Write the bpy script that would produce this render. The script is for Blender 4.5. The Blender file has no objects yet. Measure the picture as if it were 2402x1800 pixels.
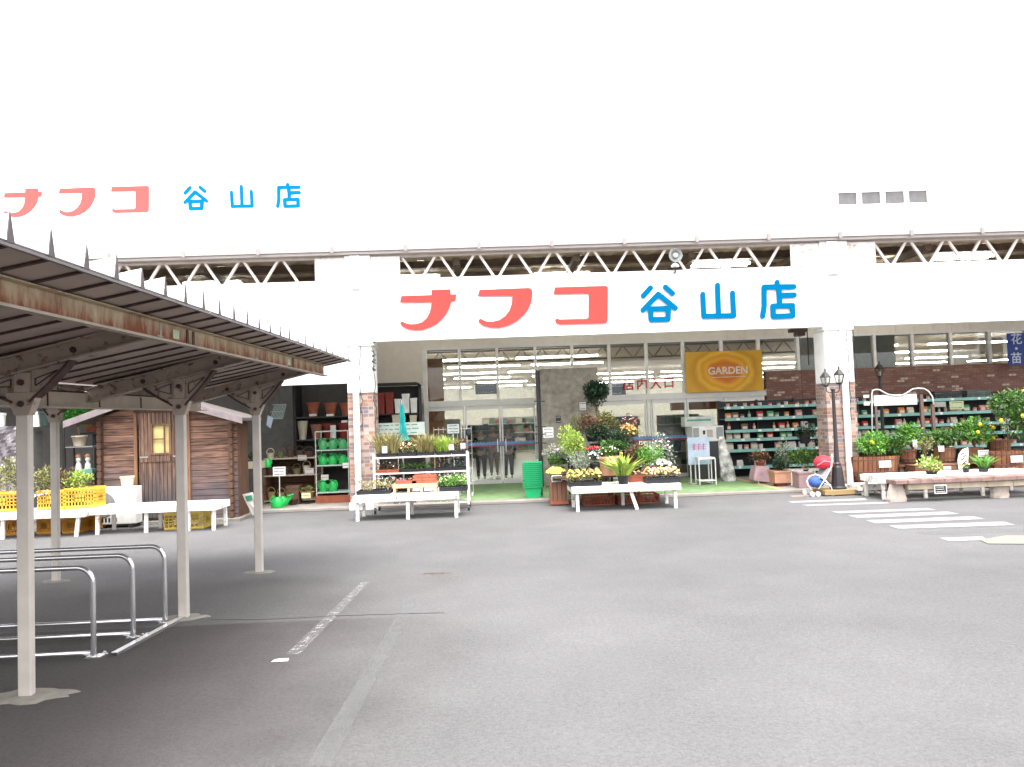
import bpy, math, random
from mathutils import Vector, Matrix
random.seed(7)
R = math.radians
scene = bpy.context.scene
K = 1.15            # design units -> metres

# ------------------------------------------------------------------ camera
H = 1.6
YAW, PITCH, ROLL, FPX = R(1.5), R(2.5), R(2.06), 1800.0
fw = Vector((math.sin(YAW)*math.cos(PITCH), math.cos(YAW)*math.cos(PITCH), math.sin(PITCH)))
r0 = Vector((math.cos(YAW), -math.sin(YAW), 0))
u0 = r0.cross(fw)
rt = r0*math.cos(ROLL) - u0*math.sin(ROLL)
up = u0*math.cos(ROLL) + r0*math.sin(ROLL)
C0 = Vector((0, 0, H))
cam_d = bpy.data.cameras.new('camera'); cam = bpy.data.objects.new('camera', cam_d)
scene.collection.objects.link(cam)
cam_d.sensor_width = 36; cam_d.lens = 36*FPX/2402; cam_d.clip_end = 500; cam_d.clip_start = .05
m = Matrix((rt, up, -fw)).transposed().to_4x4(); m.translation = C0*K
cam.matrix_world = m
scene.camera = cam

# ------------------------------------------------------------------ world, sun, exposure
world = bpy.data.worlds.new('World'); scene.world = world; world.use_nodes = True
wn = world.node_tree.nodes; wl = world.node_tree.links
bg = wn['Background']; sky = wn.new('ShaderNodeTexSky'); sky.sky_type = 'NISHITA'
sky.sun_disc = False; sky.sun_elevation = R(70); sky.sun_rotation = R(168)
sky.air_density = 1.0; sky.dust_density = 4.0; sky.ozone_density = 1.0
hs = wn.new('ShaderNodeHueSaturation'); hs.inputs['Saturation'].default_value = .12
wl.new(sky.outputs[0], hs.inputs['Color']); wl.new(hs.outputs[0], bg.inputs['Color'])
bg.inputs['Strength'].default_value = .15
sd = bpy.data.lights.new('sun', 'SUN'); sd.energy = .8; sd.angle = R(45); sd.color = (1, .97, .93)
sun = bpy.data.objects.new('sun', sd); scene.collection.objects.link(sun)
_az = R(168)   # same azimuth as the sky texture
sdir = Vector((math.sin(_az)*math.cos(R(70)), math.cos(_az)*math.cos(R(70)), math.sin(R(70))))
sun.rotation_euler = sdir.to_track_quat('Z', 'Y').to_euler()
scene.view_settings.view_transform = 'Standard'; scene.view_settings.look = 'None'
scene.view_settings.gamma = 1; scene.view_settings.exposure = 2.2
scene.cycles.use_denoising = True
scene.cycles.max_bounces = 6; scene.cycles.transparent_max_bounces = 12
scene.cycles.sample_clamp_indirect = 6

# ------------------------------------------------------------------ measuring helpers (photo pixels -> design units)
def ray(sx, sy): return fw + rt*((sx-1201)/FPX) + up*((900-sy)/FPX)
def P(sx, sy, Y):
    d = ray(sx, sy); return C0 + d*(Y/d.y)
def G(sx, sy, z=0.0):
    d = ray(sx, sy); return C0 + d*((z-H)/d.z)
def XA(sx, Y, Z):
    k = (sx-1201)/FPX; a = rt - fw*k       # a . (p-c) = 0
    return -(a.y*Y + a.z*(Z-H))/a.x
def pxl(n, Y): return n*Y/FPX

# ------------------------------------------------------------------ materials
MATS = {}
def mat(name, col, rough=.7, metal=0, var=.12, scale=6, bump=0, bscale=40, island=0, emit=0, spec=.4, col2=None, trans=0):
    if name in MATS: return MATS[name]
    M = bpy.data.materials.new(name); M.use_nodes = True; n = M.node_tree.nodes; l = M.node_tree.links
    b = n['Principled BSDF']; b.inputs['Roughness'].default_value = rough; b.inputs['Metallic'].default_value = metal
    b.inputs['Specular IOR Level'].default_value = spec
    col = tuple(col)+(1,)
    tc = n.new('ShaderNodeTexCoord')
    no = n.new('ShaderNodeTexNoise'); no.inputs['Scale'].default_value = scale; no.inputs['Detail'].default_value = 6
    l.new(tc.outputs['Object'], no.inputs['Vector'])
    ramp = n.new('ShaderNodeValToRGB'); ramp.color_ramp.elements[0].position = .3; ramp.color_ramp.elements[1].position = .72
    c2 = tuple(col2)+(1,) if col2 else tuple(min(1, c*(1+var)) for c in col[:3])+(1,)
    c1 = col if col2 else tuple(c*(1-var) for c in col[:3])+(1,)
    ramp.color_ramp.elements[0].color = c1; ramp.color_ramp.elements[1].color = c2
    l.new(no.outputs['Fac'], ramp.inputs['Fac']); out = ramp.outputs['Color']
    if island:
        g = n.new('ShaderNodeNewGeometry'); h = n.new('ShaderNodeHueSaturation')
        mr = n.new('ShaderNodeMapRange'); mr.inputs['To Min'].default_value = 1-island; mr.inputs['To Max'].default_value = 1+island
        l.new(g.outputs['Random Per Island'], mr.inputs['Value']); l.new(mr.outputs[0], h.inputs['Value'])
        mr2 = n.new('ShaderNodeMapRange'); mr2.inputs['To Min'].default_value = .47; mr2.inputs['To Max'].default_value = .53
        mu = n.new('ShaderNodeMath'); mu.operation = 'FRACT'; m3 = n.new('ShaderNodeMath'); m3.operation = 'MULTIPLY'; m3.inputs[1].default_value = 7.3
        l.new(g.outputs['Random Per Island'], m3.inputs[0]); l.new(m3.outputs[0], mu.inputs[0]); l.new(mu.outputs[0], mr2.inputs['Value'])
        l.new(mr2.outputs[0], h.inputs['Hue']); l.new(out, h.inputs['Color']); out = h.outputs[0]
    l.new(out, b.inputs['Base Color'])
    if bump:
        nb = n.new('ShaderNodeTexNoise'); nb.inputs['Scale'].default_value = bscale; nb.inputs['Detail'].default_value = 5
        l.new(tc.outputs['Object'], nb.inputs['Vector'])
        bp = n.new('ShaderNodeBump'); bp.inputs['Strength'].default_value = bump; bp.inputs['Distance'].default_value = .02
        l.new(nb.outputs['Fac'], bp.inputs['Height']); l.new(bp.outputs[0], b.inputs['Normal'])
    if emit:
        b.inputs['Emission Color'].default_value = col; b.inputs['Emission Strength'].default_value = emit
    if trans:
        b.inputs['Transmission Weight'].default_value = trans
    MATS[name] = M; return M

def nodes_of(M): return M.node_tree.nodes, M.node_tree.links, M.node_tree.nodes['Principled BSDF']

def rusty(name, paint, rust=(.17, .055, .025), amount=.5, scale=(3, 3, 3), zgrad=None, rough=.75):
    M = mat(name, paint, rough); n, l, b = nodes_of(M)
    tc = n.new('ShaderNodeTexCoord'); mp = n.new('ShaderNodeMapping'); mp.inputs['Scale'].default_value = scale
    no = n.new('ShaderNodeTexNoise'); no.inputs['Scale'].default_value = 4; no.inputs['Detail'].default_value = 9; no.inputs['Roughness'].default_value = .7
    l.new(tc.outputs['Object'], mp.inputs[0]); l.new(mp.outputs[0], no.inputs['Vector'])
    fac = no.outputs['Fac']
    if zgrad:   # more rust near one edge of the profile, where water collects
        sp = n.new('ShaderNodeSeparateXYZ'); l.new(tc.outputs['Object'], sp.inputs[0])
        mr = n.new('ShaderNodeMapRange'); mr.inputs['From Min'].default_value = zgrad[0]; mr.inputs['From Max'].default_value = zgrad[1]
        mr.inputs['To Min'].default_value = .28; mr.inputs['To Max'].default_value = -.12
        l.new(sp.outputs['Z'], mr.inputs['Value']); ad = n.new('ShaderNodeMath'); l.new(fac, ad.inputs[0]); l.new(mr.outputs[0], ad.inputs[1]); fac = ad.outputs[0]
    rp = n.new('ShaderNodeValToRGB'); sf = .15 if zgrad else .06; rp.color_ramp.elements[0].position = 1-amount-sf; rp.color_ramp.elements[1].position = 1-amount+sf
    l.new(fac, rp.inputs[0])
    mx = n.new('ShaderNodeMix'); mx.data_type = 'RGBA'
    src = b.inputs['Base Color'].links[0].from_socket
    l.new(rp.outputs[0], mx.inputs[0]); l.new(src, mx.inputs[6])
    rc = n.new('ShaderNodeValToRGB'); rc.color_ramp.elements[0].color = tuple(c*.45 for c in rust)+(1,); rc.color_ramp.elements[1].color = tuple(c*1.4 for c in rust)+(1,)
    n2 = n.new('ShaderNodeTexNoise'); n2.inputs['Scale'].default_value = 25; n2.inputs['Detail'].default_value = 6; l.new(tc.outputs['Object'], n2.inputs['Vector'])
    l.new(n2.outputs['Fac'], rc.inputs[0]); l.new(rc.outputs[0], mx.inputs[7]); l.new(mx.outputs[2], b.inputs['Base Color'])
    return M

def bricks(name, c1, c2, mortar, bw=.2, bh=.065, msize=.008, odd=None):
    M = mat(name, c1, .85, bump=.3, bscale=30); n, l, b = nodes_of(M)
    tc = n.new('ShaderNodeTexCoord'); sp = n.new('ShaderNodeSeparateXYZ'); l.new(tc.outputs['Object'], sp.inputs[0])
    ad = n.new('ShaderNodeMath'); l.new(sp.outputs['X'], ad.inputs[0]); l.new(sp.outputs['Y'], ad.inputs[1])
    cb = n.new('ShaderNodeCombineXYZ'); l.new(ad.outputs[0], cb.inputs[0]); l.new(sp.outputs['Z'], cb.inputs[1])
    br = n.new('ShaderNodeTexBrick'); br.inputs['Scale'].default_value = 1; br.inputs['Brick Width'].default_value = bw; br.inputs['Row Height'].default_value = bh
    br.inputs['Mortar Size'].default_value = msize; br.inputs['Color1'].default_value = c1+(1,); br.inputs['Color2'].default_value = c2+(1,); br.inputs['Mortar'].default_value = mortar+(1,)
    l.new(cb.outputs[0], br.inputs['Vector'])
    # per-brick odd colour from a white noise on the brick cell
    sc = n.new('ShaderNodeVectorMath'); sc.operation = 'DIVIDE'; sc.inputs[1].default_value = (bw, bh, 1)
    l.new(cb.outputs[0], sc.inputs[0]); s2 = n.new('ShaderNodeSeparateXYZ'); l.new(sc.outputs[0], s2.inputs[0])
    fy = n.new('ShaderNodeMath'); fy.operation = 'FLOOR'; l.new(s2.outputs['Y'], fy.inputs[0])
    hf = n.new('ShaderNodeMath'); hf.operation = 'MODULO'; l.new(fy.outputs[0], hf.inputs[0]); hf.inputs[1].default_value = 2
    h2 = n.new('ShaderNodeMath'); h2.operation = 'MULTIPLY_ADD'; l.new(hf.outputs[0], h2.inputs[0]); h2.inputs[1].default_value = .5; l.new(s2.outputs['X'], h2.inputs[2])
    fx = n.new('ShaderNodeMath'); fx.operation = 'FLOOR'; l.new(h2.outputs[0], fx.inputs[0])
    c3 = n.new('ShaderNodeCombineXYZ'); l.new(fx.outputs[0], c3.inputs[0]); l.new(fy.outputs[0], c3.inputs[1])
    wnz = n.new('ShaderNodeTexWhiteNoise'); l.new(c3.outputs[0], wnz.inputs['Vector'])
    rp = n.new('ShaderNodeValToRGB'); rp.color_ramp.interpolation = 'CONSTANT'
    odd = odd or [(0, (.5, .5, .5))]
    rp.color_ramp.elements.remove(rp.color_ramp.elements[1])
    rp.color_ramp.elements[0].color = odd[0][1]+(1,); rp.color_ramp.elements[0].position = odd[0][0]
    for p_, c_ in odd[1:]:
        e = rp.color_ramp.elements.new(p_); e.color = c_+(1,)
    l.new(wnz.outputs['Value'], rp.inputs[0])
    mx = n.new('ShaderNodeMix'); mx.data_type = 'RGBA'
    inv = n.new('ShaderNodeMath'); inv.operation = 'SUBTRACT'; inv.inputs[0].default_value = 1; l.new(br.outputs['Fac'], inv.inputs[1])
    l.new(inv.outputs[0], mx.inputs[0]); mx.inputs[6].default_value = mortar+(1,); l.new(rp.outputs[0], mx.inputs[7])
    m2 = n.new('ShaderNodeMix'); m2.data_type = 'RGBA'; m2.blend_type = 'MULTIPLY'; m2.inputs[0].default_value = .5
    nz = n.new('ShaderNodeTexNoise'); nz.inputs['Scale'].default_value = 12; l.new(tc.outputs['Object'], nz.inputs['Vector'])
    r3 = n.new('ShaderNodeValToRGB'); r3.color_ramp.elements[0].color = (.45, .45, .45, 1); l.new(nz.outputs['Fac'], r3.inputs[0])
    l.new(mx.outputs[2], m2.inputs[6]); l.new(r3.outputs[0], m2.inputs[7]); l.new(m2.outputs[2], b.inputs['Base Color'])
    return M

def planks(name, cols, w=.12, axis='Z', grain='X', rough=.8, gap=.012, grey=None):
    """wood boards laid across 'axis', grain along the other direction; each board its own tone; optional weathered foot"""
    M = mat(name, cols[0], rough); n, l, b = nodes_of(M)
    tc = n.new('ShaderNodeTexCoord'); sp = n.new('ShaderNodeSeparateXYZ'); l.new(tc.outputs['Object'], sp.inputs[0])
    dv = n.new('ShaderNodeMath'); dv.operation = 'DIVIDE'; l.new(sp.outputs[axis], dv.inputs[0]); dv.inputs[1].default_value = w
    fl = n.new('ShaderNodeMath'); fl.operation = 'FLOOR'; l.new(dv.outputs[0], fl.inputs[0])
    wz = n.new('ShaderNodeTexWhiteNoise'); wz.noise_dimensions = '1D'; l.new(fl.outputs[0], wz.inputs['W'])
    mp = n.new('ShaderNodeMapping'); s = {'X': (1.2, 14, 14), 'Z': (14, 14, 1.2), 'Y': (14, 1.2, 14)}[grain]; mp.inputs['Scale'].default_value = s
    l.new(tc.outputs['Object'], mp.inputs[0]); no = n.new('ShaderNodeTexNoise'); no.inputs['Scale'].default_value = 2; no.inputs['Detail'].default_value = 8; no.inputs['Distortion'].default_value = .6
    l.new(mp.outputs[0], no.inputs['Vector'])
    ad = n.new('ShaderNodeMath'); ad.operation = 'MULTIPLY_ADD'; l.new(wz.outputs['Value'], ad.inputs[0]); ad.inputs[1].default_value = .35; 
    sb = n.new('ShaderNodeMath'); sb.operation = 'SUBTRACT'; l.new(no.outputs['Fac'], sb.inputs[0]); sb.inputs[1].default_value = .17; l.new(sb.outputs[0], ad.inputs[2])
    rp = n.new('ShaderNodeValToRGB'); rp.color_ramp.elements[0].position = .25; rp.color_ramp.elements[1].position = .75
    rp.color_ramp.elements[0].color = cols[0]+(1,); rp.color_ramp.elements[1].color = cols[1]+(1,)
    l.new(ad.outputs[0], rp.inputs[0]); out = rp.outputs[0]
    if grey:
        mr = n.new('ShaderNodeMapRange'); mr.inputs['From Min'].default_value = grey[0]; mr.inputs['From Max'].default_value = grey[1]; mr.inputs['To Min'].default_value = 1; mr.inputs['To Max'].default_value = 0
        nn = n.new('ShaderNodeTexNoise'); nn.inputs['Scale'].default_value = 3; l.new(tc.outputs['Object'], nn.inputs['Vector'])
        m4 = n.new('ShaderNodeMath'); m4.operation = 'MULTIPLY_ADD'; l.new(nn.outputs['Fac'], m4.inputs[0]); m4.inputs[1].default_value = .8; l.new(sp.outputs['Z'], m4.inputs[2])
        l.new(m4.outputs[0], mr.inputs['Value'])
        mg = n.new('ShaderNodeMix'); mg.data_type = 'RGBA'; l.new(mr.outputs[0], mg.inputs[0]); l.new(out, mg.inputs[6])
        mg.inputs[7].default_value = grey[2]+(1,); out = mg.outputs[2]
        m5 = n.new('ShaderNodeMix'); m5.data_type = 'RGBA'; m5.blend_type = 'MULTIPLY'; m5.inputs[0].default_value = .7; l.new(out, m5.inputs[6])
        r5 = n.new('ShaderNodeValToRGB'); r5.color_ramp.elements[0].position = .3; r5.color_ramp.elements[0].color = (.35, .35, .35, 1); r5.color_ramp.elements[1].position = .7; l.new(no.outputs['Fac'], r5.inputs[0]); l.new(r5.outputs[0], m5.inputs[7]); out = m5.outputs[2]
    fr = n.new('ShaderNodeMath'); fr.operation = 'FRACT'; l.new(dv.outputs[0], fr.inputs[0])
    lt = n.new('ShaderNodeMath'); lt.operation = 'LESS_THAN'; l.new(fr.outputs[0], lt.inputs[0]); lt.inputs[1].default_value = gap/w
    mx = n.new('ShaderNodeMix'); mx.data_type = 'RGBA'; l.new(lt.outputs[0], mx.inputs[0]); l.new(out, mx.inputs[6]); mx.inputs[7].default_value = tuple(c*.15 for c in cols[0])+(1,)
    l.new(mx.outputs[2], b.inputs['Base Color']); return M

def glass(name, tint=(.9, .95, .93), refl=.12):
    M = bpy.data.materials.new(name); M.use_nodes = True; n = M.node_tree.nodes; l = M.node_tree.links
    n.remove(n['Principled BSDF']); o = n['Material Output']
    t = n.new('ShaderNodeBsdfTransparent'); t.inputs[0].default_value = tint+(1,)
    g = n.new('ShaderNodeBsdfGlossy'); g.inputs['Roughness'].default_value = .02
    f = n.new('ShaderNodeFresnel'); f.inputs[0].default_value = 1.45
    a = n.new('ShaderNodeMath'); a.operation = 'MULTIPLY'; a.inputs[1].default_value = 1.6; l.new(f.outputs[0], a.inputs[0])
    x = n.new('ShaderNodeMixShader'); l.new(a.outputs[0], x.inputs[0]); l.new(t.outputs[0], x.inputs[1]); l.new(g.outputs[0], x.inputs[2]); l.new(x.outputs[0], o.inputs[0])
    MATS[name] = M; return M

# ------------------------------------------------------------------ mesh builder
ORG = {}
class MB:
    def __init__(s): s.v = []; s.f = []; s.m = []; s.mi = 0
    def add(s, vs, fs, mi=None):
        k = len(s.v); s.v += [Vector(p) for p in vs]; s.f += [tuple(i+k for i in f) for f in fs]; s.m += [s.mi if mi is None else mi]*len(fs); return s
    def box(s, x0, x1, y0, y1, z0, z1, mi=None):
        v = [(x0,y0,z0),(x1,y0,z0),(x1,y1,z0),(x0,y1,z0),(x0,y0,z1),(x1,y0,z1),(x1,y1,z1),(x0,y1,z1)]
        return s.add(v, [(0,3,2,1),(4,5,6,7),(0,1,5,4),(1,2,6,5),(2,3,7,6),(3,0,4,7)], mi)
    def bar(s, a, b, w, h, mi=None, upv=(0,0,1)):
        a = Vector(a); b = Vector(b); d = (b-a).normalized(); u = Vector(upv)
        if abs(d.dot(u)) > .98: u = Vector((0,1,0))
        r = d.cross(u).normalized(); u = r.cross(d).normalized(); r *= w/2; u *= h/2
        v = [a-r-u, a+r-u, a+r+u, a-r+u, b-r-u, b+r-u, b+r+u, b-r+u]
        return s.add(v, [(0,1,2,3),(7,6,5,4),(0,4,5,1),(1,5,6,2),(2,6,7,3),(3,7,4,0)], mi)
    def tube(s, pts, r, seg=8, mi=None, cap=True):
        pts = [Vector(p) for p in pts]; k = len(s.v); n = len(pts); pu = None
        for i, p in enumerate(pts):
            d = (pts[min(i+1, n-1)]-pts[max(i-1, 0)]).normalized()
            if pu is None:
                u = Vector((0,0,1)) if abs(d.z) < .9 else Vector((0,1,0)); u = (u-d*u.dot(d)).normalized()
            else: u = (pu-d*pu.dot(d)).normalized()
            pu = u; w = d.cross(u); rr = r[i] if isinstance(r, (list, tuple)) else r
            for j in range(seg):
                a = 2*math.pi*j/seg; s.v.append(p+(u*math.cos(a)+w*math.sin(a))*rr)
        mm = s.mi if mi is None else mi
        for i in range(n-1):
            for j in range(seg):
                a = k+i*seg+j; b = k+i*seg+(j+1) % seg; s.f.append((a, b, b+seg, a+seg)); s.m.append(mm)
        if cap:
            s.f.append(tuple(k+j for j in reversed(range(seg)))); s.f.append(tuple(k+(n-1)*seg+j for j in range(seg))); s.m += [mm]*2
        return s
    def lathe(s, c, prof, seg=16, mi=None, sx=1, sy=1):
        c = Vector(c); k = len(s.v); mm = s.mi if mi is None else mi
        for r, z in prof:
            for j in range(seg):
                a = 2*math.pi*j/seg; s.v.append(c+Vector((r*math.cos(a)*sx, r*math.sin(a)*sy, z)))
        for i in range(len(prof)-1):
            for j in range(seg):
                a = k+i*seg+j; b = k+i*seg+(j+1) % seg; s.f.append((a, b, b+seg, a+seg)); s.m.append(mm)
        s.f.append(tuple(k+j for j in reversed(range(seg)))); s.f.append(tuple(k+(len(prof)-1)*seg+j for j in range(seg))); s.m += [mm]*2
        return s
    def prism(s, poly, y0, y1, mi=None):      # poly in (x,z), extruded along y
        n = len(poly); v = [(x, y0, z) for x, z in poly]+[(x, y1, z) for x, z in poly]
        f = [tuple(range(n)), tuple(reversed(range(n, 2*n)))]+[(i, i+n, (i+1) % n+n, (i+1) % n) for i in range(n)]
        return s.add(v, f, mi)
    def prismx(s, poly, x0, x1, mi=None):     # poly in (y,z), extruded along x
        n = len(poly); v = [(x0, y, z) for y, z in poly]+[(x1, y, z) for y, z in poly]
        f = [tuple(reversed(range(n))), tuple(range(n, 2*n))]+[(i, (i+1) % n, (i+1) % n+n, i+n) for i in range(n)]
        return s.add(v, f, mi)
    def quadg(s, pts, z=.004, mi=None):       # thin sheet on the ground
        return s.add([(p[0], p[1], z) for p in pts], [tuple(range(len(pts)))], mi)
    def leaf(s, p, size, d, n, mi=None, wid=.45):
        d = d.normalized(); r = d.cross(n);
        if r.length < 1e-4: r = d.orthogonal()
        r.normalize(); nn = r.cross(d); p = Vector(p)
        return s.add([p, p+d*size*.5+r*size*wid*.5+nn*size*.06, p+d*size, p+d*size*.5-r*size*wid*.5+nn*size*.06], [(0,1,2),(0,2,3)], mi)
    def leaves(s, c, rad, n, size, upb=.35, wid=.5, shell=.55, mi=None):
        c = Vector(c)
        lobes = [(Vector((random.uniform(-.5,.5)*rad[0], random.uniform(-.5,.5)*rad[1], random.uniform(-.4,.5)*rad[2])), random.uniform(.45,.75)) for _ in range(7)]
        for _ in range(n):
            o, k = random.choice(lobes)
            while True:
                q = Vector((random.uniform(-1,1), random.uniform(-1,1), random.uniform(-1,1)))
                if .02 < q.length <= 1: break
            q = q.normalized()*(shell+(1-shell)*random.random())**.8
            p = c+o+Vector((q.x*rad[0], q.y*rad[1], q.z*rad[2]))*k
            d = (q+Vector((random.gauss(0,.5), random.gauss(0,.5), random.gauss(upb,.5))))
            nn = Vector((random.gauss(0,.5), random.gauss(0,.5), 1))
            s.leaf(p, size*random.uniform(.6,1.25), d, nn, mi, wid)
        return s
    def blades(s, c, rad, n, h, w, spread=.5, mi=None):
        c = Vector(c)
        for _ in range(n):
            a = random.uniform(0, 6.283); q = random.random()**.5
            p = c+Vector((math.cos(a)*rad[0]*q, math.sin(a)*rad[1]*q, 0))
            ln = Vector((math.cos(a)*q*spread+random.gauss(0,.12), math.sin(a)*q*spread+random.gauss(0,.12), 1)).normalized()*h*random.uniform(.6,1.1)
            r = Vector((random.gauss(0,1), random.gauss(0,1), 0)).normalized()*w/2
            mid = p+ln*.55; tip = p+ln+Vector((ln.x*.5, ln.y*.5, -abs(ln.x+ln.y)*.2))
            s.add([p-r, p+r, mid+r*.9, tip, mid-r*.9], [(0,1,2,4),(4,2,3)], mi)
        return s
    def blossoms(s, c, rad, n, size, mi=None, top=True):
        c = Vector(c)
        for _ in range(n):
            a = random.uniform(0, 6.283); q = random.random()**.5
            zz = math.sqrt(max(0, 1-q*q))*random.uniform(.75,1.08)
            p = c+Vector((math.cos(a)*q*rad[0], math.sin(a)*q*rad[1], zz*rad[2]))
            nrm = Vector((math.cos(a)*q*.7+random.gauss(0,.3), math.sin(a)*q*.7-.5+random.gauss(0,.3), 1)).normalized()
            u = nrm.orthogonal().normalized(); w = nrm.cross(u); r = size*random.uniform(.7,1.2)/2; pts = []
            for j in range(10):
                rr = r if j % 2 == 0 else r*.62; t = 2*math.pi*j/10; pts.append(p+(u*math.cos(t)+w*math.sin(t))*rr)
            k = [p-nrm*r*.3]+pts
            s.add(k, [(0, 1+j, 1+(j+1) % 10) for j in range(10)], mi)
        return s
    def obj(s, name, mats, parent=None, smooth=False, bevel=0, loc=None):
        if not isinstance(mats, (list, tuple)): mats = [mats]
        if parent is not None: org = ORG[parent.name]
        elif loc is not None: org = Vector(loc)
        else:
            xs = [p.x for p in s.v]; ys = [p.y for p in s.v]; zs = [p.z for p in s.v]
            org = Vector(((min(xs)+max(xs))/2, (min(ys)+max(ys))/2, min(zs)))
        me = bpy.data.meshes.new(name); me.from_pydata([tuple((p-org)*K) for p in s.v], [], s.f)
        for x in mats: me.materials.append(x)
        me.polygons.foreach_set('material_index', s.m)
        if smooth: me.polygons.foreach_set('use_smooth', [True]*len(me.polygons))
        me.update(); o = bpy.data.objects.new(name, me); scene.collection.objects.link(o)
        if parent is not None: o.parent = parent
        else: o.location = org*K
        ORG[o.name] = org
        if bevel:
            b = o.modifiers.new('bevel', 'BEVEL'); b.width = bevel*K; b.segments = 1; b.limit_method = 'ANGLE'
        if smooth:
            try:
                w = o.modifiers.new('ws', 'WEIGHTED_NORMAL'); o.modifiers.remove(w)
            except Exception: pass
        return o

def tag(o, label=None, cat=None, group=None, kind=None):
    if label: o['label'] = label
    if cat: o['category'] = cat
    if group: o['group'] = group
    if kind: o['kind'] = kind
    return o
def root(name, label, cat, loc=(0,0,0), group=None):
    o = bpy.data.objects.new(name, None); scene.collection.objects.link(o); o.location = Vector(loc)*K; o.empty_display_size = .1
    ORG[o.name] = Vector(loc); return tag(o, label, cat, group)
def copy_tree(o, parent=None):
    c = o.copy(); scene.collection.objects.link(c); c.parent = parent; ORG[c.name] = ORG.get(o.name, Vector((0,0,0)))
    for ch in [x for x in bpy.data.objects if x.parent == o]: copy_tree(ch, c)
    return c
def dup(o, loc, rz=0, label=None, group=None, sc=None):
    c = copy_tree(o); c.location = Vector(loc)*K; c.rotation_euler = (0, 0, rz)
    if sc: c.scale = (sc, sc, sc) if not isinstance(sc, tuple) else sc
    tag(c, label, None, group); return c
def textmesh(body, size, loc, material, name, parent, rot=(R(90),0,0), ext=.002, bold=0, vertical=False):
    cu = bpy.data.curves.new(name, 'FONT'); cu.body = body; cu.size = size*K; cu.align_x = 'CENTER'; cu.align_y = 'CENTER'; cu.extrude = ext; cu.offset = bold
    if vertical: cu.space_line = .95
    t = bpy.data.objects.new(name, cu); scene.collection.objects.link(t)
    bpy.context.view_layer.update(); dg = bpy.context.evaluated_depsgraph_get()
    me = bpy.data.meshes.new_from_object(t.evaluated_get(dg)); bpy.data.objects.remove(t); bpy.data.curves.remove(cu)
    me.materials.clear(); me.materials.append(material); o = bpy.data.objects.new(name, me); scene.collection.objects.link(o)
    org = ORG[parent.name]; o.parent = parent; o.location = (Vector(loc)-org)*K; o.rotation_euler = rot; ORG[o.name] = Vector(loc); return o

# ------------------------------------------------------------------ palette
WHITE = mat('white_wall_paint', (.82,.82,.82), .6, var=.03, scale=1.5)
WPANEL = mat('white_steel_panel', (.80,.78,.77), .5, var=.06, scale=2)
WPOST = mat('white_column_paint', (.80,.79,.78), .6, var=.08, scale=4)
TRUSSP = mat('pinkish_white_truss_paint', (.66,.58,.54), .55, var=.1, scale=8)
TRUSSL = rusty('truss_chord_paint', (.78,.75,.72), (.45,.28,.18), .36, (1,1,4))
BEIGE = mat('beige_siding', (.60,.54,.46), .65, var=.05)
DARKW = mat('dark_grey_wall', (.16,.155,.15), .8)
DECK = mat('brown_deck_underside', (.62,.49,.37), .7, var=.2, scale=3)
ALU = mat('aluminium_frame', (.58,.57,.54), .45, .2, var=.05)
ALUW = mat('pale_mullion', (.68,.64,.6), .5)
RED = mat('sign_red_paint', (.62,.066,.058), .9, spec=.05, var=.02)
BLUE = mat('sign_blue_paint', (.0,.125,.27), .9, spec=.03, var=.02)
BLACK = mat('black_paint', (.02,.018,.018), .45)
DARKM = mat('dark_metal', (.045,.04,.04), .5, .3)
TERRA = mat('terracotta', (.34,.10,.055), .8, var=.2, scale=10)
TERRAP = mat('pale_terracotta', (.42,.22,.14), .85, var=.15, scale=8)
REDPOT = mat('dark_red_planter_plastic', (.20,.025,.015), .5)
CREAM = mat('cream_ceramic', (.55,.48,.36), .5)
WCER = mat('white_ceramic', (.72,.71,.68), .4)
BLKPL = mat('black_plastic', (.02,.02,.025), .5)
YCRATE = mat('yellow_crate_plastic', (.72,.43,.05), .55, var=.1)
OCRATE = mat('orange_crate_plastic', (.50,.22,.02), .6, var=.2)
WBENCH = rusty('worn_white_bench_paint', (.78,.75,.70), (.22,.17,.13), .40, (2,2,2), rough=.6)
WIREW = mat('white_wire', (.72,.68,.66), .4)
GALV = mat('galvanised_tube', (.62,.61,.62), .22, .85, var=.08, spec=.5)
POSTP = mat('grey_beige_post_paint', (.50,.455,.41), .5, var=.1, scale=5)
BRKP = rusty('bracket_paint', (.36,.30,.25), (.12,.04,.025), .40, (3,3,3))
ROOFU = mat('roof_underside_brown_grey', (.36,.29,.25), .6, var=.18, scale=2.5)
ROOFT = mat('roof_top_galvanised', (.78,.78,.78), .5, .1, var=.1)
SEAM = mat('rusty_seam', (.06,.035,.03), .8, var=.4, scale=10)
PURL = rusty('rusty_purlin_paint', (.44,.36,.24), (.20,.06,.025), .47, (1.2,2.2,.6), zgrad=(2.45,2.62))
PURLF = mat('purlin_flange_paint', (.30,.25,.20), .6, var=.2)
CONC = mat('concrete', (.19,.175,.15), .9, var=.2, scale=9, bump=.4)
SLAB = mat('entrance_concrete', (.26,.235,.21), .9, var=.15, scale=3, bump=.2)
GREENF = mat('green_floor_paint', (.17,.27,.12), .8, var=.18, scale=4)
LG = {}
LG['dark'] = mat('leaf_dark_green', (.018,.045,.02), .5, island=.5)
LG['mid'] = mat('leaf_mid_green', (.055,.13,.02), .5, island=.55)
LG['bright'] = mat('leaf_bright_green', (.10,.26,.03), .5, island=.5)
LG['lime'] = mat('leaf_lime', (.30,.42,.07), .5, island=.4)
LG['olive'] = mat('leaf_olive', (.20,.20,.06), .55, island=.5)
LG['grass'] = mat('dry_grass', (.28,.25,.10), .6, island=.4)
LG['silver'] = mat('leaf_silver', (.26,.30,.22), .6, island=.4)
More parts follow.
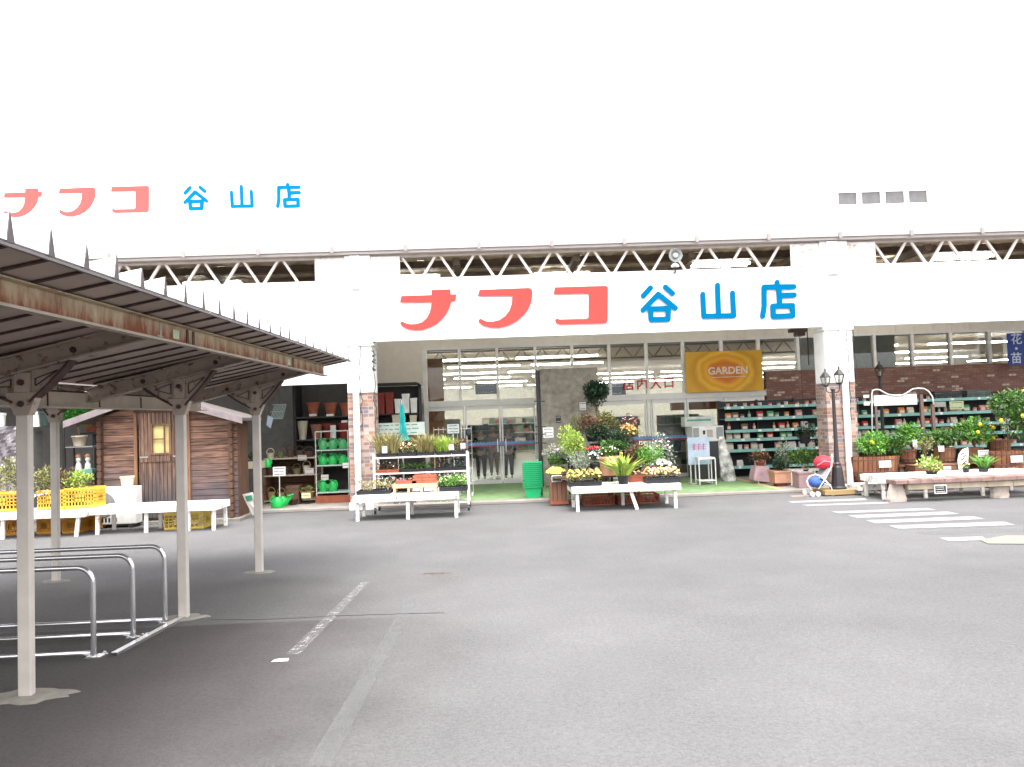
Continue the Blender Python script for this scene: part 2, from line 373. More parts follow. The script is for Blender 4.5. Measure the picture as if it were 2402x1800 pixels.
LG['brown'] = mat('leaf_brown', (.13,.075,.035), .6, island=.5)
LG['vivid'] = mat('leaf_vivid_green', (.06,.34,.03), .45, island=.5)
def flw(name, c): return mat('petals_'+name, c, .6, island=.25)
FY = flw('yellow', (.72,.60,.12)); FO = flw('orange', (.68,.36,.12)); FW = flw('white', (.82,.80,.80)); FP = flw('pink', (.62,.20,.25))
FR = flw('red', (.50,.02,.03)); FSA = flw('salmon', (.70,.42,.26)); FPU = flw('mauve', (.35,.18,.34))

# ================================================================== SETTING
def asphalt():
    M = mat('asphalt', (.2,.2,.2), .92, spec=.25); n, l, b = nodes_of(M); tc = n.new('ShaderNodeTexCoord')
    def noise(s, d=4, r=.6):
        x = n.new('ShaderNodeTexNoise'); x.inputs['Scale'].default_value = s; x.inputs['Detail'].default_value = d; x.inputs['Roughness'].default_value = r; l.new(tc.outputs['Object'], x.inputs['Vector']); return x
    def ramp(src, p0, c0, p1, c1):
        x = n.new('ShaderNodeValToRGB'); x.color_ramp.elements[0].position = p0; x.color_ramp.elements[1].position = p1
        x.color_ramp.elements[0].color = (c0,)*3+(1,); x.color_ramp.elements[1].color = (c1,)*3+(1,); l.new(src, x.inputs[0]); return x.outputs[0]
    def mul(a, c):
        x = n.new('ShaderNodeMix'); x.data_type = 'RGBA'; x.blend_type = 'MULTIPLY'; x.inputs[0].default_value = 1; l.new(a, x.inputs[6]); l.new(c, x.inputs[7]); return x.outputs[2]
    base = n.new('ShaderNodeRGB'); base.outputs[0].default_value = (.120,.116,.118,1)
    c = mul(base.outputs[0], ramp(noise(.22, 3).outputs['Fac'], .35, .86, .65, 1.1))
    c = mul(c, ramp(noise(1.3, 5).outputs['Fac'], .3, .92, .7, 1.06))
    v = n.new('ShaderNodeTexVoronoi'); v.inputs['Scale'].default_value = 105; l.new(tc.outputs['Object'], v.inputs['Vector'])
    sv = n.new('ShaderNodeSeparateColor'); l.new(v.outputs['Color'], sv.inputs[0])
    c = mul(c, ramp(sv.outputs[0], .05, .88, .95, 1.10))
    c = mul(c, ramp(noise(28, 3, .7).outputs['Fac'], .32, .86, .6, 1.05))
    # older resurfacing patch with the shelter's shade painted into its colour, ragged border
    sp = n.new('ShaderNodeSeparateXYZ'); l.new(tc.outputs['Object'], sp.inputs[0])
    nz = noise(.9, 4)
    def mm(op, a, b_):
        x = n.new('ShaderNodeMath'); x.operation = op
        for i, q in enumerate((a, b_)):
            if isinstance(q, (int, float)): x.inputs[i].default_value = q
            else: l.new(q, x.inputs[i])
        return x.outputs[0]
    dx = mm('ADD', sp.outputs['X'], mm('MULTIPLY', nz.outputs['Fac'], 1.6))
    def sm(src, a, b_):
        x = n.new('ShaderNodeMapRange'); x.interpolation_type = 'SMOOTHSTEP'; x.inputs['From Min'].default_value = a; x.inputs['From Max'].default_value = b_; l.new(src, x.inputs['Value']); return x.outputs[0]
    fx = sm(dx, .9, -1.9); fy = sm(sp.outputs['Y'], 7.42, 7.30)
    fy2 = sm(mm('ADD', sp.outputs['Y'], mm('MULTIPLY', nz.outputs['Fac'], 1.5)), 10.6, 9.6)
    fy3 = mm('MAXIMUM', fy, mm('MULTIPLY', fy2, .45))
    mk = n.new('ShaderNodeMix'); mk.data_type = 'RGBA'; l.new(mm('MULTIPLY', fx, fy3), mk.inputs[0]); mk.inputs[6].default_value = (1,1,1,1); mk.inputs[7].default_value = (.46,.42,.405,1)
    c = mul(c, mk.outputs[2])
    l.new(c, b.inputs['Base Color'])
    bp = n.new('ShaderNodeBump'); bp.inputs['Strength'].default_value = .5; bp.inputs['Distance'].default_value = .006
    l.new(v.outputs['Distance'], bp.inputs['Height']); l.new(bp.outputs[0], b.inputs['Normal']); return M
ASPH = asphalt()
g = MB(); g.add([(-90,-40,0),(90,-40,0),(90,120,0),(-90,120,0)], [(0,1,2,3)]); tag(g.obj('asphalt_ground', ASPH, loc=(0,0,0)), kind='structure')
g = MB(); g.box(-16, 16, 14.25, 18.0, 0, .06); tag(g.obj('entrance_pavement', SLAB, loc=(0,14.25,0), bevel=.01), kind='structure')
def front(p): return (p.x, max(p.y, 14.42))
g = MB(); g.quadg([G(1045,1131,.064), G(1692,1117,.064), front(G(1842,1153,.064)), front(G(1640,1160,.064)), front(G(1000,1178,.064))][::-1], .0645)
tag(g.obj('green_floor', GREENF), kind='structure')
TRIM = mat('yellow_floor_strip', (.42,.33,.14), .8)
g = MB(); g.quadg([G(1692,1117,.066), G(1702,1116,.066), front(G(1862,1153,.066)), front(G(1842,1153,.066))][::-1], .068); tag(g.obj('floor_edge_strip', TRIM), kind='structure')

def worn(name, col, base=(.122,.119,.121), amt=.5, scale=9, soft=.08):
    M = mat(name, col, .85); n, l, b = nodes_of(M); tc = n.new('ShaderNodeTexCoord')
    no = n.new('ShaderNodeTexNoise'); no.inputs['Scale'].default_value = scale; no.inputs['Detail'].default_value = 10; no.inputs['Roughness'].default_value = .75; l.new(tc.outputs['Object'], no.inputs['Vector'])
    rp = n.new('ShaderNodeValToRGB'); rp.color_ramp.elements[0].position = 1-amt-soft; rp.color_ramp.elements[1].position = 1-amt+soft
    rp.color_ramp.elements[0].color = base+(1,); rp.color_ramp.elements[1].color = tuple(col)+(1,); l.new(no.outputs['Fac'], rp.inputs[0]); l.new(rp.outputs[0], b.inputs['Base Color']); return M
LINEW = worn('crossing_paint', (.27,.263,.263), amt=.58); LINEF = worn('faded_paint', (.137,.134,.136), base=(.112,.109,.111), amt=.5, soft=.25)
LINEP = worn('parking_line_paint', (.27,.265,.265), base=(.105,.102,.102), amt=.36, scale=18, soft=.07); LINET = worn('tan_paint', (.25,.20,.155), amt=.62)
def thinpaint(name, col, lo, hi, p0, p1, scale):
    M = mat(name, col, .9); n, l, b = nodes_of(M); tc = n.new('ShaderNodeTexCoord')
    no = n.new('ShaderNodeTexNoise'); no.inputs['Scale'].default_value = scale; no.inputs['Detail'].default_value = 12; no.inputs['Roughness'].default_value = .8; l.new(tc.outputs['Object'], no.inputs['Vector'])
    mr = n.new('ShaderNodeMapRange'); mr.inputs['From Min'].default_value = p0; mr.inputs['From Max'].default_value = p1; mr.inputs['To Min'].default_value = lo; mr.inputs['To Max'].default_value = hi
    l.new(no.outputs['Fac'], mr.inputs['Value']); l.new(mr.outputs[0], b.inputs['Alpha']); return M
LINEF = thinpaint('thin_faded_paint', (.19,.188,.19), .06, .42, .3, .7, 5)
LINEP = thinpaint('worn_parking_paint', (.42,.41,.41), .10, .95, .52, .64, 12)
LINEB = mat('bright_line_paint', (.6,.59,.58), .8)
def zc(x, y): return G(1800+x/3.674, 1100+y/3.674)
def sheet(name, pts, m_, z=.004): g = MB(); g.quadg(pts, z); return tag(g.obj(name, m_), kind='structure')
for q, m_ in (([(195,232),(215,246),(700,222),(640,208)], LINET), ([(175,283),(215,296),(870,272),(840,255)], LINEW), ([(295,312),(350,323),(1060,300),(1030,287)], LINEW),
              ([(550,370),(620,386),(1460,356),(1380,340)], LINEW), ([(695,403),(770,427),(1660,392),(1560,370)], LINEW), ([(850,446),(930,473),(1880,435),(1780,411)], LINEW),
              ([(1045,492),(1130,520),(2140,487),(2040,457)], LINEW), ([(1255,542),(1340,572),(2360,535),(2230,505)], LINEF), ([(1475,598),(1570,628),(1900,616),(1850,585)], LINEW)):
    sheet('crosswalk_marking', [zc(*p) for p in reversed(q)], m_)
sheet('tan_floor_marking', [zc(*p) for p in reversed([(1830,618),(1900,650),(2600,655),(2600,585),(2060,580)])], LINET, .008)
def zl(x, y): return G(500+x/2.764, 1200+y/2.764)
sheet('parking_line', [zl(*p) for p in reversed([(960,462),(470,930),(560,930),(1010,462)])], LINEP)
sheet('parking_line_end', [zl(*p) for p in reversed([(395,965),(375,980),(485,974),(492,955),(430,957)])], LINEB)
sheet('faded_floor_line', [zl(*p) for p in reversed([(1265,560),(600,1660),(760,1660),(1330,560)])], LINEF)
g = MB()
pts = [zl(0,700), zl(300,700), zl(550,690), zl(800,676), zl(1190,665), zl(1500,657)]
w = .010
g.add([(p.x, p.y-w+random.uniform(-.006,.006), .004) for p in pts]+[(p.x, p.y+w+random.uniform(-.006,.006), .004) for p in reversed(pts)], [tuple(range(2*len(pts)))])
tag(g.obj('asphalt_seam', mat('seam_tar', (.092,.088,.088), .9)), kind='structure')
STAIN = thinpaint('oil_stain', (.035,.03,.03), .0, .75, .42, .72, 6)
STAINB = thinpaint('rust_stain', (.12,.075,.06), .0, .8, .4, .6, 9)
random.seed(77)
for sx_, sy_, rx, ry, m_ in ((1020,1346,.16,.05,STAINB),):
    c_ = G(sx_, sy_); pts = []
    for i in range(18): a = 2*math.pi*i/18; k = random.uniform(.7,1.2); pts.append((c_.x+rx*k*math.cos(a), c_.y+ry*k*math.sin(a)))
    sheet('asphalt_stain', pts, m_, .0045)
def pad(cx, cy, rx, ry, seed, h=.012):
    random.seed(seed); n = 22; pr = []
    for i in range(n):
        a = 2*math.pi*i/n; k = random.uniform(.78,1.12); pr.append((cx+rx*math.cos(a)*k, cy+ry*math.sin(a)*k))
    g = MB(); v = [(x,y,.0) for x,y in pr]+[(cx+(x-cx)*.85, cy+(y-cy)*.85, h) for x,y in pr]
    g.add(v, [(i, (i+1) % n, (i+1) % n+n, i+n) for i in range(n)]+[tuple(range(n, 2*n))]); return g

# ================================================================== STORE BUILDING
YF = 14.15           # front plane of pillars and fascia
YW = 18.0            # glass wall plane
B = root('store_building', 'long white home store building with open canopy, roof truss and glass entrance wall', 'building', (0, YW, 0))
def part(name, mb, mats, parent=None, **kw): return mb.obj(name, mats, parent or B, **kw)
# upper wall carrying the big sign, set back above the canopy
g = MB(); g.box(-34, 34, 18.42, 18.62, 4.80, 10.6); part('upper_wall', g, WHITE)
g = MB(); g.box(-34, 34, 18.62, 60, 10.3, 10.5); part('roof', g, WPANEL)
# canopy
zt = P(870, 586, YF).z
g = MB(); v = []
xs = [-20+.1*i for i in range(401)]
for i, x in enumerate(xs):
    dz = .035 if (i//2) % 2 else 0
    v += [(x, YF+.12, 4.765+dz), (x, 18.42, 4.87+dz)]
g.add(v, [(2*i, 2*i+1, 2*i+3, 2*i+2) for i in range(400)]); part('canopy_deck', g, DECK)
g = MB(); g.prismx([(YF+.06, 4.806), (18.42, 4.911), (18.42, 4.93), (YF+.06, 4.825)], -20, 20); part('canopy_roof', g, WPANEL)
for Yb in (15.4, 16.7):
    g = MB(); g.box(-20, 20, Yb-.05, Yb+.05, 4.66, 4.80); g.box(-20, 20, Yb-.1, Yb+.1, 4.645, 4.66); part('canopy_purlin', g, mat('dark_purlin', (.12,.085,.06), .7))
for Xb in (-8.2, -5.4, -2.72, -.6, 1.7, 3.9, 6.15, 8.5):
    g = MB(); g.box(Xb-.06, Xb+.06, YF+.3, 18.4, 4.52, 4.64); part('canopy_rafter', g, mat('dark_purlin', (.055,.042,.035)))
# eave gutter along the roof edge
g = MB(); z0 = 4.70; g.box(-20, 20, YF-.06, YF+.05, z0, z0+.05); g.box(-20, 20, YF-.10, YF+.04, z0+.053, z0+.13)
part('eave_gutter', g, [mat('eave_paint', (.46,.42,.40), .5, var=.06)])
for x in [-9.6+i*1.35 for i in range(16)]:
    g = MB(); g.box(x-.03, x+.03, YF-.125, YF-.1, z0+.02, z0+.15); part('gutter_bracket', g, mat('bracket_grey', (.3,.27,.26), .5))
# pillars
PB = bricks('pillar_brick', (.5,.3,.22), (.4,.2,.15), (.38,.33,.30), .21, .075, .007, odd=[(0,(.34,.19,.14)),(.18,(.42,.31,.26)),(.36,(.24,.18,.17)),(.5,(.38,.25,.17)),(.64,(.19,.165,.18)),(.76,(.46,.38,.34)),(.9,(.28,.15,.12))])
def pillar(cx, w, pipe, zb, lx, rx):
    p = root('x', '', ''); bpy.data.objects.remove(p)
    g = MB(); g.box(cx-w/2, cx+w/2, YF, YF+.5, 3.04, 4.695); g.box(cx-w*.28, cx+w*.12, YF-.05, YF-.002, 4.05, 4.68)
    g.box(cx-w/2-.02, cx+w/2+.02, YF-.03, YF+.52, 3.0, 3.1)
    g.box(cx-w/2+.0, cx+w/2, YF+.0, YF+.5, zb, 3.0)
    o = part('pillar', g, WPOST, bevel=.012)
    g = MB(); g.box(lx, rx, YF+.02, YF+.48, .14, zb-.002); ORG[o.name] = ORG[B.name]; g.obj('brick_facing', PB, o)
    g = MB(); g.box(lx-.02, rx+.02, YF-.02, YF+.5, 0, .138); g.obj('plinth', WPOST, o, bevel=.01)
    g = MB(); g.tube([(pipe, YF-.035, .12),(pipe, YF-.035, 3.02)], .058, 12); 
    for zz in (.55, 1.55, 2.3): g.tube([(pipe, YF-.035, zz),(pipe, YF-.035, zz+.04)], .066, 12)
    g.obj('downpipe', WPOST, o, smooth=False)
    g = MB(); random.seed(int(abs(cx)*10))
    for sx_ in (pipe+.09, cx+w/2+.015):
        p_ = [(sx_, YF-.02, zb-.7)]
        while p_[-1][2] < 3.0: p_.append((sx_+random.uniform(-.03,.03), YF-.02, p_[-1][2]+.14))
        g.tube(p_, .006, 5)
    g.obj('cable', BLACK, o)
    return o
xl = XA(848, YF, 1.5); xr = XA(1976, YF, 1.5)
pillar(xl, .48, XA(839, YF, 1.2), 2.14, xl-.24, xl+.24)
pillar(xr, .53, XA(1987, YF, 1.0), 2.02, xr-.28, xr+.28)
# fascias
def fascia(x0, x1, z0, z1):
    g = MB(); g.box(x0, x1, YF+.03, YF+.15, z0, z1); g.box(x0, x1, YF+.01, YF+.17, z0-.02, z0+.02); g.box(x0, x1, YF+.02, YF+.2, z1, z1+.03)
    part('fascia_panel', g, WHITE)
fascia(xl+.245, xr-.27, 3.10, 4.10); fascia(xr+.27, 14, 3.10, 4.10); fascia(-16, xl-.245, 2.35, 4.10)
# trusses with end plates
def truss(x0, x1, a0, step, zlo=4.14, zhi=4.70, plateL=True, plateR=True, pw=.54):
    g = MB(); g.box(x0, x1, YF+.04, YF+.16, zlo-.01, zlo+.10); t = part('truss', g, TRUSSL)
    g = MB(); g.box(x0, x1, YF+.05, YF+.15, zhi-.06, zhi-.003); g.obj('top_chord', mat('top_chord_paint', (.42,.36,.32), .6), t)
    k = 0; lo = x0+(pw if plateL else 0); hi = x1-(pw if plateR else 0)
    a = a0
    while a < hi+.05:
        for s in (-1, 1):
            b_ = a+s*step*.44; aa = a+s*.05
            if lo-.12 < min(aa, b_) and max(aa, b_) < hi+.12:
                g = MB(); g.bar((aa, YF+.1, zhi-.05), (b_, YF+.1, zlo+.09), .045, .045, upv=(0,1,0)); g.obj('diagonal', TRUSSP, t)
        a += step
    for f, xa in ((plateL, x0), (plateR, x1-pw)):
        if f:
            g = MB(); g.box(xa, xa+pw, YF+.03, YF+.045, zlo+.10, zhi-.04); g.obj('end_plate', rusty('end_plate_paint', (.72,.71,.70), (.5,.33,.2), .38, (1,1,3)), t)
    return t
st = pxl(91.7, YF)
truss(xl+.245, xr-.27, XA(935, YF, 4.65), st)
truss(xr+.27, 14, XA(2048, YF, 4.65), st, plateR=False)
truss(-16, xl-.245, XA(747, YF, 4.65)-st*18, st, plateL=False)
# ceiling tube lights in the canopy
TUBE = mat('canopy_tube_white', (.9,.93,.9), .4, emit=10); FIX = mat('fixture_white', (.6,.6,.58), .5)
cl = root('ceiling_light', 'twin tube white ceiling light under the canopy roof behind the truss', 'ceiling light', (0, 16, 4.5), 'ceiling lights under the canopy')
g = MB(); g.box(-.6, .6, 15.93, 16.07, 4.60, 4.64); g.obj('housing', FIX, cl)
g = MB(); 
for yy in (15.90, 16.10): g.tube([(-.58, yy, 4.58), (.58, yy, 4.58)], .022, 8)
g.obj('tube', TUBE, cl)
spots = [(500, 16), (965, 16), (1318, 16.2), (1690, 15.6), (2050, 16.4), (2260, 15.6)]
for i, (s_, Y_) in enumerate(spots):
    o = cl if i == 0 else dup(cl, (0,0,0)); o.location = Vector((XA(s_, Y_, 4.5), Y_, 4.5))*K
    lb = ['twin tube canopy light above the cycle shelter end', 'twin tube canopy light just past the first pillar', 'twin tube canopy light above the red sign letters', 'twin tube canopy light above the blue sign letters beside the round horn',
          'twin tube canopy light just beyond the second pillar', 'twin tube canopy light above the plain white fascia'][i]
    o['label'] = lb
# back wall: siding left of the glass, above the glass, below
xg0 = XA(996, YW, 2.5); zg = 3.28
def siding(name, x0, x1, z0, z1, m_, parent=None, dy=0):
    g = MB(); x = x0
    while x < x1-.01:
        e = min(x+.45, x1); g.box(x+.004, e-.004, YW-.02+dy, YW+.12, z0, z1); x = e
    g.box(x0, x1, YW-.008+dy, YW+.11, z0+.001, z1-.001); return part(name, g, m_)
siding('back_wall', XA(700, YW, 1.5), xg0-.02, .06, 4.98, BEIGE); siding('upper_back_wall', xg0-.02, 16, zg, 4.98, BEIGE)
g = MB(); g.box(-16, XA(700, YW, 1.5), YW-.01, YW+.12, .06, 4.98); part('shaded_wall', g, DARKW)  # back wall of the first bay, its shade put into the dark grey
# brick band and wall under it
BB = bricks('band_brick', (.1,.05,.04), (.1,.05,.04), (.13,.075,.06), .2, .065, .006, odd=[(0,(.20,.10,.08)),(.30,(.24,.12,.095)),(.52,(.18,.09,.075)),(.72,(.26,.15,.115)),(.94,(.50,.39,.31))])
xb0 = XA(1795, YW, 2.1)
g = MB(); g.box(xb0, 16, YW-.10, YW+.1, .06, 2.46); part('brick_band', g, BB)
# window frames
GL = glass('window_glass'); 
mull = [XA(s, YW, 2.6) for s in (997.5, 1079, 1167, 1257, 1343, 1430, 1517, 1603, 1693, 1780, 1872, 1960, 2051, 2140, 2230, 2321, 2410)]
wf = MB(); wf.box(mull[0]-.03, mull[-1]+.03, YW-.04, YW+.06, zg-.05, zg-.002)
win = part('window_wall_frame', wf, ALU)
for i, x in enumerate(mull):
    g = MB(); zb = 2.465 if x > xb0 else (1.9 if i not in (0,) else .065)
    if x > xb0 or i: g.box(x-.032, x+.032, YW-.06, YW+.07, zb, zg-.051)
    else: g.box(x-.05, x+.05, YW-.06, YW+.07, .065, zg-.051)
    g.obj('mullion', ALUW, win)
g = MB(); g.box(mull[0]+.05, xb0, YW-.07, YW+.08, 1.89, 2.03); g.obj('transom', ALU, win)
for i in range(len(mull)-1):
    zb = 2.47 if mull[i] >= xb0-.05 else 2.03
    g = MB(); g.box(mull[i]+.032, mull[i+1]-.032, YW, YW+.008, zb, zg-.051); g.obj('pane', GL, win)
# lower glazing and doors
def leafd(x0, x1, door=False, name='fixed_pane'):
    g = MB(); w_ = .035
    for a, b_ in ((x0, x0+w_), (x1-w_, x1)): g.box(a, b_, YW-.05, YW+.03, .066, 1.888)
    g.box(x0+w_, x1-w_, YW-.045, YW+.025, .066, .15); g.box(x0+w_, x1-w_, YW-.045, YW+.025, 1.80, 1.888)
    o = g.obj('glass_door' if door else 'side_window', ALU, B)
    g = MB(); g.box(x0+w_, x1-w_, YW-.012, YW-.004, .15, 1.80); g.obj('pane', GL, o)
    if door:
        g = MB(); xm = x1-w_-.05 if door == 1 else x0+w_+.05; g.bar((xm, YW-.09, .8), (xm, YW-.09, 1.1), .02, .02); g.box(xm-.01, xm+.01, YW-.085, YW-.045, .82, .84); g.box(xm-.01, xm+.01, YW-.085, YW-.045, 1.06, 1.08); g.obj('handle', GALV, o)
X_ = lambda s: XA(s, YW, 1.0)
leafd(X_(998), X_(1092)); leafd(X_(1094), X_(1176), 1); leafd(X_(1178), X_(1258), 2); leafd(X_(1260), X_(1400)); leafd(X_(1402), X_(1519)); leafd(X_(1520), X_(1531), False); leafd(X_(1532), X_(1612), 2); leafd(X_(1614), X_(1700)); leafd(X_(1702), X_(1793))
# zigzag safety stripe on the glass
SB = mat('blue_safety_film', (.12,.25,.45), .5); SR = mat('red_safety_film', (.30,.06,.10), .5)
def strip(s0, s1):
    x0, x1 = X_(s0), X_(s1); z = ZS
    g = MB(); n = int((x1-x0)/.07); v = []
    for i in range(n):
        a = x0+(x1-x0)*i/n; c = x0+(x1-x0)*(i+1)/n; g.add([(a, YW-.056, z), (c, YW-.056, z), (c, YW-.056, z+.05), ((a+c)/2, YW-.056, z+.085), (a, YW-.056, z+.05)], [(0,1,2,3,4)])
    g.obj('safety_film', SB, B)
    g = MB(); g.box(x0, x1, YW-.058, YW-.055, z-.035, z-.002); g.obj('safety_film', SR, B)
ZS = P(1500, 1031, YW).z
strip(1095, 1255); strip(1485, 1612)
# interior
IW = mat('interior_wall_cream', (.60,.57,.52), .8); IFL = mat('interior_floor', (.45,.40,.33), .35); IC = mat('interior_ceiling_tan', (.30,.235,.185), .8)
g = MB(); g.box(-14, 44, YW+.13, 62, 0, .05); part('interior_floor', g, IFL)
g = MB(); g.box(-14, 44, YW+.13, 62, 4.3, 4.4); part('interior_ceiling', g, IC)
g = MB(); g.box(-14, 44, 62, 62.2, .05, 4.3); g.box(-14.2, -14, YW+.13, 62.2, .05, 4.3); g.box(44, 44.2, YW+.13, 62.2, .05, 4.3); part('interior_wall', g, IW)
ORW = mat('orange_interior_panel', (.42,.16,.06), .6)
g = MB(); g.box(XA(1000,19.6,2), XA(1042,19.6,2), 19.5, 19.7, .06, 3.15); part('orange_panel', g, ORW)
g = MB(); g.box(XA(1575,19.6,2), XA(1690,19.6,2), 19.6, 19.8, 1.62, 1.95); part('orange_panel', g, ORW)
g = MB(); g.box(XA(1000,21,2), XA(1078,21,2), 21, 21.1, .06, 1.6); part('interior_partition', g, IW)
g = MB(); g.box(XA(1880,20,2), XA(2105,20,2), 20, 20.1, .06, 3.9); part('interior_partition', g, mat('interior_partition_grey', (.30,.31,.28), .8))
g = MB()
for Yt in (24, 30):
    zt0, zt1 = 3.75, 4.25; g.box(-12, 16, Yt, Yt+.08, zt0, zt0+.06); g.box(-12, 16, Yt, Yt+.08, zt1-.06, zt1)
    a = -12
    while a < 16: g.bar((a, Yt+.04, zt0), (a+.4, Yt+.04, zt1), .035, .035, upv=(0,1,0)); g.bar((a+.4, Yt+.04, zt1), (a+.8, Yt+.04, zt0), .035, .035, upv=(0,1,0)); a += .8
part('ceiling_truss', g, mat('interior_truss_grey', (.14,.14,.15), .6))
IL = mat('lit_fluorescent_tube', (1,.96,.90), .5, emit=14)
fl = root('fluorescent_light', 'long lit fluorescent strip on the shop ceiling seen through the glass', 'ceiling light', (0, 30, 4.0), 'lit tube strips inside the shop')
g = MB(); g.box(-1.7, 1.7, 29.94, 30.06, 4.03, 4.07); g.obj('housing', FIX, fl)
g = MB(); g.box(-1.68, 1.68, 29.93, 30.07, 3.98, 4.027); g.obj('tube', IL, fl)
random.seed(3); first = True
ORD = ['first','second','third','fourth','fifth','sixth','seventh','eighth','ninth','tenth','eleventh','twelfth','thirteenth','fourteenth','fifteenth','sixteenth','seventeenth','eighteenth','nineteenth','twentieth','twenty-first','twenty-second','twenty-third','twenty-fourth','twenty-fifth','twenty-sixth','twenty-seventh','twenty-eighth','twenty-ninth','thirtieth']
for ri, (Yl, drop, step_) in enumerate(((31.4, .45, 3.9), (35.8, .3, 3.9), (41, .25, 4.0), (46, .1, 3.9), (52, .1, 3.9), (59, .1, 3.9))):
    x = -.27*Yl+random.uniform(-1,1); q = 0
    while x < .68*Yl:
        if random.random() > drop:
            lab = f'{ORD[q]} lit strip light in ceiling row {["one","two","three","four","five","six"][ri]} inside the shop, counted from the orange panel'
            if first: fl.location = Vector((x, Yl, 4.0))*K; first = False; fl['label'] = lab
            else: dup(fl, (x, Yl, 4.0), label=lab)
            q += 1
        x += step_+random.choice((0,0,.8))
# store racks deep inside, as silhouettes behind the glass
random.seed(5)
def rackunit(x, y, w_, h_, m_, lab):
    r_ = root('store_rack', lab, 'shelf rack', (x, y, .06), 'goods racks inside the shop'); g = MB(); g.box(x-w_/2, x+w_/2, y, y+.05, .06, h_); g.obj('back_panel', m_, r_)
    g = MB()
    for k in range(4): g.box(x-w_/2, x+w_/2, y-.35, y, .1+k*h_/4, .13+k*h_/4)
    g.obj('shelf', FIX, r_)
    cols = [mat('goods_red', (.30,.12,.09)), mat('goods_blue', (.14,.20,.28)), mat('goods_cream', (.5,.45,.36)), mat('goods_green', (.14,.20,.14)), mat('goods_dark', (.07,.06,.055))]
    for k in range(4):
        g = MB(); xx = x-w_/2+.05
        while xx < x+w_/2-.15:
            ww = random.uniform(.1,.3); hh = random.uniform(.12, h_/4-.1); g.box(xx, xx+ww, y-.3, y-.05, .131+k*h_/4, .131+k*h_/4+hh, random.randrange(5)); xx += ww+.02
        g.obj('goods', cols, r_)
RW = mat('rack_panel', (.35,.33,.3))
for i, (x, y, w_, h_, lb) in enumerate([(-2.6, 23, .9, 1.5, 'goods rack behind the orange panel inside the shop'), (-.2, 29, 2.0, 1.35, 'low goods rack far behind the double glass doors'), (2.0, 22, 1.3, 1.6, 'goods rack behind the big mottled board inside the shop'),
        (3.6, 22.5, 1.3, 1.5, 'goods rack behind the second entrance glass'), (5.2, 21.5, 1.2, 1.5, 'goods rack behind the poster stand inside the shop'), (1.0, 34, 3, 1.6, 'wide goods rack deep inside the shop')]):
    rackunit(x, y, w_, h_, RW, lb)
# ================================================================== SHOP SIGNS
LET = {}
LET['na'] = ('poly', [(783,555),(947,550),(948,595),(998,592),(990,650),(948,655),(945,690),(925,740),(890,790),(840,840),(780,875),(710,900),(640,905),(580,895),(530,872),(512,850),(515,832),(535,828),(560,842),(600,852),(650,850),(700,835),(740,800),(765,755),(778,710),(785,660),(510,664),(522,608),(783,600)])
LET['fu'] = ('poly', [(1197,555),(1630,538),(1652,555),(1655,600),(1645,660),(1620,720),(1580,775),(1520,825),(1450,862),(1370,883),(1290,882),(1230,865),(1192,838),(1187,818),(1205,803),(1225,812),(1260,828),(1310,830),(1370,815),(1420,780),(1455,735),(1475,680),(1483,605),(1183,610)])
LET['ko'] = ('poly', [(1850,533),(2295,520),(2308,535),(2305,825),(2290,843),(1890,855),(1858,840),(1850,815),(1868,800),(1885,810),(2120,805),(2140,795),(2143,585),(1837,592)])
OX = 2212
LET['tani'] = ('str', [[(463,537),(400,607)],[(592,530),(654,585)],[(398,730),(530,592),(678,712)],[(462,720),(618,715)],[(462,720),(468,812),(615,808),(618,715)]])
LET['yama'] = ('str', [[(915,592),(925,783),(1183,777),(1172,582)],[(1042,515),(1052,782)]])
LET['ten'] = ('str', [[(1558,490),(1560,528)],[(1432,783),(1446,700),(1445,530),(1703,527)],[(1572,528),(1580,692)],[(1590,603),(1705,600)],[(1520,695),(1690,690),(1693,778),(1525,785),(1520,695)]])
def stroke_poly(a, b, r):
    a = Vector(a); b = Vector(b); d = (b-a).normalized(); n = Vector((-d.y, d.x)); out = []
    t0 = math.atan2(n.y, n.x)
    for i in range(9): t = t0+math.pi*i/8; out.append((a.x+r*math.cos(t), a.y+r*math.sin(t)))
    for i in range(9): t = t0+math.pi+math.pi*i/8; out.append((b.x+r*math.cos(t), b.y+r*math.sin(t)))
    return out
def letter(key, parent, mp, Y, m_):
    kind, data = LET[key]; g = MB()
    if kind == 'poly':
        g.prism([(lambda q: (q.x, q.z))(P(*mp(800+x/3.687, 530+y/3.687), Y)) for x, y in data], Y-.016, Y-.002)
    else:
        k = 0
        for s in data:
            for a, b_ in zip(s, s[1:]):
                g.prism([(lambda q: (q.x, q.z))(P(*mp(1400+x/3.687, 530+y/3.687), Y)) for x, y in stroke_poly(a, b_, 22.5)], Y-.016-.0008*k, Y-.002); k += 1
    return g.obj('sign_letter', m_, parent)
LO = root('shop_sign', 'large red and blue raised shop sign letters on the white fascia between the pillars', 'sign', (2, YF, 3.6))
UP = root('shop_sign', 'smaller looking red and blue sign letters high on the upper wall over the cycle shelter', 'sign', (-6, 18.4, 7))
bb = {'na': (28,292,125,325), 'fu': (408,662,118,320), 'ko': (768,1032,108,296), 'tani': (1268,1442,105,278), 'yama': (1590,1757,100,262), 'ten': (1908,2083,86,262)}
lb_ = {'na': (510,998,550,905), 'fu': (1183,1655,538,883), 'ko': (1837,2308,520,855), 'tani': (375,700,508,835), 'yama': (892,1206,492,806), 'ten': (1408,1728,467,808)}
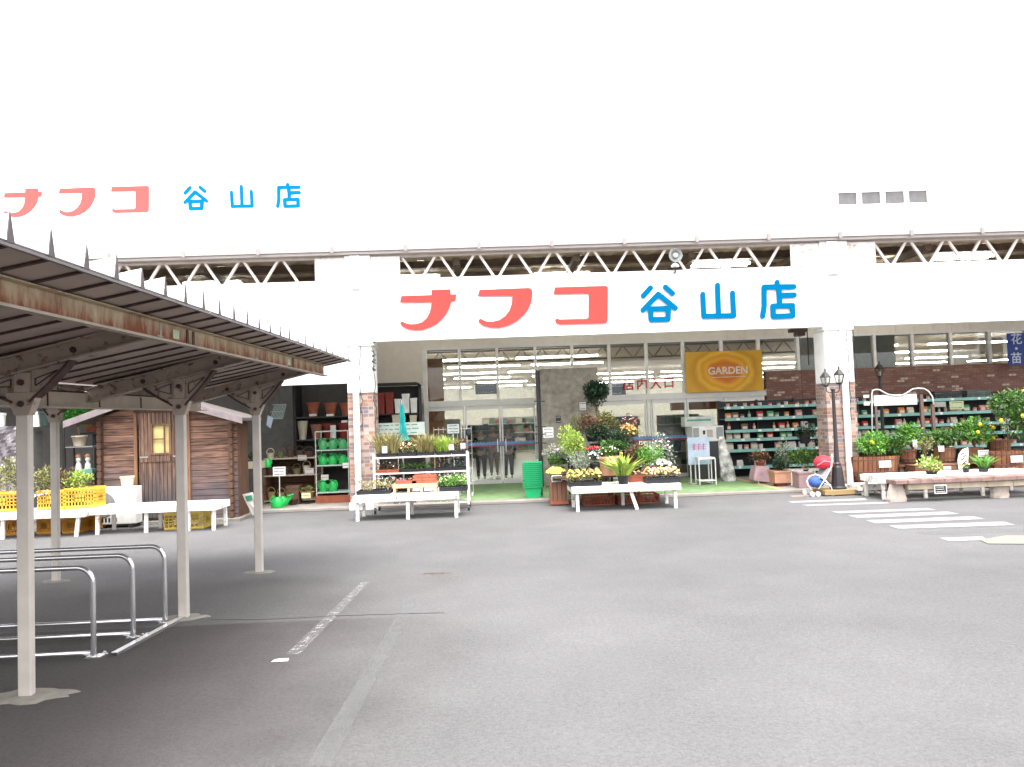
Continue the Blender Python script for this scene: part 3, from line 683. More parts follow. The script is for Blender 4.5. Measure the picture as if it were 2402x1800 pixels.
for k in LET:
    mm = RED if k in ('na', 'fu', 'ko') else BLUE
    letter(k, LO, lambda x, y: (x, y), YF+.01, mm)
    u = bb[k]; q = lb_[k]; ox = 800 if mm is RED else 1400
    q = (ox+q[0]/3.687, ox+q[1]/3.687, 530+q[2]/3.687, 530+q[3]/3.687); u = (u[0]/2.949, u[1]/2.949, 400+u[2]/2.949, 400+u[3]/2.949)
    mp = lambda x, y, u=u, q=q: (u[0]+(x-q[0])/(q[1]-q[0])*(u[1]-u[0]), u[2]+(y-q[2])/(q[3]-q[2])*(u[3]-u[2]))
    letter(k, UP, mp, 18.41, mat('sign_upper_red_paint', (.62,.085,.08), .9, var=.02, spec=.05) if mm is RED else BLUE)  # upper red letters in a slightly paler red

# upper wall louvre windows
lw = root('louvre_window', 'grey four bay louvre vent high on the white upper wall above the second pillar', 'vent window', (XA(2070,18.4,7.4), 18.4, 7.2))
def cu(x, y): return P(1850+x/3.685, 400+y/3.685, 18.35)
a = cu(400, 165); b_ = cu(1230, 300)
zA, zB = min(a.z, b_.z), max(a.z, b_.z); 
x0 = cu(405, 230).x; x1 = cu(1215, 225).x; zt_ = cu(810, 165).z; zb_ = cu(810, 300).z
g = MB()
wx = [(425,588),(628,793),(832,998),(1035,1198)]
ed = [x0]+[v for q in wx for v in (cu(q[0], 230).x, cu(q[1], 230).x)]+[x1]
for i in range(0, 10, 2): g.box(ed[i], ed[i+1], 18.33, 18.40, zb_, zt_)
for i in range(1, 8, 2): g.box(ed[i], ed[i+1], 18.335, 18.395, zb_, zb_+.03); g.box(ed[i], ed[i+1], 18.335, 18.395, zt_-.05, zt_)
g.box(x0-.04, x1+.1, 18.29, 18.40, zt_+.001, zt_+.05); g.obj('frame', WPANEL, lw)
LV = mat('louvre_grey', (.115,.112,.115), .5, var=.15)
for i in range(1, 8, 2):
    g = MB(); g.box(ed[i], ed[i+1], 18.375, 18.385, zb_+.03, zt_-.05); g.obj('vent_pane', LV, lw)
# round horn loudspeaker on the truss
hc = P(1584, 600, YF-.05)
hn = root('horn_speaker', 'round grey horn loudspeaker fixed to the white roof truss', 'loudspeaker', (hc.x, YF, hc.z))
g = MB(); k = len(g.v)
def ringlathe(g, c, prof, seg=24, mi=0):   # axis along -y
    k = len(g.v)
    for r_, y_ in prof:
        for j in range(seg): t = 2*math.pi*j/seg; g.v.append(Vector((c.x+r_*math.cos(t), c.y+y_, c.z+r_*math.sin(t))))
    for i in range(len(prof)-1):
        for j in range(seg):
            a = k+i*seg+j; b2 = k+i*seg+(j+1) % seg; g.f.append((a, a+seg, b2+seg, b2)); g.m.append(mi)
cc = Vector((hc.x, YF-.08, hc.z))
ringlathe(g, cc, [(.05,.16),(.06,.10),(.125,.02),(.13,0),(.125,-.012),(.115,0),(.06,.06),(.055,.05),(.03,.02),(.0,.0)]); g.obj('horn', mat('horn_grey', (.30,.31,.30), .45), hn, smooth=True)
g = MB(); ringlathe(g, cc, [(.095,.008),(.10,-.004),(.105,.008)]); ringlathe(g, cc, [(.0,-.02),(.035,-.018),(.045,.0)]); g.obj('horn_ring', mat('horn_pale', (.5,.52,.5), .4), hn)
g = MB(); g.bar((hc.x, YF+.06, hc.z), (hc.x, YF+.06, hc.z-.26), .03, .03); g.obj('bracket', DARKM, hn)
lp = P(1583, 624, YF-.05)
lm_ = root('floodlight', 'small white domed lamp under the round horn on the truss', 'lamp', (lp.x, YF, lp.z))
g = MB(); g.lathe((lp.x, YF-.06, lp.z), [(.08,-.02),(.075,.0),(.045,.03),(.02,.05)], 16); g.obj('shade', WCER, lm_)
g = MB(); g.bar((lp.x, YF-.06, lp.z-.02), (lp.x, YF-.06, lp.z-.13), .02, .02); g.bar((lp.x, YF-.06, lp.z-.12), (lp.x, YF+.03, lp.z-.12), .02, .02); g.obj('stem', BLACK, lm_)
# camera box under the fascia
sc_ = P(1870, 780, 16.6); cb_ = root('security_box', 'dark security unit hanging under the canopy by the second pillar', 'security unit', (sc_.x, 16.6, sc_.z))
g = MB(); g.box(sc_.x-.17, sc_.x+.2, 16.5, 16.7, sc_.z, sc_.z+.08); g.box(sc_.x-.05, sc_.x+.12, 16.45, 16.7, sc_.z-.09, sc_.z-.001); g.obj('housing', mat('dark_brown_box', (.05,.03,.025), .5), cb_, bevel=.01)
g = MB(); g.tube([(sc_.x+.22, 16.6, 4.5),(sc_.x+.22, 16.6, 2.5)], .012, 6); g.obj('cable', BLACK, cb_)

# ================================================================== CYCLE SHELTER
S = root('cycle_shelter', 'rusty brown roofed cycle shelter on beige steel posts with cantilever brackets', 'shelter', (-2.9, 6.5, 0))
posts = [(-2.925, 4.66), (-2.80, 6.50), (-2.76, 8.39)]
pts_ = [G(63, 1634), G(432, 1450), G(609, 1343)]
posts = [(p.x, p.y) for p in pts_]; bp_ = G(132, 1364)
def shelter_post(x, y, w=.082, d=.055):
    g = MB(); h = 1.86
    # hollow section with the open side facing the rack, then lips
    g.box(x-w/2, x+w/2, y-d/2, y+d/2, .0, h)
    o = g.obj('post', POSTP, S, bevel=.008)
    g = MB(); g.box(x-w*.5-.003, x-w*.5-.0005, y-d*.3, y+d*.3, .02, h-.05); g.obj('post_lip', mat('post_lip', (.2,.17,.15)), o)
    return o
def roofz(x): return 1.955 + (x-SKY_+3.65)*.229     # underside of the crossbeam top
SKEW = .0262
def sk(g): g.v = [Vector((p.x+SKEW*p.y, p.y, p.z)) for p in g.v]; return g
def bracket(x, y, xl_, xr_, up_=1):
    global SKY_
    SKY_ = SKEW*y; xl_ += SKY_; xr_ += SKY_
    zt_ = lambda q: roofz(q) if up_ > 0 else 1.955+(-3.65-(q-SKY_))*.2
    # crossbeam (I profile)
    g = MB(); zA, zB = zt_(xl_), zt_(xr_)
    g.prism([(xl_, zA-.10), (xr_, zB-.10), (xr_, zB), (xl_, zA)], y-.012, y+.012)
    g.prism([(xl_, zA-.112), (xr_, zB-.112), (xr_, zB-.10), (xl_, zA-.10)], y-.05, y+.05)
    g.prism([(xl_, zA-.001), (xr_, zB-.001), (xr_, zB+.011), (xl_, zA+.011)], y-.05, y+.05)
    o = g.obj('crossbeam', BRKP, S)
    # column head with two haunch gussets
    zc_ = zt_(x)-.113
    g = MB(); g.box(x-.045, x+.045, y-.03, y+.03, 1.862, zc_)
    g.prism([(x-.043, 1.72), (x+.043, 1.72), (x+.10, 1.86), (x-.10, 1.86)], y-.034, y+.034)
    h = g.obj('column_head', BRKP, S)
    for s in (-1, 1):
        xe = x+s*.30; ze = zt_(xe)-.113; pl = [(x+s*.052, 1.80)]
        cur = []
        for i in range(9):
            t = i/8; cur.append((x+s*(.052+.248*t), 1.80+(ze-1.80)*(t**.75)*(.55+.45*t)))
        poly = cur+[(x+s*.052, zt_(x+s*.052)-.113)]
        if s < 0: poly = list(reversed(poly))
        g = MB(); g.prism(poly, y-.008, y+.008); gu = g.obj('gusset', BRKP, S)
        g = MB()
        for a_, b2 in zip(cur, cur[1:]):
            g.bar((a_[0], y, a_[1]), (b2[0], y, b2[1]), .085, .014)
        g.obj('gusset_flange', SEAM, gu)
        g = MB()      # raised stiffener outline on the gusset
        q1 = (x+s*.075, zt_(x)-.15); q2 = (x+s*.21, zt_(x+s*.21)-.15); q3 = (x+s*.075, 1.90)
        for a_, b2 in ((q1,q2),(q2,q3),(q3,q1)): g.bar((a_[0], y-.012, a_[1]), (b2[0], y-.012, b2[1]), .006, .006)
        g.obj('stiffener', SEAM, gu)
    for bx, bz in ((x, zc_-.06), (x, 1.79), (x-.31, zt_(x-.31)-.05), (x+.31, zt_(x+.31)-.05)): 
        g = MB(); ringlathe(g, Vector((bx, y-.045 if abs(bx-x) < .01 else y-.02, bz)), [(.0,-.006),(.018,-.006),(.02,.012)], 8); g.obj('bolt', SEAM, h)
    
posts = [(posts[0][0], posts[0][1]-1.87*k) for k in (4, 3, 2, 1)]+posts  # four unseen posts added with the roof stretch that shades the ground
for x, y in posts: shelter_post(x, y); bracket(x, y, -3.63, -2.19)
posts = posts[4:]
shelter_post(bp_.x, bp_.y, .078, .055); bracket(bp_.x, bp_.y, -5.62, -3.68, -1)
# purlins
y0_, y1_ = -4.5, 9.0  # near ends run on unseen beneath the added roof stretch
g = MB()
g.box(-2.20, -2.192, y0_, y1_, 2.165, 2.275); g.box(-2.20, -2.15, y0_, y1_, 2.276, 2.282); pu = sk(g).obj('purlin', PURL, S)
g = MB(); g.box(-2.20, -2.145, y0_, y1_, 2.15, 2.164); sk(g).obj('lower_flange', PURLF, pu)
g = MB(); yy = [3.05, 5.0, 6.5, 8.35]
for y in (5.02, 7.55): g.box(-2.1915, -2.189, y, y+.09, 2.19, 2.25)
sk(g).obj('sticker', mat('pale_green_sticker', (.40,.50,.33), .5), pu)
g = MB()
for y in (5.22, 5.32, 7.72): g.box(-2.1915, -2.186, y, y+.03, 2.17, 2.27)
sk(g).obj('joint_plate', SEAM, pu)
g = MB(); g.box(-3.68, -3.62, y0_, 9.0, 1.80, 1.93); g.box(-3.60, -3.55, y0_, 9.0, 1.80, 1.81); sk(g).obj('valley_beam', mat('valley_beam_paint', (.42,.36,.29), .6, var=.15), S)
g = MB(); 
for i in range(5): y = 5.3+i*.75; g.box(-3.618, -3.612, y, y+.012, 1.81, 1.92)
sk(g).obj('valley_bolt', SEAM, S)
g = MB(); g.box(-5.70, -5.64, y0_, 9.0, 2.26, 2.38); sk(g).obj('purlin', BRKP, S)
# roof: pans, seams, upstanding triangular ribs
def ru(x): return 2.012+(x+3.65)*.19
xe = -1.93; ye = 9.2; pitch_ = .2645
g = MB()
g.prism([(-3.66, ru(-3.66)), (xe, ru(xe)), (xe, ru(xe)+.006), (-3.66, ru(-3.66)+.006)], -4.6, ye, 0)  # stretch running past the camera is unseen, added to darken the asphalt
rf_ = sk(g).obj('roof_panel', ROOFU, S)
g = MB(); g.prism([(-3.66, ru(-3.66)+.009), (xe+.012, ru(xe)+.009), (xe+.012, ru(xe)+.014), (-3.66, ru(-3.66)+.014)], -4.6, ye+.01); sk(g).obj('roof_top', ROOFT, rf_)
g = MB()
k = 0; y = 9.07
while y > .6:
    y = 9.07-k*pitch_; k += 1
    zb = ru(xe)+.015; hh = .10+random.uniform(-.008,.008)
    # rib sides (pale) and a dark cap painted as shade inside the open end
    a0 = ru(-3.66)+.015
    lean = random.uniform(-.004, .006)
    v = [(xe+.01, y-.022, zb), (xe+.01, y+lean, zb+hh), (xe+.01, y+.022, zb), (-3.66, y-.022, a0), (-3.66, y, a0+hh), (-3.66, y+.022, a0)]
    g.add(v, [(0,3,4,1), (1,4,5,2)], 0); 
    g.add([(xe+.014, y-.024, zb-.012), (xe+.014, y+lean, zb+hh+.004), (xe+.014, y+.024, zb-.012), (xe+.008, y-.024, zb-.012), (xe+.008, y+lean, zb+hh+.004), (xe+.008, y+.024, zb-.012)], [(0,2,1), (3,4,5), (0,1,4,3), (1,2,5,4)], 1)
sk(g).obj('roof_rib', [ROOFT, mat('dark_rib_end', (.075,.062,.065), .6)], rf_)
g = MB()
for i in range(k):
    y = 9.07-i*pitch_
    g.prism([(-3.6, ru(-3.6)-.012), (xe, ru(xe)-.012), (xe, ru(xe)-.001), (-3.6, ru(-3.6)-.001)], y-.011, y+.011)
sk(g).obj('roof_seam', SEAM, rf_)
g = MB(); g.box(xe-.002, xe+.016, -4.6, ye, ru(xe)-.014, ru(xe)-.001); sk(g).obj('roof_edge', mat('roof_edge_metal', (.12,.105,.11), .5), rf_)
# the mirrored wing over the second row
def rl(x): return 2.012+(-3.76-x)*.19
g = MB(); g.prism([(-5.95, rl(-5.95)), (-3.74, rl(-3.74)), (-3.74, rl(-3.74)+.006), (-5.95, rl(-5.95)+.006)], 3.0, ye); wg = sk(g).obj('roof_panel', ROOFU, S)
g = MB(); g.prism([(-5.95, rl(-5.95)+.009), (-3.74, rl(-3.74)+.009), (-3.74, rl(-3.74)+.014), (-5.95, rl(-5.95)+.014)], 3.0, ye); sk(g).obj('roof_top', ROOFT, wg)
g = MB()
for i in range(23): y = 9.07-i*pitch_; g.prism([(-5.95, rl(-5.95)-.012), (-3.76, rl(-3.76)-.012), (-3.76, rl(-3.76)-.001), (-5.95, rl(-5.95)-.001)], y-.011, y+.011)
sk(g).obj('roof_seam', SEAM, wg)
g = MB(); g.box(-3.76, -3.64, .6, ye, 1.935, 1.945); sk(g).obj('valley_gutter', SEAM, S)
for (x, y), (rx, ry), sd_ in zip(posts+[(bp_.x, bp_.y)], ((.30,.14),(.20,.12),(.18,.09),(.18,.09)), (1,2,3,4)):
    g = pad(x, y, rx, ry, sd_); tag(g.obj('concrete_pad', CONC), kind='structure')

# ================================================================== CYCLE RACKS (hoops lying along x)
def hoop(sx, sy_b, sy_t, lab):
    p = G(sx, sy_b); x, y = p.x, p.y; h = .635; r_ = root('cycle_rack', lab, 'cycle rack', (x, y, 0), 'steel hoops under the cycle shelter')
    rr = .11; pts = [(x, y, .0), (x, y, h-rr)]
    for i in range(1, 8): t = i/8*math.pi/2; pts.append((x-rr+rr*math.cos(t), y, h-rr+rr*math.sin(t)))
    pts += [(x-rr, y, h), (-6.2, y, h)]
    g = MB(); g.tube(pts, .019, 12, cap=False); g.obj('hoop_tube', GALV, r_, smooth=True)
    g = MB(); g.tube([(x-.02, y-.0, .03), (-6.2, y, .03)], .017, 10); g.obj('floor_tube', GALV, r_, smooth=True)
    g = MB(); g.box(x-.05, x+.06, y-.03, y+.03, .0, .008); g.obj('foot_plate', GALV, r_); return r_
hoop(220, 1542, 1336, 'steel tube cycle hoop by the nearest shelter post'); hoop(313, 1496, 1305, 'middle steel tube cycle hoop of the three under the shelter'); hoop(388, 1462, 1282, 'steel tube cycle hoop beside the middle shelter post')
A_ = G(268, 1538); Z_ = G(428, 1452)
br = root('base_rail', 'flat galvanised ground rail joining the cycle hoops to the middle post', 'ground rail', (A_.x, A_.y, 0))
g = MB(); g.bar((A_.x, A_.y, .018), (Z_.x, Z_.y, .018), .05, .006); g.bar((A_.x+.022, A_.y, .009), (Z_.x+.022, Z_.y, .009), .006, .016); g.obj('rail', GALV, br)
g = MB()
for sx_, sy_ in ((245,1538),(335,1496),(345,1494)):
    q = G(sx_, sy_); g.box(q.x-.05, q.x+.02, q.y-.02, q.y+.02, .0, .012); ringlathe(g, Vector((q.x, q.y, .02)), [(.0,-.012),(.012,-.012),(.012,.012)], 6)
g.obj('clamp', GALV, br)
# ================================================================== PLANTS AND POTS (builders)
def pot_mb(c, r_, h, sq=False, rim=True, taper=.75):
    g = MB(); c = Vector(c)
    if sq:
        k = 1.414; prof = [(r_*taper*k, 0), (r_*k*.97, h*.86), (r_*k*1.05, h*.86), (r_*k*1.05, h), (r_*k*.9, h), (r_*k*.88, h*.9)]
        g.lathe((0,0,0), prof, 4); rot = Matrix.Rotation(math.pi/4, 3, 'Z'); g.v = [rot @ v + c for v in g.v]
    else:
        g.lathe(c, [(r_*taper*.97, 0), (r_*taper, h*.04), (r_*.96, h*.84), (r_*1.06, h*.85), (r_*1.07, h), (r_*.93, h), (r_*.90, h*.88)] if rim else [(r_*taper, 0), (r_, h), (r_*.92, h), (r_*.9, h*.92)], 18)
    return g
def plant(name, label, cat, sx, Y, z, w, h, leafm='mid', potm=None, ph=.12, pr=None, sq=False, flowers=(), n=350, leaf=.05, style='leaves', group=None, stem=0, upb=.35, wid=.5, x=None, taper=.75, dy=None):
    """w,h: foliage width/height in design units; flowers: list of (material, count, size)"""
    X = XA(sx, Y, z+h/2) if x is None else x
    r_ = root(name, label, cat, (X, Y, z), group); zb = z
    if potm:
        pr = pr or w*.35; pot_mb((X, Y, z), pr, ph, sq, taper=taper).obj('pot', potm, r_, smooth=not sq)
        g = MB(); g.lathe((X, Y, z+ph*.80), [(pr*.88, 0), (pr*.86, ph*.06)], 12); g.obj('soil', mat('soil', (.04,.025,.015), .95), r_); zb = z+ph*.85
    if stem:
        g = MB()
        for i in range(3 if stem < .25 else 1):
            ox = random.uniform(-.02,.02); g.tube([(X+ox, Y, zb), (X+ox*2+.01, Y, zb+stem*.5), (X+ox*3, Y, zb+stem+h*.35)], [.014,.012,.008], 6)
            for j in range(3): g.tube([(X+ox*3, Y, zb+stem*.9), (X+random.uniform(-.3,.3)*w, Y+random.uniform(-.3,.3)*w, zb+stem+h*random.uniform(.3,.6))], [.007,.004], 5)
        g.obj('stem', mat('bark', (.12,.08,.05), .9), r_)
    zb += stem; g = MB(); d = (dy or w)
    if style == 'leaves': g.leaves((X, Y, zb+h*.5), (w/2, d/2, h/2), n, leaf, upb, wid)
    elif style == 'blades': g.blades((X, Y, zb), (w*.35, d*.3, 0), n, h, leaf, .6)
    elif style == 'spiky': g.blades((X, Y, zb), (w*.12, w*.12, 0), n, h, leaf, .9)
    g.obj('foliage', LG[leafm] if isinstance(leafm, str) else leafm, r_)
    for m_, nf, sz in flowers:
        g = MB(); g.blossoms((X, Y, zb+h*.35), (w*.48, d*.48, h*.62), nf, sz); g.obj('blossom', m_, r_)
    return r_
def card(name, label, sx, sy, Y, wpx, hpx, m_, cat='price card', lines=0, frame=None, tilt=0, stake=0, ink=None, parent=None, group=None):
    c = P(sx, sy, Y); w = pxl(wpx, Y); h = pxl(hpx, Y)
    r_ = root(name, label, cat, (c.x, Y, c.z-h/2-stake), group)
    g = MB(); g.box(c.x-w/2, c.x+w/2, Y-.003, Y+.003, c.z-h/2, c.z+h/2); g.obj('board', m_, r_)
    if frame:
        g = MB(); t = .012
        g.box(c.x-w/2-t, c.x+w/2+t, Y-.008, Y+.006, c.z+h/2+.0005, c.z+h/2+t); g.box(c.x-w/2-t, c.x+w/2+t, Y-.008, Y+.006, c.z-h/2-t, c.z-h/2-.0005)
        g.box(c.x-w/2-t, c.x-w/2-.0005, Y-.008, Y+.006, c.z-h/2, c.z+h/2); g.box(c.x+w/2+.0005, c.x+w/2+t, Y-.008, Y+.006, c.z-h/2, c.z+h/2); g.obj('frame', frame, r_)
    if lines:
        g = MB(); ik = ink or BLACK
        for i in range(lines):
            zz = c.z+h*(.32-.64*i/max(1, lines-1) if lines > 1 else 0); x = c.x-w*.38
            while x < c.x+w*.34:
                e = x+random.uniform(.03,.12)*w; zz2 = zz+random.uniform(-.02,.02)*h; g.box(x, min(e, c.x+w*.4), Y-.0055, Y-.0035, zz2-h*.04, zz2+h*.04); x = e+w*.03
        g.obj('marks', ik, r_)
    if stake:
        g = MB(); g.box(c.x-.006, c.x+.006, Y+.003, Y+.009, c.z-h/2-stake, c.z); g.obj('stake', WCER, r_)
    return r_
# benches of slats on splayed legs
def bench(label, x0, x1, y0, y1, zt_, legs, splay=(), m_=WBENCH, nslat=7, group='white slatted display benches'):
    r_ = root('display_bench', label, 'bench', ((x0+x1)/2, (y0+y1)/2, 0), group); g = MB()
    n_ = nslat; dy = (y1-y0)/n_
    for i in range(n_): g.box(x0+random.uniform(0,.015), x1-random.uniform(0,.015), y0+i*dy+.006, y0+(i+1)*dy-.006, zt_-.022, zt_+random.uniform(-.002,.002))
    g.obj('slats', m_, r_, bevel=.003)
    g = MB(); g.box(x0, x1, y0-.022, y0-.001, zt_-.11, zt_-.004); g.box(x0, x1, y1+.001, y1+.022, zt_-.11, zt_-.004)
    g.box(x0, x0+.02, y0, y1, zt_-.11, zt_-.024); g.box(x1-.02, x1, y0, y1, zt_-.11, zt_-.024); g.obj('apron', m_, r_, bevel=.003)
    for i, lx in enumerate(legs):
        for ly, s in ((y0+.05, -1), (y1-.05, 1)):
            dx = splay[i] if splay and s < 0 else 0
            g = MB(); g.bar((lx, ly, zt_-.024), (lx+dx, ly+s*.015, 0), .055, .04, upv=(0,1,0)); g.obj('leg', m_, r_, bevel=.004)
    return r_
def crate(label, x0, x1, y0, y1, z0, h, m_, group='yellow slatted plastic crates', name='plastic_crate'):
    r_ = root(name, label, 'crate', ((x0+x1)/2, (y0+y1)/2, z0), group)
    g = MB(); g.box(x0+.01, x1-.01, y0+.01, y1-.01, z0, z0+.012); g.obj('base', m_, r_)
    def wall(nm, fx):
        g = MB(); L = fx[1]-fx[0]; t = .008
        def bx(a, b_, za, zb_):
            if fx[2] == 'x': g.box(a, b_, fx[3]-t, fx[3]+t, za, zb_)
            else: g.box(fx[3]-t, fx[3]+t, a, b_, za, zb_)
        bx(fx[0], fx[1], z0+.013, z0+h*.16); bx(fx[0], fx[1], z0+h*.86, z0+h)
        if fx[2] == 'x': g.box(fx[0]-.006, fx[1]+.006, fx[3]-t-.008, fx[3]+t+.008, z0+h*.93, z0+h+.004)
        n_ = 9
        for i in range(n_+1): a = fx[0]+(L-.014)*i/n_; bx(a, a+.014, z0+h*.16, z0+h*.86)
        for q in (.33, .5, .68): bx(fx[0], fx[1], z0+h*q, z0+h*(q+.045))
        bx(fx[0]+L*.3, fx[0]+L*.7, z0+h*.36, z0+h*.66)
        g.obj(nm, m_, r_)
    wall('side', (x0, x1, 'x', y0)); wall('side', (x0, x1, 'x', y1)); wall('side', (y0+.01, y1-.01, 'y', x0)); wall('side', (y0+.01, y1-.01, 'y', x1)); return r_
def tray(label, sx0, sx1, Y, z, d, h=.05, m_=None, leafm='mid', fh=.1, n=400, leaf=.035, flowers=(), style='leaves', name='plant_tray', group=None):
    x0 = XA(sx0, Y, z+.05); x1 = XA(sx1, Y, z+.05); cx = (x0+x1)/2
    r_ = root(name, label, 'plant tray', (cx, Y+d/2, z), group); g = MB()
    g.box(x0, x1, Y, Y+.012, z, z+h); g.box(x0, x1, Y+d-.012, Y+d, z, z+h); g.box(x0, x0+.012, Y+.013, Y+d-.013, z, z+h); g.box(x1-.012, x1, Y+.013, Y+d-.013, z, z+h); g.box(x0+.013, x1-.013, Y+.013, Y+d-.013, z, z+.012)
    g.box(x0-.008, x1+.008, Y-.010, Y-.001, z+h-.012, z+h); g.obj('tray', m_ or BLKPL, r_)
    g = MB(); k = max(2, int((x1-x0)/.11))
    for i in range(k):
        for j in (.28, .72):
            c = (x0+(x1-x0)*(i+.5)/k, Y+d*j, z+h)
            if style == 'leaves': g.leaves((c[0], c[1], z+h+fh*.42), ((x1-x0)/k*.62, d*.3, fh/2), n//(2*k), leaf)
            else: g.blades(c, ((x1-x0)/k*.4, d*.2, 0), n//(2*k), fh, leaf*.35, .5)
    g.obj('foliage', LG[leafm], r_)
    for m2, nf, sz in flowers:
        g = MB(); 
        for i in range(k):
            g.blossoms((x0+(x1-x0)*(i+.5)/k, Y+d*.4, z+h+fh*.3), ((x1-x0)/k*.6, d*.5, fh*.62), max(1, nf//k), sz)
        g.obj('blossom', m2, r_)
    return r_

random.seed(11)
# ================================================================== CENTRAL BENCHES
ZB = .415
b1x0, b1x1 = XA(828, 12.55, .4), XA(1076, 12.55, .4)
bench('low white slatted bench before the first brick pillar, holding trays and a little wooden stand', b1x0, b1x1, 12.55, 13.25, ZB, (b1x0+.06, (b1x0+b1x1)/2+.02, b1x1-.05))
b2x0, b2x1 = XA(1341, 12.65, .4), XA(1597, 12.65, .4)
bench('low white slatted bench in the middle holding orange flower trays and a lime green plant', b2x0, b2x1, 12.65, 13.4, ZB, (b2x0+.09, (b2x0+b2x1)/2+.05, b2x1-.09), splay=(0,.12,0))
tray('shallow black tray of feathery yellow green and mauve seedlings near the white downpipe', 836, 915, 12.65, ZB+.003, .4, .06, None, 'grass', .17, 900, .03, [(FPU, 24, .022), (FW, 14, .02)])
tray('oval black tray of bright green bushy seedlings on the bench corner by the shop door', 1030, 1096, 12.68, ZB+.003, .38, .07, None, 'bright', .2, 900, .035, [(flw('cream', (.7,.65,.35)), 26, .03)])
# wooden stand with terracotta trays
ws = root('wooden_stand', 'small pale wooden slatted stand in the middle of the low white bench', 'stand', (XA(972, 12.8, .5), 12.9, ZB))
x0, x1 = XA(921, 12.7, .5), XA(1026, 12.7, .5); PINE = planks('pale_pine', ((.50,.33,.17), (.66,.48,.28)), .5, 'Z', 'X')
g = MB()
for i in range(4): g.box(x0, x1, 12.7+i*.075, 12.76+i*.075, ZB+.135, ZB+.15)
g.obj('top', PINE, ws)
for xx in (x0+.01, x0+(x1-x0)*.33, x0+(x1-x0)*.62, x1-.05):
    for yq in (12.70, 12.93): g = MB(); g.box(xx, xx+.035, yq, yq+.035, ZB+.003, ZB+.134); g.obj('leg', PINE, ws)
g = MB(); g.box(x0, x1, 12.694, 12.699, ZB+.085, ZB+.135); g.box(x0, x1, 12.97, 12.975, ZB+.085, ZB+.135); g.obj('rail', PINE, ws)
for i, (s0, s1, zz, lb) in enumerate(((928, 975, ZB+.151, 'terracotta saucer tray at the end of the little wooden stand beside the mauve seedlings'), (968, 1024, ZB+.151, 'stack of flat terracotta trays on the little wooden stand beside the bushy green tray'))):
    r_ = root('terracotta_tray', lb, 'tray', (XA((s0+s1)/2, 12.8, .6), 12.8, zz)); a, b_ = XA(s0, 12.75, .6), XA(s1, 12.75, .6)
    for k in range(1+2*i):
        g = MB(); zz_ = zz+k*.045; g.box(a+k*.01, b_-k*.01, 12.72, 12.95, zz_, zz_+.01); g.box(a+k*.01-.01, b_-k*.01+.01, 12.71, 12.72, zz_, zz_+.04); g.box(a+k*.01-.01, b_-k*.01+.01, 12.95, 12.96, zz_, zz_+.04); g.obj('tray_layer', TERRA, r_)
tray('pink and violet bedding flowers behind the terracotta trays', 915, 965, 13.0, ZB+.003, .2, .05, None, 'mid', .2, 260, .03, [(FP, 26, .035), (FPU, 18, .03), (FR, 14, .03)])
# wheeled rack behind bench one
rk = root('wheeled_rack', 'tall white wheeled plant rack behind the low bench by the first pillar', 'rack', (XA(985, 13.5, .5), 13.7, 0))
rx0, rx1 = XA(878, 13.45, .7), XA(1097, 13.45, .7); RKM = mat('cream_rack_paint', (.66,.60,.56), .5)
for xx in (rx0, rx1):
    for yy in (13.45, 13.95):
        g = MB(); g.box(xx-.018, xx+.018, yy-.018, yy+.018, .11, 1.04 if yy < 13.6 else 1.0); g.obj('post', RKM, rk)
        g = MB(); k_ = Vector((xx, yy, .05)); 
        g.tube([(xx-.015, yy, .05), (xx+.015, yy, .05)], .045, 12); g.box(xx-.02, xx+.02, yy-.015, yy+.015, .08, .11); g.obj('caster', BLACK, rk)
for zz in (.16, .42, .70, .975):
    g = MB(); g.box(rx0+.019, rx1-.019, 13.44, 13.465, zz-.02, zz+.005); g.box(rx0+.019, rx1-.019, 13.94, 13.965, zz-.02, zz+.005)
    for q in range(14): x = rx0+.03+(rx1-rx0-.06)*q/13; g.box(x-.004, x+.004, 13.466, 13.939, zz-.012, zz-.004)
    g.obj('shelf', RKM, rk)
tray('black tray of tall wispy grey green lavender at the pillar end of the rack top', 883, 930, 13.5, .981, .3, .06, None, 'grass', .42, 420, .05, style='blades')
tray('black tray of orange and salmon flowers in the middle of the rack top', 934, 976, 13.5, .981, .3, .06, None, 'olive', .2, 320, .035, [(FSA, 30, .04)])
tray('black tray of tall straw coloured grasses on the rack top', 978, 1016, 13.5, .981, .3, .06, None, 'grass', .36, 420, .05, style='blades')
tray('black tray of yellow green upright herbs near the door end of the rack top', 1022, 1056, 13.5, .981, .3, .06, None, 'lime', .30, 300, .05, style='blades')
tray('black tray of dark leaved plants at the door end of the rack top', 1060, 1094, 13.5, .981, .3, .06, None, 'brown', .22, 300, .04)
card('plant_tag', 'white plant tag at the pillar end of the rack top tray', 902, 1055, 13.47, 12, 16, WCER, 'plant tag'); card('plant_tag', 'white plant tag on the dark leaved tray of the rack top', 1058, 1049, 13.47, 11, 13, WCER, 'plant tag', 1, ink=BLUE); card('plant_tag', 'white plant tag at the very door end of the rack top', 1086, 1046, 13.47, 11, 12, WCER, 'plant tag', 1, ink=BLUE)
tray('reddish seedling tray on the second level of the white rack next to the pillar', 882, 935, 13.5, .706, .3, .05, TERRA, 'brown', .16, 300, .035, [(FW, 14, .03)])
tray('low dark green seedling tray in the middle of the rack second level', 938, 1015, 13.5, .706, .3, .05, None, 'mid', .11, 500, .035)
tray('purple black leaved seedling tray on the second level near the door', 1020, 1093, 13.5, .706, .3, .05, None, 'dark', .2, 400, .04, [(FPU, 14, .03)])
tray('grey white foliage tray on the lower rack level at the door side', 1028, 1095, 13.5, .426, .3, .06, None, 'silver', .2, 400, .035, [(FW, 30, .035), (FPU, 10, .03)])
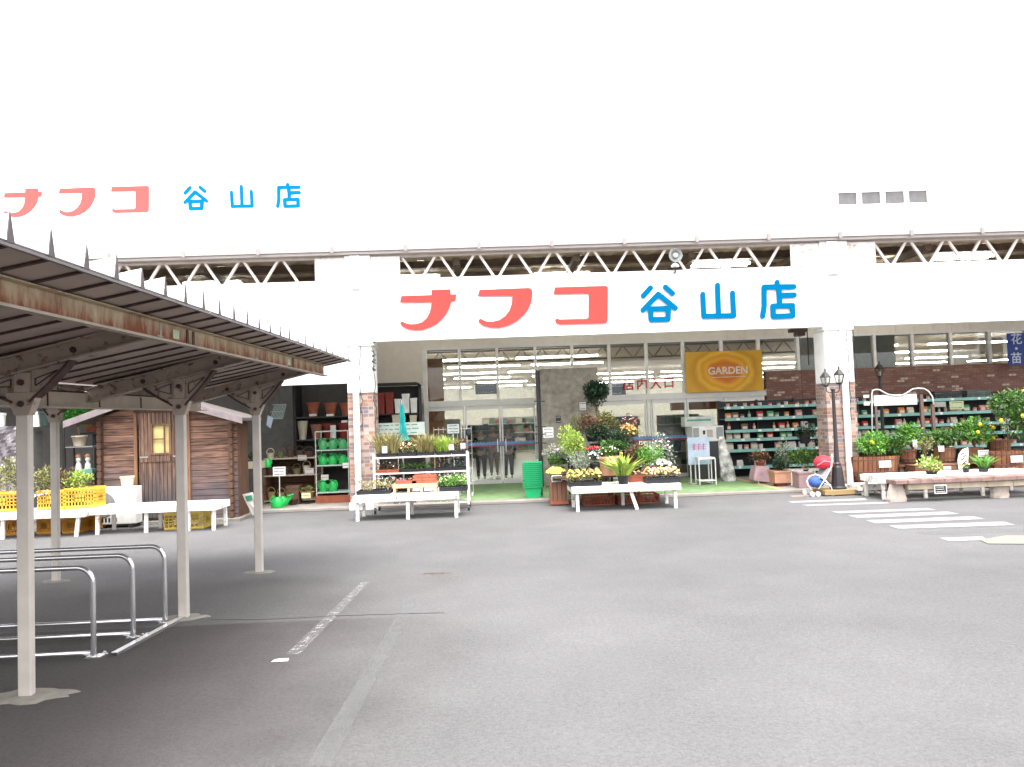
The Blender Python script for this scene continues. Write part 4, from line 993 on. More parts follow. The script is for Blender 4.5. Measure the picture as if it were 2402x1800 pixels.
tray('white flowering seedling tray on the lower rack level at the pillar side', 882, 925, 13.5, .426, .3, .06, None, 'silver', .18, 300, .035, [(FW, 20, .035)])
# closed teal parasol
Yp = 14.6; pxx = XA(944, Yp, 1.3)
pr_ = root('garden_parasol', 'closed teal garden parasol standing behind the plant rack', 'parasol', (pxx, Yp, .06))
TEAL = mat('teal_cloth', (.01,.28,.27), .7, var=.3, scale=5)
g = MB(); seg = 20; zt0 = P(944, 943, Yp).z; zb0 = P(944, 1034, Yp).z; k = len(g.v)
for r0_, zz in ((.004, zt0), (.03, zt0-.06), (.06, zt0-.3), (.05, zt0-.42), (.085, zb0+.1), (.12, zb0)):
    for j in range(seg): t = 2*math.pi*j/seg; rr = r0_*(1 if j % 2 else .6); g.v.append(Vector((pxx+rr*math.cos(t)+(zt0-zz)*.03, Yp+rr*math.sin(t), zz)))
for i in range(5):
    for j in range(seg): a = i*seg+j; b_ = i*seg+(j+1) % seg; g.f.append((a, a+seg, b_+seg, b_)); g.m.append(0)
g.obj('canopy', TEAL, pr_)
g = MB(); g.tube([(pxx+.0, Yp, .1), (pxx, Yp, zt0+.03)], .018, 8); g.obj('pole', GALV, pr_); g = MB(); g.lathe((pxx, Yp, .06), [(.22,0),(.22,.05),(.05,.08),(.04,.2)], 16); g.obj('base', CONC, pr_)
# notice boards and displays behind the rack
card('banner_board', 'wide pale green information board behind the teal parasol', 932, 1007, 14.9, 128, 30, mat('pale_green_board', (.42,.47,.43), .5), 'information board', 3, stake=.7, ink=mat('faded_green_ink', (.10,.22,.17)))
card('banner_board', 'small square framed green card beside the door frame end of the plant rack', 1063, 1006, 15.2, 28, 22, mat('pale_green_board', (.42,.47,.43)), 'information board', 3, frame=DARKM, stake=.8)
wr_ = root('wire_display_rack', 'white wire display rack with dark hanging goods beside the sliding doors', 'display rack', (XA(1090, 15.6, .6), 15.6, .06))
xa, xb = XA(1020, 15.6, .7), XA(1108, 15.6, .7); g = MB()
for zz in (.3, .6, .9, 1.15, 1.4): g.tube([(xa, 15.6, zz), (xb, 15.6, zz)], .007, 6)
for q in range(9): x = xa+(xb-xa)*q/8; g.tube([(x, 15.6, .1), (x, 15.6, 1.45)], .005, 5)
g.obj('grid', WIREW, wr_)
g = MB(); g.box(xa, xa+.03, 15.4, 15.8, .06, .1); g.box(xb-.03, xb, 15.4, 15.8, .06, .1); g.obj('foot', WIREW, wr_)
g = MB()
for q in range(10): x = random.uniform(xa+.05, xb-.05); zz = random.uniform(.4, 1.3); g.lathe((x, 15.5, zz), [(.03,0),(.06,.04),(.05,.12),(.02,.14)], 8)
g.obj('hung_goods', mat('dark_goods', (.045,.05,.06), .6, island=.6), wr_)
# tall dark rack with red and white planters against the siding
dr = root('planter_rack', 'tall black rack with rounded corners holding planters against the pale siding', 'rack', (XA(930, 17, 1.2), 17.2, .06))
ya = 16.9; xa, xb = XA(880, ya, 1.5), XA(989, ya, 1.5); zt1 = P(960, 897, ya).z
for xx in (xa, xb):
    g = MB(); g.box(xx-.05, xx+.02, ya, ya+.5, .06, zt1-.06); g.obj('upright', BLACK, dr)
g = MB(); g.box(xa, xb-.08, ya, ya+.5, zt1-.05, zt1); g.bar((xb-.08, ya+.25, zt1-.025), (xb, ya+.25, zt1-.1), .5, .05, upv=(0,0,1)); g.obj('top_rail', BLACK, dr)
g = MB(); g.box(xa, xb, ya+.49, ya+.5, .1, zt1-.06); g.obj('back', mat('rack_back', (.07,.065,.062), .7), dr)
zsh = [P(930, 970, ya).z, P(930, 1010, ya).z-.05, .55]
for zz in zsh: g = MB(); g.box(xa, xb-.02, ya+.01, ya+.48, zz-.03, zz); g.obj('shelf', BLACK, dr)
def boxpot(label, sx0, sx1, sy0, Y, z, m_, name='planter', tp=.85, group=None, d=None):
    x0, x1 = XA(sx0, Y, z), XA(sx1, Y, z); h = P((sx0+sx1)/2, sy0, Y).z-z; cx = (x0+x1)/2; r_ = (x1-x0)/2
    o = root(name, label, 'planter', (cx, Y+r_, z), group); pot_mb((cx, Y+r_, z), r_, h, True, taper=tp).obj('body', m_, o); g = MB(); g.box(cx-r_*.85, cx+r_*.85, Y+r_*.15, Y+r_*1.85, z+h*.7, z+h*.72); g.obj('inner', BLKPL, o); return o
boxpot('tall dark red planter in the black rack, nearest the brick pillar', 884, 903, 922, ya+.02, zsh[0]+.002, REDPOT); boxpot('tall dark red planter in the black rack, between another red one and the white ones', 905, 924, 921, ya+.02, zsh[0]+.002, REDPOT)
boxpot('short white square pot beside the red planters in the black rack', 926, 942, 936, ya+.02, zsh[0]+.002, WCER); boxpot('tallest white square planter in the black rack', 944, 961, 924, ya+.02, zsh[0]+.002, WCER); boxpot('white square planter at the rounded corner of the black rack', 963, 979, 934, ya+.02, zsh[0]+.002, WCER)
boxpot('cream square planter on the second level of the black rack behind the parasol', 921, 938, 973, ya+.02, zsh[1]+.002, CREAM); boxpot('cream square planter on the second level at the door end of the black rack', 962, 978, 974, ya+.02, zsh[1]+.002, CREAM)
# green shopping basket stack
bs = root('basket_stack', 'stack of bright green shopping baskets', 'baskets', (0,0,0)); bpy.data.objects.remove(bs)
BG = mat('green_basket_plastic', (.01,.36,.13), .45, var=.1); bX = XA(1250, 14.5, .4); bY = 14.62
def basket(i):
    z = .065+i*.038; L = 'bright green shopping basket at the very bottom of the stack' if i == 0 else ('topmost bright green shopping basket of the stack' if i == 12 else f'bright green shopping basket, {ORD[i]} from the ground in the nested stack')
    o = root('shopping_basket', L, 'shopping basket', (bX, bY, z), 'green shopping baskets stacked by the door')
    w, d, h = .165, .12, .2; tp = .80; g = MB(); 
    def ring(k, zz): return [(bX-w*k, bY-d*k, zz), (bX+w*k, bY-d*k, zz), (bX+w*k, bY+d*k, zz), (bX-w*k, bY+d*k, zz)]
    ks = [(tp, z), (.97, z+h), (1.13, z+h-.004), (1.13, z+h+.012), (.94, z+h+.014), (tp*.97, z+.012)]
    for a in range(len(ks)-1):
        A = ring(*ks[a]); B_ = ring(*ks[a+1]); g.add(A+B_, [(q, (q+1) % 4, (q+1) % 4+4, q+4) for q in range(4)])
    g.add(ring(*ks[-1]), [(0,1,2,3)]); g.add(ring(*ks[0]), [(3,2,1,0)]); g.obj('basket_body', BG, o)
for i in range(13): basket(i)

# ================================================================== CENTRAL PLANT GROUP
S1, S2, S3 = .525, .80, .95
plant('potted_tree', 'dark round headed potted tree in front of the mottled board', 'potted plant', 1411, 15.6, .06, .60, .46, 'dark', BLKPL, .25, .16, n=2200, leaf=.07, stem=1.50)
plant('potted_shrub', 'tall airy yellow green potted shrub before the mottled board', 'potted plant', 1347, 13.8, S1, .50, .62, 'lime', BLKPL, .12, .12, n=1300, leaf=.05, stem=.16)
plant('potted_plant', 'pale grey green plant in a black planter beside the basket stack', 'potted plant', 1362, 13.47, S1, .42, .30, 'silver', BLKPL, .12, .15, sq=True, n=800, leaf=.045)
plant('potted_flowers', 'white daisy like flowers in a black pot beside the big tan pot', 'potted plant', 1397, 13.5, S1, .34, .26, 'dark', BLKPL, .22, .12, n=500, leaf=.04, flowers=[(FW, 44, .06)])
plant('potted_flowers', 'large pale tan round pot with mixed green and cream flowers', 'potted plant', 1430, 13.42, S1, .48, .22, 'mid', TERRAP, .33, .195, n=800, leaf=.05, flowers=[(FW, 16, .04), (FY, 10, .035)], taper=.78)
plant('potted_plant', 'lime yellow spiky leaved plant in a dark pot at the middle of the white bench', 'potted plant', 1461, 12.85, ZB+.003, .50, .42, 'lime', BLKPL, .14, .10, n=90, leaf=.075, style='spiky')
tray('black tray of yellow and orange pansies at the basket side of the middle bench', 1334, 1412, 12.68, ZB+.003, .36, .07, None, 'olive', .22, 1100, .035, [(FO, 60, .045), (FY, 80, .045)])
tray('black tray of peach orange flowers at the glass door end of the middle bench', 1518, 1596, 12.70, ZB+.003, .36, .09, None, 'olive', .18, 700, .035, [(FSA, 120, .05), (FO, 50, .045), (FW, 20, .035)])
plant('potted_plant', 'fresh green bushy pot plant behind the peach orange flower tray', 'potted plant', 1527, 13.6, S1, .54, .42, 'bright', TERRA, .12, .15, n=1300, leaf=.042)
plant('potted_flowers', 'white cyclamen flowers between the bushy green plant and the glass door', 'potted plant', 1553, 13.4, S1, .34, .16, 'mid', BLKPL, .10, .10, n=200, leaf=.04, flowers=[(FW, 44, .06)])
tray('flat terracotta tray of seedlings behind the lime spiky plant', 1478, 1530, 13.1, ZB+.003, .22, .10, TERRA, 'brown', .10, 300, .03, [(FSA, 30, .035)])
plant('potted_shrub', 'olive brown feathery shrub behind the lime spiky plant', 'potted plant', 1488, 13.8, S1, .46, .50, 'brown', BLKPL, .1, .12, n=900, leaf=.05)
plant('potted_flowers', 'red cyclamen pots in the shade of the tall shrub', 'potted plant', 1393, 14.2, S2, .34, .14, 'dark', BLKPL, .08, .12, n=240, leaf=.04, flowers=[(FR, 60, .06)])
plant('potted_plant', 'dark broad leaved plant in deep shade under the round headed tree', 'potted plant', 1402, 14.8, S3, .66, .34, 'dark', BLKPL, .08, .16, n=1200, leaf=.06)
plant('potted_shrub', 'reddish brown and green mixed foliage below the round headed tree', 'potted plant', 1388, 14.9, S3+.12, .52, .46, 'brown', BLKPL, .1, .12, n=900, leaf=.05, flowers=[(FR, 10, .035), (FP, 8, .035)], x=None)
plant('potted_shrub', 'tall thin olive leaved shrub directly against the mottled board', 'potted plant', 1350, 15.3, S3, .44, .58, 'olive', BLKPL, .1, .12, n=520, leaf=.05)
plant('potted_shrub', 'straw coloured grassy shrub under the round headed tree', 'potted plant', 1425, 15.1, S3+.1, .56, .50, 'olive', BLKPL, .1, .13, n=900, leaf=.055)
plant('potted_flowers', 'large drooping orange flower head beside the second door', 'potted plant', 1476, 14.8, S3, .36, .30, 'olive', BLKPL, .1, .1, n=200, leaf=.05, flowers=[(FO, 60, .07)], stem=.06)
plant('potted_flowers', 'dusty pink flowers beside the sliding door mullion', 'potted plant', 1478, 15.2, S3+.18, .42, .34, 'brown', BLKPL, .1, .1, n=300, leaf=.04, flowers=[(FP, 22, .045), (FW, 10, .04)])
plant('potted_plant', 'blue green conifer like plant behind the big tan pot', 'potted plant', 1455, 14.3, S2, .38, .50, 'dark', BLKPL, .1, .1, n=900, leaf=.05)
plant('potted_flowers', 'pale flowering stems behind the fresh green bushy plant', 'potted plant', 1550, 14.3, S1, .5, .60, 'silver', BLKPL, .1, .12, n=420, leaf=.05, flowers=[(FW, 16, .05), (FP, 10, .04)])
plant('potted_plant', 'dark leafy filler plant between the white daisies and the pink flowers', 'potted plant', 1440, 14.2, S2, .56, .26, 'mid', BLKPL, .08, .14, n=800, leaf=.05)
plant('potted_flowers', 'lilac and white flowers between the mottled board and the tall shrub', 'potted plant', 1318, 14.25, S2-.1, .46, .22, 'silver', BLKPL, .1, .12, n=500, leaf=.045, flowers=[(FPU, 22, .04), (FW, 18, .04)])
# yellow flowers in wooden box beside the basket stack
wb = root('wooden_planter', 'reddish brown wooden planter box beside the green basket stack', 'planter', (XA(1306, 13.8, .2), 13.9, 0))
x0, x1 = XA(1291, 13.7, .3), XA(1331, 13.7, .3); RWOOD = planks('reddish_wood', ((.20,.09,.055), (.36,.19,.12)), .09, 'X', 'Z')
g = MB(); g.box(x0, x1, 13.7, 14.0, .08, .42); g.obj('box', RWOOD, wb); g = MB(); g.box(x0-.01, x1+.01, 13.68, 14.02, .02, .078); g.obj('foot', TERRA, wb)
plant('potted_flowers', 'bright yellow chrysanthemum pot on the reddish wooden box', 'potted plant', 1304, 13.85, .425, .36, .16, 'mid', BLKPL, .1, .1, n=200, leaf=.04, flowers=[(FY, 150, .06)])
plant('potted_plant', 'grey green mounded plant above the yellow chrysanthemums', 'potted plant', 1299, 14.25, .70, .46, .26, 'silver', BLKPL, .1, .12, n=500, leaf=.04, flowers=[(FP, 10, .03)])
plant('potted_plant', 'mid green leafy plant between the mottled board and the yellow chrysanthemums', 'potted plant', 1313, 14.05, .60, .44, .24, 'mid', BLKPL, .06, .1, n=400, leaf=.045)
card('price_card', 'small black price board in a white frame below the yellow chrysanthemums', 1306, 1123, 13.62, 21, 12, BLACK, lines=2, frame=WCER, ink=WCER)
card('price_card', 'white price card on the dark pole beside the mottled board', 1286, 1015, 15.2, 24, 24, WCER, lines=3)
# crates and boxes under / behind the middle bench
crate('flat terracotta red crate under the middle white bench', XA(1370, 13.5, .1), XA(1440, 13.5, .1), 13.45, 13.85, 0, .16, TERRA, 'red crates below the middle bench'); crate('terracotta red crate under the door end of the middle white bench', XA(1450, 13.5, .1), XA(1545, 13.5, .1), 13.45, 13.85, 0, .16, TERRA, 'red crates below the middle bench')
# display riser behind
rs = root('display_riser', 'dark stepped display stand carrying the shaded potted plants', 'display stand', (XA(1400, 14.4, .3), 14.4, .06))
xa, xb = XA(1290, 14.3, .4), XA(1560, 14.3, .4); DW = planks('dark_wood_boards', ((.05,.032,.022), (.10,.065,.045)), .12, 'Z', 'X')
g = MB(); g.box(xa, xb, 13.40, 14.1, .49, .52); g.obj('lower_step', DW, rs); g = MB(); g.box(xa+.3, xb-.5, 14.101, 14.5, .765, .795); g.obj('middle_step', DW, rs); g = MB(); g.box(xa+.3, xb-.5, 14.501, 15.4, .915, .945); g.obj('upper_step', DW, rs)
for xx in (xa+.4, (xa+xb)/2, xb-.6):
    for y_, z_ in ((14.3, .764), (14.9, .914), (13.9, .489)): g = MB(); g.box(xx, xx+.04, y_, y_+.04, .06, z_); g.obj('leg', DW, rs)
# mottled board on a pole stand
mb_ = root('mottled_board', 'large beige mottled panel standing upright between the two glass entrances', 'display panel', (XA(1337, 16.6, 1.2), 16.6, .06))
zt_ = P(1337, 864, 16.6).z; x0, x1 = XA(1270, 16.6, 1.5), XA(1405, 16.6, 1.5)
g = MB(); g.box(x0, x1, 16.58, 16.62, .1, zt_); g.obj('panel', mat('mottled_stone_print', (.20,.175,.14), .8, scale=7, col2=(.36,.33,.28)), mb_)
g = MB(); g.box(x0-.05, x0-.002, 16.56, 16.64, .06, zt_-.02); g.obj('edge_post', BLACK, mb_)
g = MB(); g.box(x0+.3, x0+.36, 16.5, 16.579, .06, .1); g.box(x1-.3, x1-.2, 16.5, 16.579, .06, .1); g.obj('foot', BLACK, mb_)
card('small_notice', 'tiny dark framed notice on the mottled panel', 1310, 984, 16.56, 12, 16, DARKM, 'notice', 2, ink=WCER); card('small_notice', 'pale framed card hanging beside the round headed tree', 1367, 953, 16.3, 16, 20, WCER, 'notice', 2, frame=DARKM)
bp = root('black_pole', 'thin black pole with short arms before the glass beside the mottled panel', 'pole', (XA(1266, 14.9, 1), 14.9, .06))
xp = XA(1266, 14.9, 1.0); g = MB(); g.tube([(xp, 14.9, .06), (xp, 14.9, P(1266, 868, 14.9).z)], .028, 8); g.obj('shaft', BLACK, bp)
for sy_ in (941, 1001, 1018, 1039): zz = P(1266, sy_, 14.9).z; g = MB(); g.tube([(xp-.08, 14.9, zz), (xp+.14, 14.9, zz-.01)], .01, 6); g.obj('arm', BLACK, bp)

# ================================================================== BANNERS ON THE GLASS
gb = root('garden_banner', 'orange flower print banner reading GARDEN over the second entrance', 'banner', (XA(1700, 17.85, 2.3), 17.85, 2))
a, b_ = P(1606, 827, 17.85), P(1791, 920, 17.85)
zt_ = P(1700, 824, 17.85).z; zb_ = P(1700, 919, 17.85).z
def flowerprint():
    M = mat('orange_banner_print', (.6,.3,.03), .5); n, l, b = nodes_of(M); tc = n.new('ShaderNodeTexCoord'); mp = n.new('ShaderNodeMapping'); mp.inputs['Location'].default_value = (-.02,0,-.74); 
    mp.inputs['Scale'].default_value = (1, 0, 1.35); l.new(tc.outputs['Object'], mp.inputs[0])
    ln = n.new('ShaderNodeVectorMath'); ln.operation = 'LENGTH'; l.new(mp.outputs[0], ln.inputs[0])
    no = n.new('ShaderNodeTexNoise'); no.inputs['Scale'].default_value = 1.6; no.inputs['Detail'].default_value = 3; l.new(mp.outputs[0], no.inputs['Vector'])
    ma = n.new('ShaderNodeMath'); ma.operation = 'MULTIPLY_ADD'; l.new(no.outputs['Fac'], ma.inputs[0]); ma.inputs[1].default_value = .38; l.new(ln.outputs['Value'], ma.inputs[2])
    sn = n.new('ShaderNodeMath'); sn.operation = 'SUBTRACT'; l.new(ma.outputs[0], sn.inputs[0]); sn.inputs[1].default_value = .19
    rp = n.new('ShaderNodeValToRGB'); E = rp.color_ramp.elements; E[0].color = (.66,.22,.02,1); E[0].position = 0; E[1].color = (.50,.13,.01,1); E[1].position = .33
    for p_, c_ in ((.42,(.60,.20,.01,1)),(.50,(.70,.34,.02,1)),(.62,(.55,.25,.01,1)),(.72,(.68,.38,.03,1)),(.85,(.48,.22,.01,1)),(1,(.56,.30,.02,1))): e = E.new(p_); e.color = c_
    l.new(sn.outputs[0], rp.inputs[0]); l.new(rp.outputs[0], b.inputs['Base Color']); return M
g = MB(); g.box(a.x, b_.x, 17.84, 17.86, zb_, zt_); g.obj('banner_sheet', flowerprint(), gb)
cg = P(1708, 870, 17.83)
textmesh('GARDEN', .235, (cg.x, 17.835, cg.z), mat('banner_white', (.62,.58,.5), .6), 'lettering', gb, bold=.006)
g = MB(); x = cg.x-.4
while x < cg.x+.4: e = x+random.uniform(.02,.06); g.box(x, e, 17.832, 17.838, cg.z-.155, cg.z-.14); x = e+.012
g.obj('small_print', mat('banner_white', (.6,.55,.45)), gb)
dw = root('door_lettering', 'red Japanese entrance lettering on the glass between the two doors', 'lettering', (XA(1520, 17.92, 2.2), 17.92, 2.1))
for ch, sx_, sy_ in (('店', 1475, 905), ('内', 1506, 903), ('入', 1538, 902), ('口', 1569, 900)):
    q = P(sx_, sy_, 17.9); textmesh(ch, .27, (q.x, 17.90, q.z), mat('red_film', (.40,.02,.03), .5), 'character', dw, bold=.008)
bb_ = root('blue_banner', 'tall blue hanging banner with white flower and seedling characters above the brick band', 'banner', (XA(2385, 17.5, 2.6), 17.5, 2.4))
xa = XA(2363, 17.5, 2.8); xb = XA(2420, 17.5, 2.8); zt_ = P(2385, 782, 17.5).z; zb_ = P(2385, 857, 17.5).z
g = MB(); g.box(xa, xb, 17.49, 17.51, zb_, zt_); g.obj('banner_sheet', mat('navy_blue_cloth', (.015,.04,.20), .6), bb_)
for ch, sy_ in (('花', 797), ('・', 820), ('苗', 842)):
    q = P(2385, sy_, 17.47); textmesh(ch, .27, (q.x, 17.48, q.z), mat('pale_blue_letters', (.42,.48,.55), .6), 'character', bb_, bold=.004)
# posters hanging inside
for s_, y_, w_, h_, Y_, lb in ((1140, 912, 50, 26, 19.5, 'dark blue hanging poster inside above the double doors'), (1438, 915, 60, 26, 19.2, 'blue and white poster inside the glass beside the mottled panel')):
    r_ = card('hanging_poster', lb, s_, y_, Y_, w_, h_, mat('navy_poster', (.06,.08,.22), .5), 'poster', 2, ink=WCER)
# poster stand, machine, white trolley
ps = root('poster_stand', 'upright pale blue poster stand with pink lettering by the second entrance', 'sign stand', (XA(1640, 16.2, .6), 16.2, .06))
def qx(s_, Y, z): return XA(s_, Y, z)
Yq = 16.2; zt_ = P(1640, 1026, Yq).z; zb_ = P(1640, 1090, Yq).z; xa, xb = qx(1613, Yq, .8), qx(1664, Yq, .8)
g = MB(); g.box(xa, xb, Yq-.01, Yq+.01, zb_, zt_); g.obj('poster', mat('pale_blue_poster', (.30,.42,.55), .5, col2=(.55,.62,.70), scale=3), ps)
g = MB(); xx = xa+.08
for k in range(3):
    for q in range(3): g.bar((xa+.1+k*.1+random.uniform(-.01,.01), Yq-.014, zt_-.17-.04*q), (xa+.19+k*.1, Yq-.014, zt_-.15-.045*q), .004, .012)
    g.bar((xa+.14+k*.1, Yq-.014, zt_-.12), (xa+.13+k*.1, Yq-.014, zt_-.27), .012, .004, upv=(0,1,0))
g.obj('pink_lettering', mat('pink_ink', (.62,.10,.25), .6), ps)
for xx in (xa+.03, xb-.05): g = MB(); g.box(xx, xx+.025, Yq-.012, Yq+.012, .06, zb_-.001); g.box(xx-.02, xx+.045, Yq-.2, Yq+.2, .06, .075); g.obj('foot', ALU, ps)
tw = root('white_stool_frame', 'small white metal step frame beside the poster stand', 'step frame', (qx(1656, 16.0, .3), 15.9, .06))
xa, xb = qx(1636, 15.9, .3), qx(1674, 15.9, .3); za = P(1655, 1076, 15.9).z; g = MB()
for xx in (xa, xb):
    for yy in (15.75, 16.05): g.tube([(xx, yy, .06), (xx, yy, za)], .012, 8)
    g.tube([(xx, 15.75, za), (xx, 16.05, za)], .012, 8)
g.tube([(xa, 15.75, za), (xb, 15.75, za)], .012, 8)
g.obj('frame', WIREW, tw); g = MB(); g.box(xa, xb, 15.75, 16.05, za+.01, za+.03); g.obj('top_step', WCER, tw); g = MB(); g.box(xa, xb, 15.75, 16.05, .14, .155); g.obj('lower_step', WCER, tw)
mc = root('white_machine', 'white boxy vending cabinet with grey side panels by the garden shelves', 'machine', (qx(1660, 17.2, .8), 17.2, .06))
Yq = 17.1; xa, xb = qx(1624, Yq, 1), qx(1698, Yq, 1); za = P(1660, 1000, Yq).z; zm = P(1660, 1036, Yq).z
g = MB(); g.box(xa, xb, Yq, Yq+.5, .08, zm-.001); g.obj('cabinet', mat('dark_cabinet', (.05,.05,.055), .5), mc)
g = MB(); g.box(xa, xb, Yq-.01, Yq+.5, zm, za); g.obj('head_panel', WCER, mc, bevel=.01)
g = MB(); g.box(xa+.02, xa+.15, Yq-.016, Yq-.011, zm+.05, za-.03); g.box(xb-.17, xb-.02, Yq-.016, Yq-.011, zm+.05, za-.03); g.obj('side_panel', mat('grey_panel', (.28,.3,.3), .5), mc)
g = MB(); g.box(xa+.24, xa+.29, Yq-.018, Yq-.011, zm+.16, zm+.25); g.obj('slot', BLACK, mc); g = MB(); g.box(xa+.33, xa+.46, Yq-.018, Yq-.011, zm+.1, zm+.26); g.obj('display', mat('beige_display', (.45,.38,.33)), mc)
sh = root('white_box', 'pale shallow cabinet above the vending cabinet behind the glass', 'cabinet', (qx(1640, 17.3, 1.3), 17.3, za)); g = MB(); g.box(qx(1605, 17.3, 1.4), qx(1672, 17.3, 1.4), 17.25, 17.6, za+.001, za+.22); g.obj('body', mat('pale_green_grey', (.48,.5,.47), .5), sh)
g = MB(); g.box(qx(1610, 17.3, 1.4), qx(1666, 17.3, 1.4), 17.244, 17.249, za+.12, za+.16); g.obj('stripe', mat('green_stripe', (.1,.3,.2)), sh)
sk = root('leaning_sack', 'tall crumpled white printed sack leaning beside the garden shelves', 'sack', (qx(1702, 16.4, .5), 16.4, .06))
Yq = 16.4; za = P(1700, 1024, Yq).z; g = MB(); seg = 16
prof = [(.15, 0), (.165, .06), (.15, .3), (.125, .5), (.10, .7), (.085, .85), (.06, za-.06)]
k0 = 0
for i, (rr, zz) in enumerate(prof):
    for j in range(seg): t = 2*math.pi*j/seg; q = rr*(1+.12*math.sin(3*t+i)+random.uniform(-.04,.04)); g.v.append(Vector((qx(1706, Yq, .5)-.10*zz+q*math.cos(t), Yq+.6*q*math.sin(t), .06+zz)))
for i in range(len(prof)-1):
    for j in range(seg): a = i*seg+j; b2 = i*seg+(j+1) % seg; g.f.append((a, b2, b2+seg, a+seg)); g.m.append(0)
g.f.append(tuple(range((len(prof)-1)*seg, len(prof)*seg))); g.m.append(0)
g.obj('sack_body', mat('white_woven_sack', (.06,.06,.06), .7, scale=7, col2=(.85,.83,.78)), sk, smooth=True)
random.seed(21)
# ================================================================== GARDEN SHELVES ON THE BRICK WALL
YS = 17.2
def shelving(label, s0, s1, rails, uprights, rail_m):
    x0, x1 = XA(s0, YS, 1), XA(s1, YS, 1)
    r_ = root('garden_shelving', label, 'shelving', ((x0+x1)/2, YS+.3, .06), 'steel garden shelving against the brick wall')
    g = MB(); g.box(x0, x1, YS+.52, YS+.55, .06, 1.78); g.obj('back_panel', mat('dark_shelf_back', (.022,.028,.03), .6), r_)
    for s in uprights: x = XA(s, YS, 1); g = MB(); g.box(x-.02, x+.02, YS+.44, YS+.519, .06, 1.80); g.obj('upright', DARKM, r_)
    for z in rails:
        g = MB(); g.box(x0, x1, YS+.0, YS+.51, z-.012, z+.012); sh_ = g.obj('shelf', mat('dark_teal_shelf', (.03,.06,.06), .5), r_)
        g = MB(); g.box(x0, x1, YS-.016, YS-.002, z-.035, z+.03); g.obj('price_rail', rail_m, sh_)
        x = x0+.05
        while x < x1-.1:
            if random.random() < .5: g = MB(); g.box(x, x+random.uniform(.05,.1), YS-.019, YS-.0165, z-.026, z+.024); g.obj('price_ticket', WCER, sh_)
            x += random.uniform(.2,.4)
    return x0, x1
TRAIL = mat('teal_price_rail', (.20,.42,.38), .4)
Z1 = [P(1720, y, YS).z for y in (957, 984, 1012, 1033, 1058, 1097)]
Z2 = [P(2200, y, YS).z for y in (938, 970, 997, 1020, 1050, 1085)]
sa = shelving('wide garden shelving with pale teal price rails beside the second entrance', 1702, 1952, Z1, (1702, 1795, 1885, 1950), TRAIL)
sb = shelving('wide garden shelving behind the wooden citrus tubs', 2006, 2440, Z2, (2006, 2100, 2195, 2290, 2385), TRAIL)
# packets and pouches on the shelves: three shapes, a few colours, copied
def pouch(nm, m_, w, h, d, kind):
    r_ = root(nm, '', 'goods packet', (0,0,0)); g = MB()
    if kind == 0:   # pillow bag with pinched top
        pr = [(-d, 0), (-d*1.1, h*.25), (-d*.9, h*.7), (-.006, h*.93), (-.006, h), (.006, h), (.006, h*.93), (d*.9, h*.7), (d*1.1, h*.25), (d, 0)]
        g.prismx([(y, z) for y, z in reversed(pr)], -w/2, w/2)
    elif kind == 1:  # round tub with lid
        g.lathe((0,0,0), [(w*.42,0), (w*.46,h*.8), (w*.5,h*.82), (w*.5,h), (w*.44,h)], 12)
    else:            # bottle with neck
        g.lathe((0,0,0), [(w*.3,0), (w*.33,h*.05), (w*.33,h*.6), (w*.14,h*.78), (w*.12,h*.82), (w*.14,h*.84), (w*.14,h)], 10)
    o = g.obj('packet', m_, r_, loc=(0,0,0)); g = MB()
    if kind == 0: g.box(-w*.36, w*.36, -d*1.1-.004, -d*1.1-.001, h*.2, h*.6)
    else: g.lathe((0,0,h*.2), [(w*.47 if kind == 1 else w*.34, 0), (w*.47 if kind == 1 else w*.34, h*.35)], 12)
    g.obj('label_patch', mat('packet_label', (.6,.55,.45), .6), r_); return r_
PK = [('red', (.42,.04,.03)), ('orange', (.60,.20,.04)), ('pink', (.55,.22,.20)), ('green', (.08,.30,.12)), ('cream', (.55,.48,.36)), ('white', (.60,.58,.55)), ('yellow', (.62,.48,.06)), ('brown', (.20,.10,.06))]
protos = {}
used = set()
def put(kind, ci, loc, lab, grp, s=1):
    key = (kind, ci)
    if key not in protos:
        nm = ['goods_packet', 'goods_tub', 'goods_bottle'][kind]
        protos[key] = pouch(nm, mat('packet_'+PK[ci][0], PK[ci][1], .45), (.15, .11, .10)[kind], (.15, .11, .17)[kind], .035, kind)
        o = protos[key]; o.location = Vector(loc)*K; o.scale = (s,s,s); o['label'] = lab; o['group'] = grp; return o
    o = dup(protos[key], loc, random.uniform(-.15,.15), lab, grp, s); return o
KN = ['packet', 'tub', 'bottle']; ON = ['top', 'second', 'third', 'fourth', 'fifth', 'lowest']
for (x0, x1), ZZ, nm in ((sa, Z1, 'teal railed shelving by the second entrance'), (sb, Z2, 'shelving behind the citrus tubs')):
    for li, z in enumerate(ZZ):
        x = x0+.12
        q_ = 0
        while x < min(x1, 12.2)-.1:
            kind = random.choice([0,0,0,1,2]) if li else 1; ci = random.choice([0,1,2,2,4,5,7,3]) if li < 4 else random.choice([2,4,5])
            if li == 5 and random.random() < .6: x += .2; continue
            s = random.uniform(.8,1.05) if li else .8
            put(kind, ci, (x, YS+.10+random.uniform(0,.06), z+.013), f'small {PK[ci][0]} {KN[kind]}, {ORD[q_]} from the {"entrance end of the " + ON[li] + " teal railed shelf" if nm[0]=="t" else "pillar end of the " + ON[li] + " shelf behind the citrus"}', f'{PK[ci][0]} {KN[kind]}s on the {ON[li]} shelf {"near the entrance" if nm[0]=="t" else "behind the citrus"}', s)
            x += random.choice((random.uniform(.13,.2), random.uniform(.15,.24), random.uniform(.2,.5))); q_ += 1
